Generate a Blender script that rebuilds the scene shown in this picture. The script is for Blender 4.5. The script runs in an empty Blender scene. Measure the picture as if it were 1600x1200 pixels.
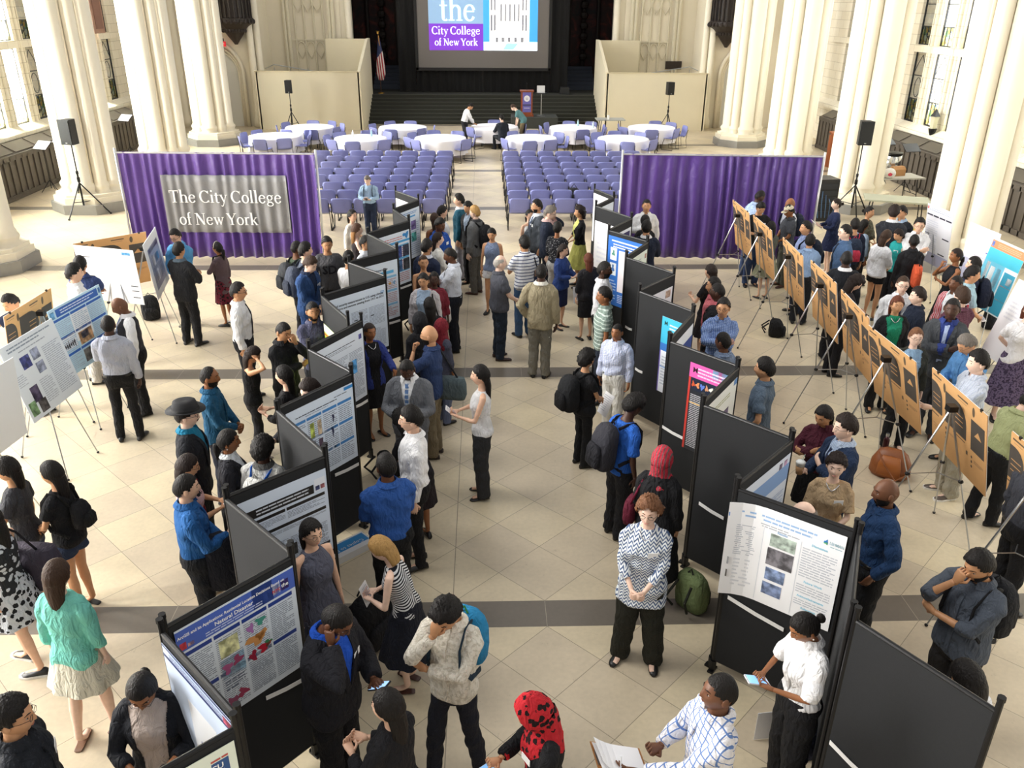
import bpy, bmesh, math, random
import numpy as np
from math import sin, cos, pi, radians, atan, atan2, hypot, sqrt
from mathutils import Vector, Matrix
random.seed(7); RNG = np.random.RandomState(11)
SC = bpy.context.scene; COL = SC.collection

# ------------------------------------------------------------ camera, world, lights, exposure
FPX = 1300.0; CAMZ = 5.3                       # lens in pixels of the 1600 wide frame, eye height on the balcony
PITCH = atan(600 / 1300.0); YAW = radians(2.0); ROLL = radians(0.46)
FW = np.array([sin(YAW) * cos(PITCH), cos(YAW) * cos(PITCH), -sin(PITCH)])
_r0 = np.array([cos(YAW), -sin(YAW), 0.]); _u0 = np.cross(_r0, FW)
RT = cos(ROLL) * _r0 + sin(ROLL) * _u0; UP = -sin(ROLL) * _r0 + cos(ROLL) * _u0
cd = bpy.data.cameras.new('camera'); cam = bpy.data.objects.new('camera', cd); COL.objects.link(cam)
cd.sensor_width = 36; cd.lens = FPX / 1600 * 36; cd.clip_start = .05; cd.clip_end = 300
_m = Matrix(((RT[0], UP[0], -FW[0], 0), (RT[1], UP[1], -FW[1], 0), (RT[2], UP[2], -FW[2], CAMZ), (0, 0, 0, 1)))
cam.matrix_world = _m; SC.camera = cam

W = bpy.data.worlds.new('sky'); SC.world = W; W.use_nodes = True
_bg = W.node_tree.nodes['Background']; _bg.inputs[0].default_value = (.98, .97, .96, 1); _bg.inputs[1].default_value = 0.46
SC.view_settings.view_transform = 'Standard'; SC.view_settings.look = 'None'
SC.view_settings.gamma = 1; SC.view_settings.exposure = 0.55; SC.view_settings.use_curve_mapping = False
SC.cycles.use_denoising = True; SC.cycles.max_bounces = 6; SC.cycles.diffuse_bounces = 3
SC.cycles.glossy_bounces = 2; SC.cycles.transparent_max_bounces = 8; SC.cycles.sample_clamp_indirect = 4
SC.cycles.caustics_reflective = False; SC.cycles.caustics_refractive = False

def area(name, loc, rot, sx, sy, power, col=(1, 1, 1)):
    l = bpy.data.lights.new(name, 'AREA'); l.shape = 'RECTANGLE'; l.size = sx; l.size_y = sy; l.energy = power; l.color = col
    o = bpy.data.objects.new(name, l); COL.objects.link(o); o.location = loc; o.rotation_euler = rot; return o
BAYS = [6.5 + 5.65 * k for k in range(-1, 6)]   # first edge of each window bay along the hall
for _y in BAYS:                                 # daylight standing in the tall windows of both side walls
    _k = min(1., max(.55, (_y - 2) / 20))
    area('window_daylight', (-14.75, _y + 2.2, 4.9), (0, -pi / 2, 0), 6.6, 4.2, 7600 * _k, (1, .985, .96))
    area('window_daylight', (14.75, _y + 2.2, 4.9), (0, pi / 2, 0), 6.6, 4.2, 800 * _k, (.95, .98, 1))
_s = bpy.data.lights.new('high_daylight', 'SUN'); _s.energy = 0.9; _s.angle = radians(26); _s.color = (1, .97, .92)
_so = bpy.data.objects.new('high_daylight', _s); COL.objects.link(_so)
_so.rotation_euler = Vector((.72, -.10, -1.0)).to_track_quat('-Z', 'Y').to_euler()

# ------------------------------------------------------------ pixel of the photograph -> point of the place
def ray(px, py): return FW + (px - 800) / FPX * RT - (py - 600) / FPX * UP
def at(px, py, z=0.):
    v = ray(px, py); t = (z - CAMZ) / v[2]; return np.array([v[0] * t, v[1] * t, z])
def atY(px, py, Y):
    v = ray(px, py); t = Y / v[1]; return np.array([v[0] * t, Y, v[2] * t + CAMZ])
def pix(x, y, z):
    p = np.array([x, y, z - CAMZ]); d = p @ FW; return 800 + FPX * (p @ RT) / d, 600 - FPX * (p @ UP) / d, d
def height_at(fx, fy, hy):
    g = at(fx, fy); a, b = 0., 4.
    for _ in range(30):
        m = (a + b) / 2
        if pix(g[0], g[1], m)[1] > hy: a = m
        else: b = m
    return a

# ------------------------------------------------------------ materials
def srgb(h):
    if isinstance(h, str):
        h = h.lstrip('#'); c = [int(h[i:i + 2], 16) / 255 for i in (0, 2, 4)]
    else: c = h
    return tuple((x / 12.92 if x <= .04045 else ((x + .055) / 1.055) ** 2.4) for x in c) + (1,)
_mats = {}
def nodes(name):
    m = bpy.data.materials.new(name); m.use_nodes = True; nt = m.node_tree
    return m, nt, nt.nodes['Principled BSDF']
def N(nt, typ, **k):
    n = nt.nodes.new(typ)
    for a, v in k.items():
        if a.startswith('i_'):
            key = a[2:]; key = int(key) if key.isdigit() else key
            n.inputs[key].default_value = v
        else: setattr(n, a, v)
    return n
def mth(nt, op, a, b=None, c=None):
    n = nt.nodes.new('ShaderNodeMath'); n.operation = op
    for i, v in enumerate((a, b, c)):
        if v is None: continue
        if isinstance(v, (int, float)): n.inputs[i].default_value = v
        else: nt.links.new(v, n.inputs[i])
    return n.outputs[0]
def plain(name, col, rough=.6, metal=0., noise=0., nscale=8., bump=0., bscale=60., spec=.5, emit=None, coat=0.):
    k = ('p', name, str(col), rough, metal, noise, nscale, bump, bscale, spec, str(emit))
    if k in _mats: return _mats[k]
    m, nt, b = nodes(name); c = srgb(col)
    b.inputs['Base Color'].default_value = c; b.inputs['Roughness'].default_value = rough; b.inputs['Metallic'].default_value = metal
    b.inputs['Specular IOR Level'].default_value = spec
    if coat: b.inputs['Coat Weight'].default_value = coat
    if emit: b.inputs['Emission Color'].default_value = srgb(emit[0]); b.inputs['Emission Strength'].default_value = emit[1]
    if noise or bump: tc = N(nt, 'ShaderNodeTexCoord')
    if noise:
        n = N(nt, 'ShaderNodeTexNoise', i_Scale=nscale, i_Detail=4.); nt.links.new(tc.outputs['Object'], n.inputs['Vector'])
        mx = N(nt, 'ShaderNodeMix', data_type='RGBA'); mx.inputs[6].default_value = tuple(x * (1 - noise) for x in c[:3]) + (1,)
        mx.inputs[7].default_value = tuple(min(1, x * (1 + noise)) for x in c[:3]) + (1,)
        nt.links.new(n.outputs[0], mx.inputs[0]); nt.links.new(mx.outputs[2], b.inputs['Base Color'])
    if bump:
        n = N(nt, 'ShaderNodeTexNoise', i_Scale=bscale, i_Detail=3.); nt.links.new(tc.outputs['Object'], n.inputs['Vector'])
        bp = N(nt, 'ShaderNodeBump', i_Strength=bump, i_Distance=.01); nt.links.new(n.outputs[0], bp.inputs['Height']); nt.links.new(bp.outputs[0], b.inputs['Normal'])
    _mats[k] = m; return m

def cloth(col, pat=None, col2=None, rough=.85):
    k = ('c', str(col), pat, str(col2), rough)
    if k in _mats: return _mats[k]
    m, nt, b = nodes('woven_cloth'); c = srgb(col); b.inputs['Roughness'].default_value = rough
    b.inputs['Specular IOR Level'].default_value = .3
    tc = N(nt, 'ShaderNodeTexCoord'); sp = N(nt, 'ShaderNodeSeparateXYZ'); nt.links.new(tc.outputs['Object'], sp.inputs[0])
    X, Y, Z = sp.outputs
    n = N(nt, 'ShaderNodeTexNoise', i_Scale=9., i_Detail=2.); nt.links.new(tc.outputs['Object'], n.inputs['Vector'])
    mx = N(nt, 'ShaderNodeMix', data_type='RGBA'); nt.links.new(n.outputs[0], mx.inputs[0])
    mx.inputs[6].default_value = tuple(x * .86 for x in c[:3]) + (1,); mx.inputs[7].default_value = tuple(min(1, x * 1.12) for x in c[:3]) + (1,)
    out = mx.outputs[2]
    XA = mth(nt, 'ADD', mth(nt, 'MULTIPLY', X, .85), mth(nt, 'MULTIPLY', Y, .5)); ZA = mth(nt, 'SUBTRACT', mth(nt, 'MULTIPLY', Z, .9), mth(nt, 'MULTIPLY', Y, .6))
    def stripe(v, per, duty): return mth(nt, 'LESS_THAN', mth(nt, 'FRACT', mth(nt, 'DIVIDE', mth(nt, 'ADD', v, 10.), per)), duty)
    fac = None
    if pat == 'hstripe': fac = stripe(Z, .055, .28)
    elif pat == 'finestripe': fac = stripe(mth(nt, 'ADD', Z, mth(nt, 'MULTIPLY', mth(nt, 'ABSOLUTE', X), .5)), .022, .5)
    elif pat == 'vstripe': fac = stripe(X, .03, .3)
    elif pat == 'plaid': fac = mth(nt, 'MAXIMUM', stripe(XA, .045, .16), stripe(ZA, .045, .16))
    elif pat == 'check': fac = mth(nt, 'MAXIMUM', stripe(XA, .022, .35), stripe(ZA, .022, .35))
    elif pat == 'chevron':
        zig = mth(nt, 'MULTIPLY', mth(nt, 'PINGPONG', mth(nt, 'ADD', X, 5.), .022), 1.3); fac = stripe(mth(nt, 'ADD', Z, zig), .03, .45)
    elif pat in ('floral', 'dots'):
        v = N(nt, 'ShaderNodeTexVoronoi', i_Scale=20. if pat == 'floral' else 38.); nt.links.new(tc.outputs['Object'], v.inputs['Vector'])
        if pat == 'floral': v.inputs['Randomness'].default_value = 1
        n2 = N(nt, 'ShaderNodeTexNoise', i_Scale=30.); nt.links.new(tc.outputs['Object'], n2.inputs['Vector'])
        fac = mth(nt, 'LESS_THAN', mth(nt, 'ADD', v.outputs['Distance'], mth(nt, 'MULTIPLY', n2.outputs[0], .8 if pat == 'floral' else .1)), .80 if pat == 'floral' else .28)
    elif pat == 'mottle':
        n2 = N(nt, 'ShaderNodeTexNoise', i_Scale=40., i_Detail=3.); nt.links.new(tc.outputs['Object'], n2.inputs['Vector']); fac = mth(nt, 'GREATER_THAN', n2.outputs[0], .53)
    if fac is not None:
        m2 = N(nt, 'ShaderNodeMix', data_type='RGBA'); nt.links.new(fac, m2.inputs[0]); nt.links.new(out, m2.inputs[6]); m2.inputs[7].default_value = srgb(col2 or '#ffffff'); out = m2.outputs[2]
    nt.links.new(out, b.inputs['Base Color'])
    mp = N(nt, 'ShaderNodeMapping'); mp.inputs['Scale'].default_value = (14, 14, 6); nt.links.new(tc.outputs['Object'], mp.inputs[0])
    n3 = N(nt, 'ShaderNodeTexNoise', i_Scale=1.3, i_Detail=3.); n3.inputs['Distortion'].default_value = 1.2; nt.links.new(mp.outputs[0], n3.inputs['Vector'])
    bp = N(nt, 'ShaderNodeBump', i_Strength=.75, i_Distance=.05); nt.links.new(n3.outputs[0], bp.inputs['Height']); nt.links.new(bp.outputs[0], b.inputs['Normal'])
    _mats[k] = m; return m
def hairmat(col):
    k = ('h', col)
    if k in _mats: return _mats[k]
    m, nt, b = nodes('hair'); c = srgb(col); b.inputs['Roughness'].default_value = .55; b.inputs['Specular IOR Level'].default_value = .22
    tc = N(nt, 'ShaderNodeTexCoord'); mp = N(nt, 'ShaderNodeMapping'); mp.inputs['Scale'].default_value = (90, 90, 8); nt.links.new(tc.outputs['Object'], mp.inputs[0])
    n = N(nt, 'ShaderNodeTexNoise', i_Scale=1., i_Detail=3.); nt.links.new(mp.outputs[0], n.inputs['Vector'])
    mx = N(nt, 'ShaderNodeMix', data_type='RGBA'); nt.links.new(n.outputs[0], mx.inputs[0])
    mx.inputs[6].default_value = tuple(x * .55 for x in c[:3]) + (1,); mx.inputs[7].default_value = tuple(min(1, x * 1.5 + .004) for x in c[:3]) + (1,)
    nt.links.new(mx.outputs[2], b.inputs['Base Color'])
    bp = N(nt, 'ShaderNodeBump', i_Strength=.9, i_Distance=.012); nt.links.new(n.outputs[0], bp.inputs['Height']); nt.links.new(bp.outputs[0], b.inputs['Normal'])
    _mats[k] = m; return m
def skinmat(col):
    k = ('s', col)
    if k in _mats: return _mats[k]
    m, nt, b = nodes('skin'); c = srgb(col); b.inputs['Roughness'].default_value = .48; b.inputs['Base Color'].default_value = c
    b.inputs['Specular IOR Level'].default_value = .4
    b.inputs['Subsurface Weight'].default_value = 0
    tc = N(nt, 'ShaderNodeTexCoord'); n = N(nt, 'ShaderNodeTexNoise', i_Scale=25., i_Detail=2.); nt.links.new(tc.outputs['Object'], n.inputs['Vector'])
    mx = N(nt, 'ShaderNodeMix', data_type='RGBA'); nt.links.new(n.outputs[0], mx.inputs[0])
    mx.inputs[6].default_value = (c[0] * .88, c[1] * .84, c[2] * .82, 1); mx.inputs[7].default_value = (min(1, c[0] * 1.08), min(1, c[1] * 1.06), min(1, c[2] * 1.05), 1)
    nt.links.new(mx.outputs[2], b.inputs['Base Color']); _mats[k] = m; return m

# ------------------------------------------------------------ mesh accumulators
class MB:
    def __init__(s): s.v = []; s.f = []; s.n = 0; s.mi = []; s.cur = 0
    def add(s, v, f):
        v = np.asarray(v, float).reshape(-1, 3); s.v.append(v); s.f += [tuple(int(i) + s.n for i in q) for q in f]; s.mi += [s.cur] * len(f); s.n += len(v); return s
    def box(s, c, d, rz=0., M=None, taper=1.):
        x, y, z = (k / 2 for k in d)
        v = np.array([(-x, -y, -z), (x, -y, -z), (x, y, -z), (-x, y, -z), (-x * taper, -y * taper, z), (x * taper, -y * taper, z), (x * taper, y * taper, z), (-x * taper, y * taper, z)])
        if rz: v = v @ np.array([(cos(rz), sin(rz), 0), (-sin(rz), cos(rz), 0), (0, 0, 1)])
        if M is not None: v = v @ np.asarray(M).T
        return s.add(v + np.array(c), [(0, 3, 2, 1), (4, 5, 6, 7), (0, 1, 5, 4), (1, 2, 6, 5), (2, 3, 7, 6), (3, 0, 4, 7)])
    def loft(s, rings, cap=True, closed=True):
        k = len(rings[0]); R = len(rings); f = []
        for i in range(R - 1):
            for j in range(k if closed else k - 1):
                a = i * k + j; b = i * k + (j + 1) % k; f.append((a, b, b + k, a + k))
        if cap and closed: f.append(tuple(range(k - 1, -1, -1))); f.append(tuple(range((R - 1) * k, R * k)))
        return s.add(np.concatenate([np.asarray(r, float).reshape(-1, 3) for r in rings]), f)
    def tube(s, pts, rad, n=8, cap=True, flat=1., up=None):
        pts = [np.asarray(p, float) for p in pts]
        if isinstance(rad, (int, float)): rad = [rad] * len(pts)
        rings = []; prev = None
        for i, p in enumerate(pts):
            t = pts[min(i + 1, len(pts) - 1)] - pts[max(i - 1, 0)]; t = t / (np.linalg.norm(t) + 1e-9)
            if prev is None:
                h = np.array(up, float) if up is not None else (np.array([0, 0, 1.]) if abs(t[2]) < .9 else np.array([0, 1., 0]))
            else: h = prev
            a = np.cross(t, h); a /= np.linalg.norm(a) + 1e-9; b = np.cross(a, t); prev = b
            ph = np.arange(n) * 2 * pi / n
            rings.append(p + rad[i] * (np.outer(np.cos(ph), a) + flat * np.outer(np.sin(ph), b)))
        return s.loft(rings, cap)
    def lathe(s, prof, c=(0, 0, 0), n=24, cap=True):
        ph = np.arange(n) * 2 * pi / n
        return s.loft([np.stack([c[0] + r * np.cos(ph), c[1] + r * np.sin(ph), np.full(n, c[2] + z)], 1) for r, z in prof], cap)
    def ell(s, c, r, n=12, m=8, R=None):
        th = np.linspace(0.12, pi - .12, m); ph = np.arange(n) * 2 * pi / n; rings = []
        for t in th[::-1]:
            q = np.stack([r[0] * sin(t) * np.cos(ph), r[1] * sin(t) * np.sin(ph), np.full(n, r[2] * cos(t))], 1)
            if R is not None: q = q @ np.asarray(R).T
            rings.append(q + np.array(c))
        return s.loft(rings)
    def prism(s, poly, z0, z1):
        k = len(poly); v = [(x, y, z0) for x, y in poly] + [(x, y, z1) for x, y in poly]
        return s.add(v, [tuple(range(k - 1, -1, -1)), tuple(range(k, 2 * k))] + [(i, (i + 1) % k, (i + 1) % k + k, i + k) for i in range(k)])
    def data(s): return np.concatenate(s.v), s.f
    def mesh(s, name, mat, smooth=False):
        me = bpy.data.meshes.new(name); me.from_pydata(np.concatenate(s.v).tolist(), [], s.f)
        for x in (mat if isinstance(mat, (list, tuple)) else [mat]): me.materials.append(x)
        if isinstance(mat, (list, tuple)) and len(mat) > 1: me.polygons.foreach_set('material_index', s.mi)
        if smooth: me.polygons.foreach_set('use_smooth', [True] * len(me.polygons))
        me.update(); return me
    def build(s, name, mat, parent=None, smooth=False, loc=None):
        return put(name, s.mesh(name, mat, smooth), parent, loc)
def put(name, me, parent=None, loc=None):
    o = bpy.data.objects.new(name, me); COL.objects.link(o)
    if parent is not None: o.parent = parent
    if loc is not None: o.location = tuple(float(q) for q in loc)
    return o
def tag(o, label, cat, group=None):
    o['label'] = label; o['category'] = cat
    if group: o['group'] = group
    return o
def struct(o): o['kind'] = 'structure'; return o
def thing(name, label, cat, loc=(0, 0, 0), rz=0., group=None):
    o = bpy.data.objects.new(name, None); COL.objects.link(o); o.empty_display_size = .1
    o.location = tuple(float(q) for q in loc); o.rotation_euler = (0, 0, rz); return tag(o, label, cat, group)
_kids = {}
def dup(root, loc, rz, label, group=None):
    r = root.copy(); COL.objects.link(r); r.location = tuple(float(q) for q in loc); r.rotation_euler = (0, 0, rz); r['label'] = label
    if group: r['group'] = group
    if root.name not in _kids:
        _kids[root.name] = [(c, [g for g in bpy.data.objects if g.parent == c]) for c in bpy.data.objects if c.parent == root]
    for ch, gs in _kids[root.name]:
        c = ch.copy(); COL.objects.link(c); c.parent = r
        for g in gs: d = g.copy(); COL.objects.link(d); d.parent = c
    return r
def text_mesh(body, size, mat, name='lettering', depth=.0, align='LEFT', shear=0., space=1., offset=0.):
    cu = bpy.data.curves.new(name, 'FONT'); cu.body = body; cu.size = size; cu.align_x = align; cu.extrude = depth; cu.shear = shear; cu.space_character = space
    cu.offset = offset; cu.resolution_u = 2
    to = bpy.data.objects.new(name, cu); me = bpy.data.meshes.new_from_object(to); me.name = name; me.materials.clear(); me.materials.append(mat)
    bpy.data.objects.remove(to); bpy.data.curves.remove(cu); return me
def frame_matrix(origin, xd, ud):
    xd = np.asarray(xd, float); xd = xd / np.linalg.norm(xd); ud = np.asarray(ud, float); ud = ud - xd * (ud @ xd); ud /= np.linalg.norm(ud); nd = np.cross(xd, ud)
    return Matrix(((xd[0], ud[0], nd[0], origin[0]), (xd[1], ud[1], nd[1], origin[1]), (xd[2], ud[2], nd[2], origin[2]), (0, 0, 0, 1)))
# ============================================================ THE HALL
STONE = plain('painted_stone', '#f1e8d2', .6, noise=.05, nscale=1.2, bump=.08, bscale=20)
STONE_BLOCK = None
def block_stone():
    m, nt, b = nodes('limestone_blocks'); tc = N(nt, 'ShaderNodeTexCoord'); mp = N(nt, 'ShaderNodeMapping')
    mp.inputs['Rotation'].default_value = (0, radians(90), 0); nt.links.new(tc.outputs['Object'], mp.inputs[0])
    sp = N(nt, 'ShaderNodeSeparateXYZ'); nt.links.new(tc.outputs['Object'], sp.inputs[0])
    cb = N(nt, 'ShaderNodeCombineXYZ'); nt.links.new(sp.outputs[1], cb.inputs[0]); nt.links.new(sp.outputs[2], cb.inputs[1])
    br = N(nt, 'ShaderNodeTexBrick'); br.inputs['Scale'].default_value = .8; br.inputs['Mortar Size'].default_value = .006
    br.inputs['Color1'].default_value = srgb('#f0e9d6'); br.inputs['Color2'].default_value = srgb('#ebe2cc'); br.inputs['Mortar'].default_value = srgb('#c9bfa8')
    nt.links.new(cb.outputs[0], br.inputs[0]); nt.links.new(br.outputs[0], b.inputs['Base Color']); b.inputs['Roughness'].default_value = .8; return m
STONE_BLOCK = block_stone()
def floor_mat():
    m, nt, b = nodes('diagonal_marble_floor'); tc = N(nt, 'ShaderNodeTexCoord'); sp = N(nt, 'ShaderNodeSeparateXYZ'); nt.links.new(tc.outputs['Object'], sp.inputs[0])
    X, Y, _ = sp.outputs; D = .88
    yy = mth(nt, 'SUBTRACT', Y, 6.45); q = mth(nt, 'ADD', mth(nt, 'DIVIDE', yy, 5.65), 20.); bay = mth(nt, 'FLOOR', q); yb = mth(nt, 'MULTIPLY', mth(nt, 'FRACT', q), 5.65)
    xx = mth(nt, 'ADD', X, 35.2 - .56)
    u = mth(nt, 'DIVIDE', mth(nt, 'ADD', xx, yb), D); v = mth(nt, 'DIVIDE', mth(nt, 'SUBTRACT', xx, yb), D)
    def seam(c, w):
        f = mth(nt, 'FRACT', c); return mth(nt, 'LESS_THAN', mth(nt, 'MINIMUM', f, mth(nt, 'SUBTRACT', 1., f)), w)
    s1 = mth(nt, 'MAXIMUM', seam(u, .0045), seam(v, .0045))
    long_ = mth(nt, 'LESS_THAN', mth(nt, 'ABSOLUTE', mth(nt, 'ADD', X, .33)), .004)
    s1 = mth(nt, 'MAXIMUM', s1, long_)
    band = mth(nt, 'GREATER_THAN', yb, 5.28)
    bs = seam(mth(nt, 'DIVIDE', xx, D), .003)
    cb = N(nt, 'ShaderNodeCombineXYZ'); nt.links.new(mth(nt, 'FLOOR', u), cb.inputs[0]); nt.links.new(mth(nt, 'FLOOR', v), cb.inputs[1]); nt.links.new(bay, cb.inputs[2])
    wn = N(nt, 'ShaderNodeTexWhiteNoise'); nt.links.new(cb.outputs[0], wn.inputs[0])
    rp = N(nt, 'ShaderNodeValToRGB'); rp.color_ramp.elements[0].color = srgb('#cabba2'); rp.color_ramp.elements[1].color = srgb('#d8c9a9')
    e = rp.color_ramp.elements.new(.5); e.color = srgb('#d1c2a7'); nt.links.new(wn.outputs[0], rp.inputs[0])
    n1 = N(nt, 'ShaderNodeTexNoise', i_Scale=1.6, i_Detail=6.); nt.links.new(tc.outputs['Object'], n1.inputs['Vector'])
    n2 = N(nt, 'ShaderNodeTexNoise', i_Scale=22., i_Detail=5.); nt.links.new(tc.outputs['Object'], n2.inputs['Vector'])
    sc = mth(nt, 'ADD', mth(nt, 'MULTIPLY', n1.outputs[0], .42), mth(nt, 'ADD', mth(nt, 'MULTIPLY', n2.outputs[0], .22), .66))
    def mixc(f, a, bb, mode='MIX'):
        mx = N(nt, 'ShaderNodeMix', data_type='RGBA', blend_type=mode)
        for i, q in ((0, f), (6, a), (7, bb)):
            if isinstance(q, (int, float)): mx.inputs[i].default_value = q
            elif isinstance(q, tuple): mx.inputs[i].default_value = q
            else: nt.links.new(q, mx.inputs[i])
        return mx.outputs[2]
    base = mixc(s1, rp.outputs[0], srgb('#8f8470'))
    dark = mixc(bs, srgb('#736b60'), srgb('#a59c8b'))
    c = mixc(band, base, dark); c = mixc(1., c, sc, 'MULTIPLY')
    pit = N(nt, 'ShaderNodeTexNoise', i_Scale=9., i_Detail=8.); pit.inputs['Roughness'].default_value = .8; nt.links.new(tc.outputs['Object'], pit.inputs['Vector'])
    c = mixc(mth(nt, 'MULTIPLY', mth(nt, 'GREATER_THAN', pit.outputs[0], .63), .25), c, srgb('#7c6f5c'))
    nt.links.new(c, b.inputs['Base Color'])
    nt.links.new(mth(nt, 'ADD', mth(nt, 'MULTIPLY', n2.outputs[0], .22), .24), b.inputs['Roughness'])
    b.inputs['Specular IOR Level'].default_value = .5
    return m
MB().box((0, 20, -.1), (40, 60, .2)).build('floor', floor_mat())
struct(bpy.data.objects['floor'])

WALLX = 14.2
GLASS_Y = [25.85, 27.25, 28.65]
LIGHTS_Y = [y + 5.65 * k for k in range(-4, 2) for y in GLASS_Y]
GL = .86   # width of a light
def side_wall(sgn, nm):
    x = sgn * (WALLX + .3); w = MB(); y0 = -4; 
    ys = [l for l in LIGHTS_Y if l > 0]
    w.box((x, 18, .82), (.6, 44, 1.64)); w.box((x, 18, 9.2), (.6, 44, 2.0))
    edges = [-4] + sum([[y - GL / 2, y + GL / 2] for y in ys], []) + [40]
    for a, b in zip(edges[::2], edges[1::2]):
        w.box((x, (a + b) / 2, 4.93), (.6, b - a, 6.6))
    o = struct(w.build('wall_' + nm, STONE_BLOCK))
    t = MB()                                                   # transom, mouldings and the sloping sill
    t.box((x - sgn * .06, 18, 3.97), (.55, 44, .22))
    for a, b in zip(edges[::2], edges[1::2]):
        if b - a < 1:
            t.tube([(x - sgn * .32, (a + b) / 2, 1.64), (x - sgn * .32, (a + b) / 2, 8.2)], .06, 8)
            t.tube([(x - sgn * .30, a + .06, 1.64), (x - sgn * .30, a + .06, 8.2)], .035, 6); t.tube([(x - sgn * .30, b - .06, 1.64), (x - sgn * .30, b - .06, 8.2)], .035, 6)
    for a, b in ((1.55, 1.72),):
        t.add([(x - sgn * .30, -4, b), (x - sgn * .62, -4, a), (x - sgn * .62, 40, a), (x - sgn * .30, 40, b), (x - sgn * .3, -4, a - .1), (x - sgn * .62, -4, a - .1), (x - sgn * .62, 40, a - .1), (x - sgn * .3, 40, a - .1)],
              [(0, 1, 2, 3), (1, 5, 6, 2), (4, 7, 6, 5), (0, 3, 7, 4), (0, 4, 5, 1), (3, 2, 6, 7)])
    t.build('window_tracery', STONE_BLOCK, o)
    return o
WL = side_wall(-1, 'left'); WR = side_wall(1, 'right')
def glass_mat(strong):
    m, nt, b = nodes('leaded_stained_glass'); out = nt.nodes['Material Output']
    tc = N(nt, 'ShaderNodeTexCoord'); v = N(nt, 'ShaderNodeTexVoronoi', i_Scale=7.); nt.links.new(tc.outputs['Object'], v.inputs['Vector'])
    rp = N(nt, 'ShaderNodeValToRGB'); cr = rp.color_ramp
    for i, (p, c) in enumerate(((0, '#7fa8c8'), (.3, '#e8e6d0'), (.55, '#6f8fb5'), (.8, '#c9b483'), (1, '#8fb79c'))):
        e = cr.elements[i] if i < 2 else cr.elements.new(p); e.position = p; e.color = srgb(c)
    cr.elements[1].position = .3
    sx = N(nt, 'ShaderNodeSeparateColor'); nt.links.new(v.outputs['Color'], sx.inputs[0]); nt.links.new(sx.outputs[0], rp.inputs[0])
    mx = N(nt, 'ShaderNodeMix', data_type='RGBA'); mx.inputs[0].default_value = strong; mx.inputs[6].default_value = (1, 1, 1, 1); nt.links.new(rp.outputs[0], mx.inputs[7])
    tr = N(nt, 'ShaderNodeBsdfTransparent'); nt.links.new(mx.outputs[2], tr.inputs[0]); nt.links.new(tr.outputs[0], out.inputs[0]); return m
GLASS_T = glass_mat(.85); GLASS_C = glass_mat(.12); LEAD = plain('window_lead', '#23262b', .5)
wn = 0
for sgn in (-1, 1):
    for y in LIGHTS_Y:
        if y < 15: continue
        for (za, zb) in ((1.72, 3.86), (4.08, 7.6)):
            wn += 1; x = sgn * (WALLX + .12)
            wr = struct(thing('window_%d' % wn, '', '', (x, y, za))); del wr['label']; del wr['category']
            H_ = zb - za; fr = MB()
            for yy in (-GL / 2, GL / 2): fr.box((0, yy, H_ / 2), (.05, .05, H_))
            for zz in (0, H_): fr.box((0, 0, zz), (.05, GL, .05))
            bars = [.7, 1.42] if H_ < 3 else [.55, 1.2, 2.0, 2.8]
            for zz in bars: fr.box((0, 0, zz), (.04, GL, .025))
            for k in (-1, 0, 1): fr.box((0, k * GL / 4, bars[0] / 2), (.02, .012, bars[0]))
            if H_ < 3:
                ph = np.arange(16) * 2 * pi / 16; c = [(0, .2 * cos(p), 1.06 + .3 * sin(p)) for p in ph]; fr.tube(c + c[:1], .012, 5)
                fr.tube([(0, -.38, 1.5), (0, -.2, 1.8), (0, 0, 2.05), (0, .2, 1.8), (0, .38, 1.5)], .012, 5)
            fr.build('window_frame', LEAD, wr)
            MB().box((0, 0, bars[0] / 2), (.006, GL, bars[0])).build('stained_pane', GLASS_T, wr)
            MB().box((0, 0, (H_ + bars[0]) / 2), (.006, GL, H_ - bars[0])).build('clear_pane', GLASS_C, wr)
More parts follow.
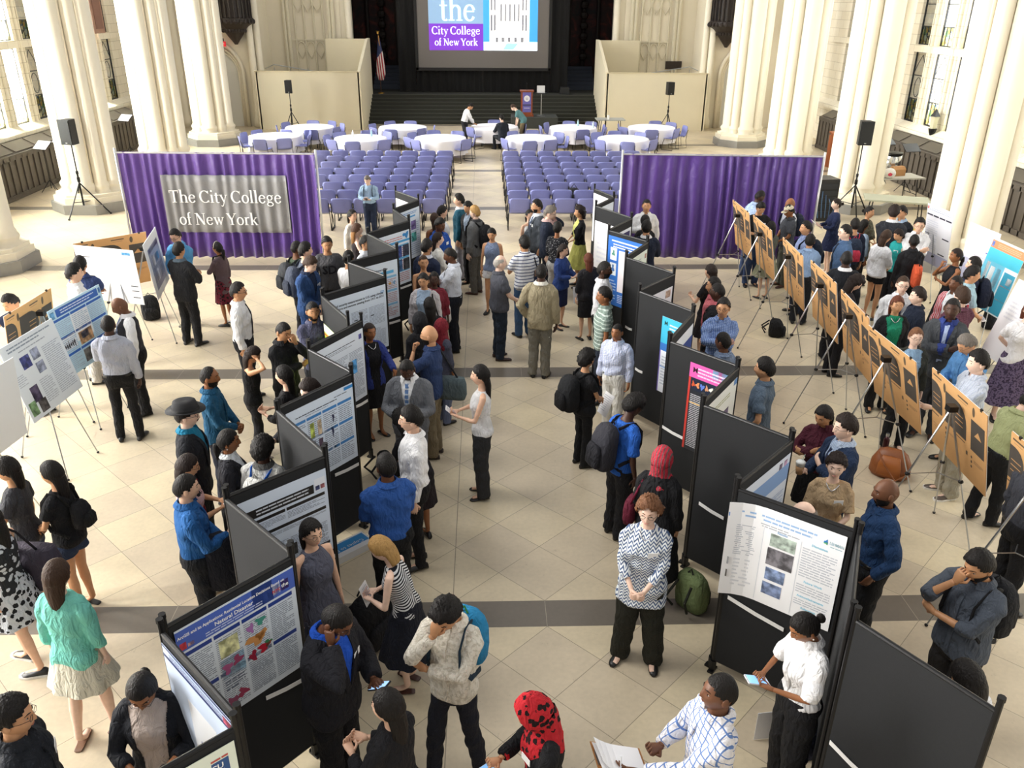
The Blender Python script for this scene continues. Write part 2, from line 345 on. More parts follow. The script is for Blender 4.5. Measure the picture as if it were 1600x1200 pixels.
# end wall (two wings), chancel opening between
ENDY = 41.2
struct(MB().box((-12.6, 39.9, 4.2), (4.6, .5, 8.8)).build('wall_end_left', STONE)); struct(MB().box((12.6, 39.9, 4.2), (4.6, .5, 8.8)).build('wall_end_right', STONE))
for sgn, nm in ((-1, 'left'), (1, 'right')):
    w = MB(); w.box((sgn * 8.5, 43.0, 4.2), (3.6, .5, 8.8)); w.box((sgn * 10.28, 41.5, 4.2), (.4, 3.4, 8.8)); w.box((sgn * 6.55, 43.4, 4.2), (.5, 1.2, 8.8))
    o = struct(w.build('wall_chancel_' + nm, STONE))
    t = MB()
    for k in (-.66, -.22, .22, .66):
        t.tube([(sgn * 8.15 + k, 42.72, 1), (sgn * 8.15 + k, 42.72, 9)], .05, 6)
    for xx in (-.95, .95, -1.12, 1.12): t.tube([(sgn * 8.15 + xx, 42.66, 1), (sgn * 8.15 + xx, 42.66, 9)], .09, 8)
    for zz in (3.1, 5.1):
        for c in (-.44, 0, .44):
            p = [(sgn * 8.15 + c + .2 * cos(a), 42.7, zz + .35 * sin(a)) for a in np.linspace(0, pi, 9)]; t.tube(p, .035, 5)
            t.tube([(sgn * 8.15 + c - .2, 42.7, zz), (sgn * 8.15 + c, 42.7, zz - .4), (sgn * 8.15 + c + .2, 42.7, zz)], .03, 5)
        t.box((sgn * 8.15, 42.72, zz + .42), (1.9, .08, .06))
    t.build('wall_tracery', plain('carved_stone', '#e4dcc4', .7), o)
    # pointed arch doorway of the end wall with its pale door
    cx = sgn * 11.35; d = struct(thing('door_%d' % (1 if sgn < 0 else 2), '', '', (cx, 39.62, 0))); del d['label']; del d['category']
    def arch(hw, z0, n=9):
        a = [(-hw + 2 * hw * (1 - cos(t)) if False else hw * (1 - 2 * (1 - cos(t))), 0, z0 + 2 * hw * sin(t)) for t in np.linspace(0, pi / 3, n)]
        a = [(hw, 0, 0)] + a; return a + [(-x, y, z) for x, y, z in a[::-1][1:]]
    for hw, r in ((.72, .09), (.6, .05), (.52, .04)):
        MB().tube([(x, -.02 if hw < .7 else -.06, z) for x, y, z in arch(hw, 2.2)], r, 8).build('door_moulding', STONE, d, True)
    pts = arch(.52, 2.2); MB().add([(x, .02, z) for x, y, z in pts], [tuple(range(len(pts)))]).build('door_leaf', plain('door_paint', '#d9d7cf', .5), d)
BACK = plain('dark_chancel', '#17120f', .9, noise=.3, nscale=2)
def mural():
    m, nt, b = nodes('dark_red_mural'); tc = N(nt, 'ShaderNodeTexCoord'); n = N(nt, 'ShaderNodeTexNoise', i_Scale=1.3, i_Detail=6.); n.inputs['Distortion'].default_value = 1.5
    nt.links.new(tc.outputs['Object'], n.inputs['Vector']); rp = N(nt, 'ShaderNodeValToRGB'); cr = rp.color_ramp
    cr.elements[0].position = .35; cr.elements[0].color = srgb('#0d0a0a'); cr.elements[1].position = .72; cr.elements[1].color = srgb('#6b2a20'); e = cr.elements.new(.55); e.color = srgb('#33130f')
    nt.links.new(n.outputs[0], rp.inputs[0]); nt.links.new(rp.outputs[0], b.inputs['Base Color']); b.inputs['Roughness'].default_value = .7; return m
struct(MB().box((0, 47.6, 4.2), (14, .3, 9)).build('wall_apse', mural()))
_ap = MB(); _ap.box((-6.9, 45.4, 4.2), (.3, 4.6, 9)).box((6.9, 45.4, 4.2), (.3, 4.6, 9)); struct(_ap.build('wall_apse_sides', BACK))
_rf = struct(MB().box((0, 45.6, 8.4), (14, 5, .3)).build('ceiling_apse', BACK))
cp = MB()
for sgn in (-1, 1):
    for k in range(3):
        x = sgn * (4.5 + k * .75)
        cp.tube([(x, 47.2, 0), (x, 47.2, 8)], .1, 8)
    for z in np.arange(2.6, 7, .5): cp.ell((sgn * 5.25, 47.1, z), (.22, .15, .2), 8, 5)
struct(cp.build('trim_1', plain('carved_dark_oak', '#251c17', .6)))
# stage steps and platform
STEP = plain('dark_stage_carpet', '#34352f', .9, noise=.12, nscale=30)
st = MB(); nS = 8; Y0 = 40.45
for i in range(nS):
    st.box((0, (Y0 + i * .27 + 47.4) / 2, .14 * i + .07), (13.3 if i > 3 else 10.9, 47.4 - (Y0 + i * .27), .14))
st.box((0, Y0 + .02, .14), (10.9, .01, .004))
_stg = struct(st.build('trim_2', STEP))
nos = MB()
for i in range(nS): nos.box((0, Y0 + i * .27 + .02, .14 * (i + 1) + .002), (10.85, .05, .012))
nos.build('step_nosing', plain('step_nosing', '#4a4b42', .7), _stg)
sb = MB()
for i in range(6): sb.box((-4.8, 45.2 + i * .3, 1.2 + i * .16), (1.6, .3, .3)); sb.box((4.9, 45.2 + i * .3, 1.2 + i * .16), (1.6, .3, .3))
struct(sb.build('trim_3', plain('blue_grey_steps', '#3b4250', .7)))
# wing walls beside the stage
WING = plain('cream_partition_paint', '#e9dfc3', .75, noise=.03, nscale=2)
for sgn, nm in ((-1, 'left'), (1, 'right')):
    xa, xb = sgn * 5.42, sgn * 9.85; Y1 = 38.6
    w = MB(); w.box(((xa + xb) / 2, Y1 + .06, 1.2), (abs(xb - xa), .12, 2.4))
    prof = [(Y1, 0), (Y1, 2.4), (Y1 + .35, 2.55), (Y1 + 3.3, 3.62), (Y1 + 4.1, 3.62), (Y1 + 4.1, 0)]
    v = [(xa - .06, y, z) for y, z in prof] + [(xa + .06, y, z) for y, z in prof]; k = len(prof)
    w.add(v, [tuple(range(k)), tuple(range(2 * k - 1, k - 1, -1))] + [(i, i + k, (i + 1) % k + k, (i + 1) % k) for i in range(k)])
    w.box((sgn * 6.4, Y1 + 3.5, 1.8), (1.9, .12, 3.62)); w.box((xb, Y1 + .9, 1.2), (.12, 1.8, 2.4))
    o = struct(w.build('wall_wing_' + nm, WING))
    c = MB(); c.box(((xa + xb) / 2, Y1 + .06, 2.42), (abs(xb - xa) + .1, .18, .04)); c.build('wall_cap', plain('cap_rail', '#d8cba8', .6), o)
# clustered columns
PED = plain('grey_granite_plinth', '#8f8d88', .6, noise=.1, nscale=6)
def column(name):
    r = struct(thing(name, '', '')); del r['label']; del r['category']
    c = MB(); c.lathe([(.52, .7), (.52, 12)], n=24)
    for k in range(8):
        a = k * pi / 4; R_, d = ((.27, .52) if k % 2 == 0 else (.17, .56))
        x, y = d * cos(a), d * sin(a); c.lathe([(R_ * 1.25, .42), (R_ * 1.35, .5), (R_ * 1.1, .56), (R_ * 1.25, .66), (R_ * 1.25, .7), (R_, .78), (R_, 12)], (x, y, 0), 16)
        a += pi / 8; c.lathe([(.055, .6), (.055, 12)], (.6 * cos(a), .6 * sin(a), 0), 8)
    c.build('shaft_cluster', STONE, r, True)
    b = MB()
    o8 = lambda R: [(R * cos(a), R * sin(a)) for a in (np.arange(8) + .5) * pi / 4]
    b.prism(o8(1.02), .26, .42); b.prism(o8(.95), .42, .5)
    b.build('column_base', STONE, r); MB().prism(o8(1.1), 0, .26).build('plinth', PED, r)
    return r
c0 = column('trim_10'); first = True; k = 10
for Y in (11.9, 17.65, 23.4, 29.05, 34.7):
    for X in (-10.75, 10.45):
        if Y < 12 : continue
        if first: c0.location = (X, Y, 0); first = False
        else:
            k += 1; q = dup(c0, (X, Y, 0), 0, 'x'); q.name = 'trim_%d' % k; del q['label']
# thin half columns on the end wall
t = MB()
for sgn in (-1, 1):
    for X, Y in ((10.15, 39.5), (9.9, 39.75), (13.4, 39.5), (6.3, 42.7)):
        t.lathe([(.22, 0), (.22, .3), (.15, .5), (.15, 9)], (sgn * X, Y, 0), 12)
struct(t.build('trim_4', STONE, None, True))
# carved dark oak canopies hanging on the end wall
OAK = plain('carved_dark_oak', '#2a211c', .5, noise=.3, nscale=10)
for sgn, nm in ((-1, 'left'), (1, 'right')):
    x = sgn * 10.75; g = thing('carved_canopy', 'dark carved oak balcony bracket high on the %s end wall above the arched door' % nm, 'carving', (x, 39.45, 0), 0)
    b = MB(); b.lathe([(.06, 3.45), (.16, 3.6), (.28, 3.75), (.42, 3.95), (.62, 4.15), (.85, 4.35), (.85, 4.5), (.75, 4.55)], n=16); b.build('corbel', OAK, g)
    u = MB(); u.lathe([(.72, 4.55), (.72, 6.6), (.8, 6.6), (.8, 6.8)], n=16); u.build('balcony_box', OAK, g)
    d = MB()
    for i in range(14):
        a = pi + i * pi / 13; d.tube([(.78 * cos(a), .78 * sin(a), 4.5), (.78 * cos(a), .78 * sin(a), 6.7)], .035, 6); d.ell((.86 * cos(a), .86 * sin(a), 4.38), (.07, .07, .1), 8, 5)
        d.ell((.5 * cos(a), .5 * sin(a), 4.02), (.07, .07, .09), 8, 5)
    d.build('carved_ribs', OAK, g)
    e = thing('exit_sign', 'small red exit sign hanging under the carved canopy, %s side' % nm, 'sign', (sgn * 11.3, 39.35, 3.48), sgn * .5)
    MB().box((0, 0, 0), (.3, .06, .2)).build('sign_box', plain('red_sign', '#b3222c', .4, emit=('#c4202c', .6)), e)
    MB().box((0, .03, .15), (.05, .05, .14)).build('bracket', LEAD, e)
    tm = text_mesh('EXIT', .13, plain('sign_letters', '#ffffff', .5), 'lettering', .002, 'CENTER'); o = put('lettering', tm, e, (0, -.035, -.05)); o.rotation_euler = (pi / 2, 0, 0)
# wooden-clad radiator benches along the side walls
RAD = plain('dark_oak_panelling', '#4d463e', .55, noise=.18, nscale=5); GR = plain('bronze_grille', '#5d574d', .45, .3)
i = 0
for sgn, nm in ((-1, 'left'), (1, 'right')):
    for Yc, L_ in ((14.7, 4.9), (20.4, 4.9), (26.0, 4.9), (31.7, 4.7)):
        if sgn < 0 and Yc < 20: continue
        g = thing('radiator_cabinet', 'long dark panelled radiator cabinet under the %s windows, %s' % (nm, {14.7: 'the one nearest the camera', 20.4: 'second bay from the near end', 26.0: 'in the bay behind the speaker column', 31.7: 'farthest bay from the camera'}[Yc]), 'radiator cabinet', (sgn * 13.62, Yc, 0), 0, 'radiator cabinets')
        b = MB(); v = [(-.26, 0), (.2, 0), (.2, 1.45), (-.26, 1.2)]
        v = [(sgn * x, z) for x, z in v]
        b.add([(x, -L_ / 2, z) for x, z in v] + [(x, L_ / 2, z) for x, z in v], [(0, 1, 2, 3), (7, 6, 5, 4), (0, 4, 5, 1), (1, 5, 6, 2), (2, 6, 7, 3), (3, 7, 4, 0)])
        b.build('cabinet_body', RAD, g)
        p = MB(); n = 14
        for k in range(n + 1): p.box((sgn * -.275, -L_ / 2 + .06 + k * (L_ - .12) / n, .6), (.05, .06, 1.15))
        for z in (.08, 1.14): p.box((sgn * -.275, 0, z), (.05, L_, .14))
        p.build('linenfold_panels', RAD, g)
        q = MB(); M_ = np.array([(cos(sgn * -.50), 0, sin(sgn * -.50)), (0, 1, 0), (-sin(sgn * -.50), 0, cos(sgn * -.50))])
        for k in range(4): q.box((sgn * -.03, -L_ / 2 + L_ * (k + .5) / 4, 1.345), (.42, L_ / 4 - .15, .012), M=M_)
        q.build('grille', GR, g)
# ============================================================ FURNITURE
BLK = plain('black_metal', '#121214', .4, .3); CHR = plain('brushed_steel', '#b9bbbd', .3, .9); WHT = plain('white_plastic', '#eceae4', .4)
def shade(c, k): return tuple(min(1, x * k) for x in c)
# ---- moulded blue chairs
CHAIR = plain('blue_violet_plastic', '#7f84bb', .5, noise=.04, nscale=20)
def chair_proto():
    r = thing('moulded_chair', 'x', 'chair', (0, 0, 0))
    def sec(y, z, w, curl, n=9): return [(w * t, y + curl * t * t * .5, z + curl * t * t * .6) for t in np.linspace(-1, 1, n)]
    S_ = [sec(.235, .435, .20, .0), sec(.22, .455, .215, .012), sec(.10, .450, .225, .03), sec(-.05, .440, .225, .035), sec(-.15, .450, .225, .035)]
    top = np.array(S_); e = MB()
    def sheet(P, th):
        k = len(P[0]); R = len(P); V = np.concatenate([P.reshape(-1, 3), P.reshape(-1, 3) + th]); f = []
        for i in range(R - 1):
            for j in range(k - 1):
                a = i * k + j; f.append((a, a + k, a + k + 1, a + 1)); o = R * k; f.append((a + o, a + 1 + o, a + k + 1 + o, a + k + o))
        bd = [j for j in range(k)] + [i * k + k - 1 for i in range(1, R)] + [(R - 1) * k + j for j in range(k - 2, -1, -1)] + [i * k for i in range(R - 2, 0, -1)]
        for a, b in zip(bd, bd[1:] + bd[:1]): f.append((a, b, b + R * k, a + R * k))
        return V, f
    e.add(*sheet(top, np.array([0, 0, -.02]))); e.build('seat', CHAIR, r, True)
    Bk = []
    for y, z, w in ((-.12, .425, .19), (-.17, .44, .215), (-.205, .49, .225), (-.225, .58, .232), (-.24, .68, .236), (-.252, .76, .232), (-.258, .80, .222), (-.260, .822, .195)):
        Bk.append([(w * t, y + .03 * t * t, z - (.012 * t ** 6 if z > .75 else 0)) for t in np.linspace(-1, 1, 9)])
    e = MB(); e.add(*sheet(np.array(Bk), np.array([0, -.018, -.004]))); e.build('backrest', CHAIR, r, True)
    for sg in (-1, 1):
        e = MB(); e.tube([(sg * .20, .16, .43), (sg * .235, .19, .30), (sg * .25, .22, .012), (sg * .25, -.24, .012), (sg * .24, -.20, .30), (sg * .232, -.22, .55), (sg * .236, -.262, .70)], .010, 6); e.build('leg', BLK, r, True)
    e = MB(); e.tube([(-.20, .1, .42), (.20, .1, .42)], .009, 6); e.tube([(-.22, -.12, .41), (.22, -.12, .41)], .009, 6); e.build('seat_frame', CHR, r)
    for c in [o for o in bpy.data.objects if o.parent == r]: c.data.transform(Matrix.Diagonal((1.13, 1, 1, 1)))
    return r
CH0 = chair_proto(); chair_used = [0]
def chair(x, y, rz, label, group):
    if not chair_used[0]: chair_used[0] = 1; CH0.location = (x, y, 0); CH0.rotation_euler = (0, 0, rz); CH0['label'] = label; CH0['group'] = group; return CH0
    return dup(CH0, (x, y, 0), rz, label, group)
ORD = ['first', 'second', 'third', 'fourth', 'fifth', 'sixth', 'seventh', 'eighth', 'ninth', 'tenth', 'eleventh', 'twelfth']
rr = random.Random(3)
for bx, sg, nm in ((-1.27, -1, 'left'), (.88, 1, 'right')):
    for row in range(8):
        Y = 20.95 + row * 1.03
        for k in range(8):
            x = bx + sg * k * .57 + sg * (.0 if row % 2 else .0)
            c = pix(x, Y - .25, .8)
            if c[0] < 470 or (c[1] > 236 and (c[0] < 488 or c[0] > 992)): continue
            chair(x + rr.uniform(-.012, .012), Y + rr.uniform(-.02, .02), rr.uniform(-.03, .03), 'blue chair, %s from the aisle, %s row from the camera, %s block' % (ORD[k], ORD[row], nm), 'rows of blue chairs facing the stage')
# ---- round tables
CLOTH = plain('white_tablecloth', '#f3f1f6', .8, bump=.2, bscale=6)
TABS = [(-7.62, 31.6, 'front table behind the purple banner'), (-4.46, 31.15, 'front table second from the left'), (-1.58, 31.25, 'front table left of the aisle'), (1.72, 31.35, 'front table right of the aisle'), (5.08, 31.2, 'front table farthest right'),
        (-6.8, 33.95, 'back table by the left speaker'), (-3.18, 34.0, 'back table left of the steps'), (.42, 34.3, 'back table with three people'), (3.53, 34.1, 'back table below the lectern'), (6.68, 34.2, 'back table by the right speaker')]
def table(cx, cy, desc, ti):
    t = thing('round_table', 'round banquet table under white cloth, ' + desc, 'table', (cx, cy, 0), 0, 'round banquet tables')
    e = MB(); e.lathe([(.90, .715), (.915, .72), (.915, .735), (.90, .74)], n=36); e.build('tabletop', WHT, t)
    for a in (.6, 2.2, 3.7, 5.3): MB().tube([(.55 * cos(a), .55 * sin(a), .71), (.6 * cos(a), .6 * sin(a), 0)], .015, 6).build('leg', BLK, t)
    n = 72; R_ = []; ph = np.arange(n) * 2 * pi / n
    for z, r, w in ((.747, .0, 0), (.747, .5, 0), (.747, .90, 0), (.742, .925, 0), (.70, .935, .006), (.55, .95, .018), (.40, .96, .030), (.22, .975, .042)):
        q = r + w * np.sin(ph * 12 + ti) + w * .5 * np.sin(ph * 5 + 2 * ti); R_.append(np.stack([q * np.cos(ph), q * np.sin(ph), np.full(n, z)], 1))
    e = MB(); e.loft(R_, cap=False); o = e.build('tablecloth', CLOTH, None, True); o.location = (cx, cy, 0); tag(o, 'white cloth draped over round table, ' + desc, 'tablecloth', 'white round tablecloths')
DIRW = ['towards the stage', 'towards the stage and right', 'on the right', 'towards the camera and right', 'towards the camera', 'towards the camera and left', 'on the left', 'towards the stage and left']
for i, (cx, cy, d) in enumerate(TABS):
    table(cx, cy, d, i)
    for k in range(8):
        if (i * 5 + k * 3) % 11 == 0: continue
        a = pi / 2 - k * pi / 4 + rr.uniform(-.15, .15) + .2 * (i % 3 - 1); R_ = 1.02 + rr.uniform(-.03, .14)
        if i == 7 and k in (6, 1, 3, 7, 4): continue
        chair(cx + R_ * cos(a), cy + R_ * sin(a), a + pi / 2 + rr.uniform(-.35, .35), 'blue chair %s of the %s' % (DIRW[k], d), 'blue chairs around the round tables')
# ---- black fabric display panels in two zigzag lines
FAB = plain('black_display_fabric', '#1d1e20', .95, noise=.15, nscale=60, bump=.15, bscale=300); FABG = plain('charcoal_display_fabric', '#303133', .95, noise=.1, nscale=60)
LP = [(378, 1128), (250, 985), (460, 868), (350, 778), (512, 712), (431, 640), (552, 583), (480, 545), (567, 500), (545, 500), (502, 462), (604, 432), (543, 410), (622, 390), (573, 365), (640, 345), (614, 327), (655, 312), (617, 298)]
RP = [(928, 295), (960, 308), (930, 322), (988, 341), (950, 360), (1013, 378), (977, 402), (1055, 428), (997, 455), (1085, 488), (1044, 533), (1155, 573), (1095, 632), (1240, 687), (1147, 762), (1343, 832), (1330, 965), (1567, 1118)]
LPT = [at(a, b, 1.85)[:2] for a, b in LP]; RPT = [at(a, b, 1.85)[:2] for a, b in RP]
PANELS = {}
def panel(A, B, key, label):
    A = np.array(A); B = np.array(B); d = (B - A); L = np.linalg.norm(d); d = d / L; A2 = A + d * .03; B2 = B - d * .03; rz = atan2(d[1], d[0])
    r = thing('display_panel', label, 'display panel', (A2[0], A2[1], 0), rz, 'black zigzag display panels'); L = L - .06
    MB().box((L / 2, 0, (.13 + 1.85) / 2), (L, .025, 1.72)).build('fabric_board', FAB, r)
    MB().tube([(0, 0, 1.85), (L, 0, 1.85)], .016, 8).build('top_rail', BLK, r); MB().tube([(0, 0, .13), (L, 0, .13)], .014, 8).build('bottom_rail', BLK, r)
    for x in (0, L):
        e = MB(); e.tube([(x, 0, .02), (x, 0, 1.95)], .019, 10); e.build('post', BLK, r)
        q = MB(); q.tube([(x, -.0, .02), (x, 0, .12)], .030, 8); q.tube([(x, 0, 1.93), (x, 0, 1.956)], .023, 8); q.box((x, 0, .01), (.05, .10, .02)); q.build('foot', BLK, r)
    PANELS[key] = (A2, d, L); return r
for i in range(len(LPT) - 1):
    if i == 8: continue
    panel(LPT[i], LPT[i + 1], ('L', i), 'black fabric display panel in the left zigzag line, %s from the camera' % (ORD + ['thirteenth', 'fourteenth', 'fifteenth', 'sixteenth', 'seventeenth', 'eighteenth'])[i if i < 8 else i - 1])
e0 = LPT[0]; v = np.array([-.74, -.66]); panel(e0 + np.array([.0, -.02]), e0 + v * .98, ('L', 'near'), 'black fabric display panel cut by the bottom edge, left line, pale green poster on it')
for i in range(len(RPT) - 1):
    panel(RPT[i], RPT[i + 1], ('R', i), 'black fabric display panel in the right zigzag line, %s from the far end' % (ORD + ['thirteenth', 'fourteenth', 'fifteenth', 'sixteenth', 'seventeenth', 'eighteenth'])[i])
# ---- posters
PAPER = lambda c: plain('poster_paper', c, .38)
INK = {}
def poster(label, origin, xd, ud, w, h, bg='#f4f6fa', els=(), group='research posters', thick=.003, curl=0.):
    """origin = lower left corner seen from the front"""
    root = thing('poster', label, 'poster', (0, 0, 0), 0, group); root.matrix_world = frame_matrix(origin, xd, ud)
    nx = 10; e = MB()
    def zc(x): return curl * ((1 - min(x / (w * .3), 1)) ** 2)
    V = [(w * i / nx, y, zc(w * i / nx) + z) for i in range(nx + 1) for y, z in ((0, 0), (h, 0), (h, thick), (0, thick))]
    e.loft(np.array(V).reshape(nx + 1, 4, 3)); e.build('sheet', PAPER(bg), root)
    groups = {}
    R = random.Random(hash(label) % 9999 if False else len(label) * 37 + int(origin[1] * 100))
    for el in els:
        t = el[0]
        if t == 'rect':
            _, u0, v0, u1, v1, c = el[:6]; nm = el[6] if len(el) > 6 else 'printed_band'; m = groups.setdefault((nm, c), MB()); k = 4; P = []
            for i in range(k + 1):
                x = w * (u0 + (u1 - u0) * i / k); P.append([(x, h * v0, thick + zc(x) + .0006), (x, h * v1, thick + zc(x) + .0006), (x, h * v1, thick + zc(x) + .0012), (x, h * v0, thick + zc(x) + .0012)])
            m.loft(np.array(P))
        elif t == 'lines':
            _, u0, v0, u1, v1, n, c = el; m = groups.setdefault(('text_lines', c), MB())
            for i in range(n):
                v = v1 - (v1 - v0) * (i + .5) / n; x = u0; u_end = u1 - (R.random() * (u1 - u0) * .4 if R.random() < .25 else 0)
                while x < u_end:
                    L_ = R.uniform(.03, .10); x2 = min(x + L_, u_end); hh = (v1 - v0) / n * h * .22; xa, xb, yy = w * x, w * x2, h * v
                    q = m; z = thick + zc(xa) + .0014; z2 = thick + zc(xb) + .0014; q.add([(xa, yy - hh, z), (xb, yy - hh, z2), (xb, yy + hh, z2), (xa, yy + hh, z)], [(0, 1, 2, 3)]); x = x2 + .008
        elif t == 'pic':
            _, u0, v0, u1, v1, c = el; m = groups.setdefault(('picture', c), MB()); xa = w * u0
            m.box((w * (u0 + u1) / 2, h * (v0 + v1) / 2, thick + zc(w * (u0 + u1) / 2) + .0012), (w * (u1 - u0), h * (v1 - v0), .0012))
        elif t == 'blob':
            _, u, v, ru, rv, c = el; m = groups.setdefault(('map_shape', c), MB()); ph = np.arange(14) * 2 * pi / 14; rr_ = 1 + .35 * np.sin(ph * 3 + u * 20) + .2 * np.sin(ph * 5 + v * 30)
            z = thick + zc(w * u) + .0026; m.add([(w * (u + ru * r_ * cos(p)), h * (v + rv * r_ * sin(p)), z) for p, r_ in zip(ph, rr_)], [tuple(range(14))])
        elif t == 'text':
            _, u, v, size, s, c = el; tm = text_mesh(s, size, PAPER(c), 'title', .0, 'CENTER', offset=.0008)
            xs = [q.co.x for q in tm.vertices]; ww = max(xs) - min(xs); mx_ = 2 * min(u, 1 - u) * w - .02
            if ww > mx_: tm.transform(Matrix.Diagonal((mx_ / ww, max(mx_ / ww, .75), 1, 1)))
            o = put('title', tm, root, (w * u, h * v, thick + zc(w * u) + .0022))
    for (nm, c), m in groups.items(): m.build(nm, PIC(c) if nm == 'picture' else PAPER(c), root)
    return root
def PIC(c):
    k = ('pic', c)
    if k in _mats: return _mats[k]
    m, nt, b = nodes('printed_picture'); tc = N(nt, 'ShaderNodeTexCoord'); n = N(nt, 'ShaderNodeTexNoise', i_Scale=14., i_Detail=5.); nt.links.new(tc.outputs['Object'], n.inputs['Vector'])
    mx = N(nt, 'ShaderNodeValToRGB'); a = srgb(c); mx.color_ramp.elements[0].position = .38; mx.color_ramp.elements[1].position = .62
    mx.color_ramp.elements[0].color = tuple(x * .45 for x in a[:3]) + (1,); mx.color_ramp.elements[1].color = tuple(min(1, x * 1.5 + .05) for x in a[:3]) + (1,)
    nt.links.new(n.outputs[0], mx.inputs[0]); nt.links.new(mx.outputs[0], b.inputs['Base Color']); b.inputs['Roughness'].default_value = .4; _mats[k] = m; return m
def cols(n, head, ink='#8d96a6', y0=.04, y1=.80, heads=1, pics=(), x0=.03, x1=.97, nl=16):
    E_ = []; wd = (x1 - x0) / n
    for i in range(n):
        a, b = x0 + wd * i + .008, x0 + wd * (i + 1) - .008
        for k in range(heads):
            t = y1 - (y1 - y0) * k / heads; bt = y1 - (y1 - y0) * (k + 1) / heads
            if head: E_.append(('rect', a, t - .035, b, t, head, 'section_header'))
            if (i, k) in pics: E_.append(('pic', a + .02, bt + .02, b - .02, t - .06, pics[(i, k)]))
            else: E_.append(('lines', a + .005, bt + .01, b - .005, t - .05, max(3, nl // heads), ink))
    return E_
def on_panel(key, face, u0, u1, z0, z1, label, bg, els, curl=0.):
    """face +1: the side on the left of the panel's direction"""
    A, d, L = PANELS[key]; n = np.array([-d[1], d[0]]) * face; D3 = np.array([d[0], d[1], 0])
    xd = D3 * (1 if face < 0 else -1)
    s0, s1 = (u0, u1) if face < 0 else (u1, u0)          # start so that xd runs to the viewer's right
    o = np.array([A[0] + d[0] * L * s0 + n[0] * .020, A[1] + d[1] * L * s0 + n[1] * .020, z0])
    return poster(label, o, xd, (0, 0, 1), abs(u1 - u0) * L, z1 - z0, bg, els, curl=curl)
HB = '#3f83c4'
# left line, faces seen from the aisle (panels 1,3,5,... run to the right going away)
on_panel(('L', 1), -1, .04, .99, .93, 1.80, 'large blue and grey poster with maps, nearest wide poster of the left line', '#dfe8f2',
  [('rect', 0, .80, 1, .985, '#4a66bd', 'title_band'), ('rect', .62, .80, .80, .985, '#36509f', 'title_band_dark'), ('text', .46, .915, .042, 'ArcGIS and its Applications: Residential Location Decisions Based on', '#ffffff'), ('text', .46, .862, .042, 'Natural Disaster', '#ffffff'), ('lines', .22, .81, .70, .852, 2, '#c9d3ee'),
   ('pic', .02, .815, .07, .875, '#c8243c'), ('rect', .08, .82, .13, .85, '#e8b7b4', 'logo'), ('rect', .80, .83, .865, .91, '#e9edf6', 'logo'), ('text', .832, .85, .032, 'NYC', '#d8362e'), ('rect', .875, .83, .945, .92, '#4b2e72', 'logo_dark'), ('text', .91, .86, .042, 'the', '#ffffff')] +
  cols(4, '#27408f', y1=.78, heads=2, nl=34) + [('rect', .265, .05, .735, .70, '#dfe8f2', 'map_ground'), ('pic', .30, .54, .46, .70, '#d9dba0'), ('rect', .29, .34, .49, .52, '#a8d4f0', 'map_sea'), ('blob', .34, .43, .035, .05, '#b05a8c'), ('blob', .43, .46, .04, .04, '#a4476d'),
   ('blob', .34, .10, .04, .05, '#94496b'), ('blob', .43, .13, .045, .04, '#a33a5a'), ('blob', .57, .66, .03, .04, '#b078b8'), ('blob', .66, .68, .04, .035, '#4c9a8a'), ('blob', .61, .54, .09, .05, '#d89a5c'), ('blob', .64, .55, .04, .03, '#b5701c'), ('blob', .56, .40, .03, .05, '#a02440'), ('blob', .66, .42, .05, .04, '#c0243a'), ('blob', .70, .44, .03, .03, '#3d8a5c'),
   ('lines', .30, .22, .47, .32, 4, '#5b6880'), ('lines', .53, .06, .73, .34, 14, '#a7b0bd')])
on_panel(('L', 3), -1, .06, .98, .95, 1.76, 'white poster with black header bars behind the woman in the grey dress', '#d9e5f6',
  [('rect', .02, .77, .84, .87, '#151417', 'title_band'), ('rect', .85, .78, .98, .92, '#e9eef8', 'logo'), ('pic', .86, .79, .91, .84, '#39447e'), ('pic', .92, .79, .97, .84, '#8c4a50'), ('pic', .04, .785, .08, .83, '#3d8ad0'), ('lines', .18, .785, .78, .86, 2, '#cfd4df')] + cols(2, '#151417', y1=.74, heads=1, y0=.60, nl=5) + cols(1, '#151417', y1=.57, y0=.47, nl=4)
  + cols(4, None, y1=.44, y0=.08, nl=18) + [('pic', .30, .36, .335, .43, '#151417'), ('pic', .28, .16, .32, .24, '#151417'), ('pic', .40, .12, .47, .26, '#1a1a1c'), ('pic', .52, .16, .58, .30, '#1a1a1c'), ('rect', .80, .10, .97, .135, '#151417', 'section_header')])
on_panel(('L', 5), -1, .06, .98, .92, 1.77, 'pale blue poster with green and purple plots, beside the man in the white shirt', '#dbe7f6',
  [('lines', .12, .875, .74, .90, 1, '#2a3244'), ('lines', .70, .91, .90, .93, 1, '#3a4458'), ('rect', .86, .945, 1, .985, '#2f86cc', 'corner'), ('lines', .26, .85, .60, .87, 1, '#98a0ae')] + cols(4, HB, y1=.83, heads=3, y0=.05, nl=24) +
  [('rect', .27, .10, .73, .76, '#dbe7f6', 'figure_ground'), ('pic', .31, .55, .37, .74, '#b9c95a'), ('pic', .42, .55, .48, .74, '#b9a68c'), ('pic', .31, .32, .37, .50, '#3a2a45'), ('pic', .42, .32, .48, .50, '#3a2038'), ('blob', .34, .42, .01, .08, '#d6d477'), ('pic', .47, .10, .53, .26, '#4a4c58'), ('blob', .66, .68, .015, .05, '#2b3050'), ('blob', .64, .50, .015, .06, '#2b3050')])
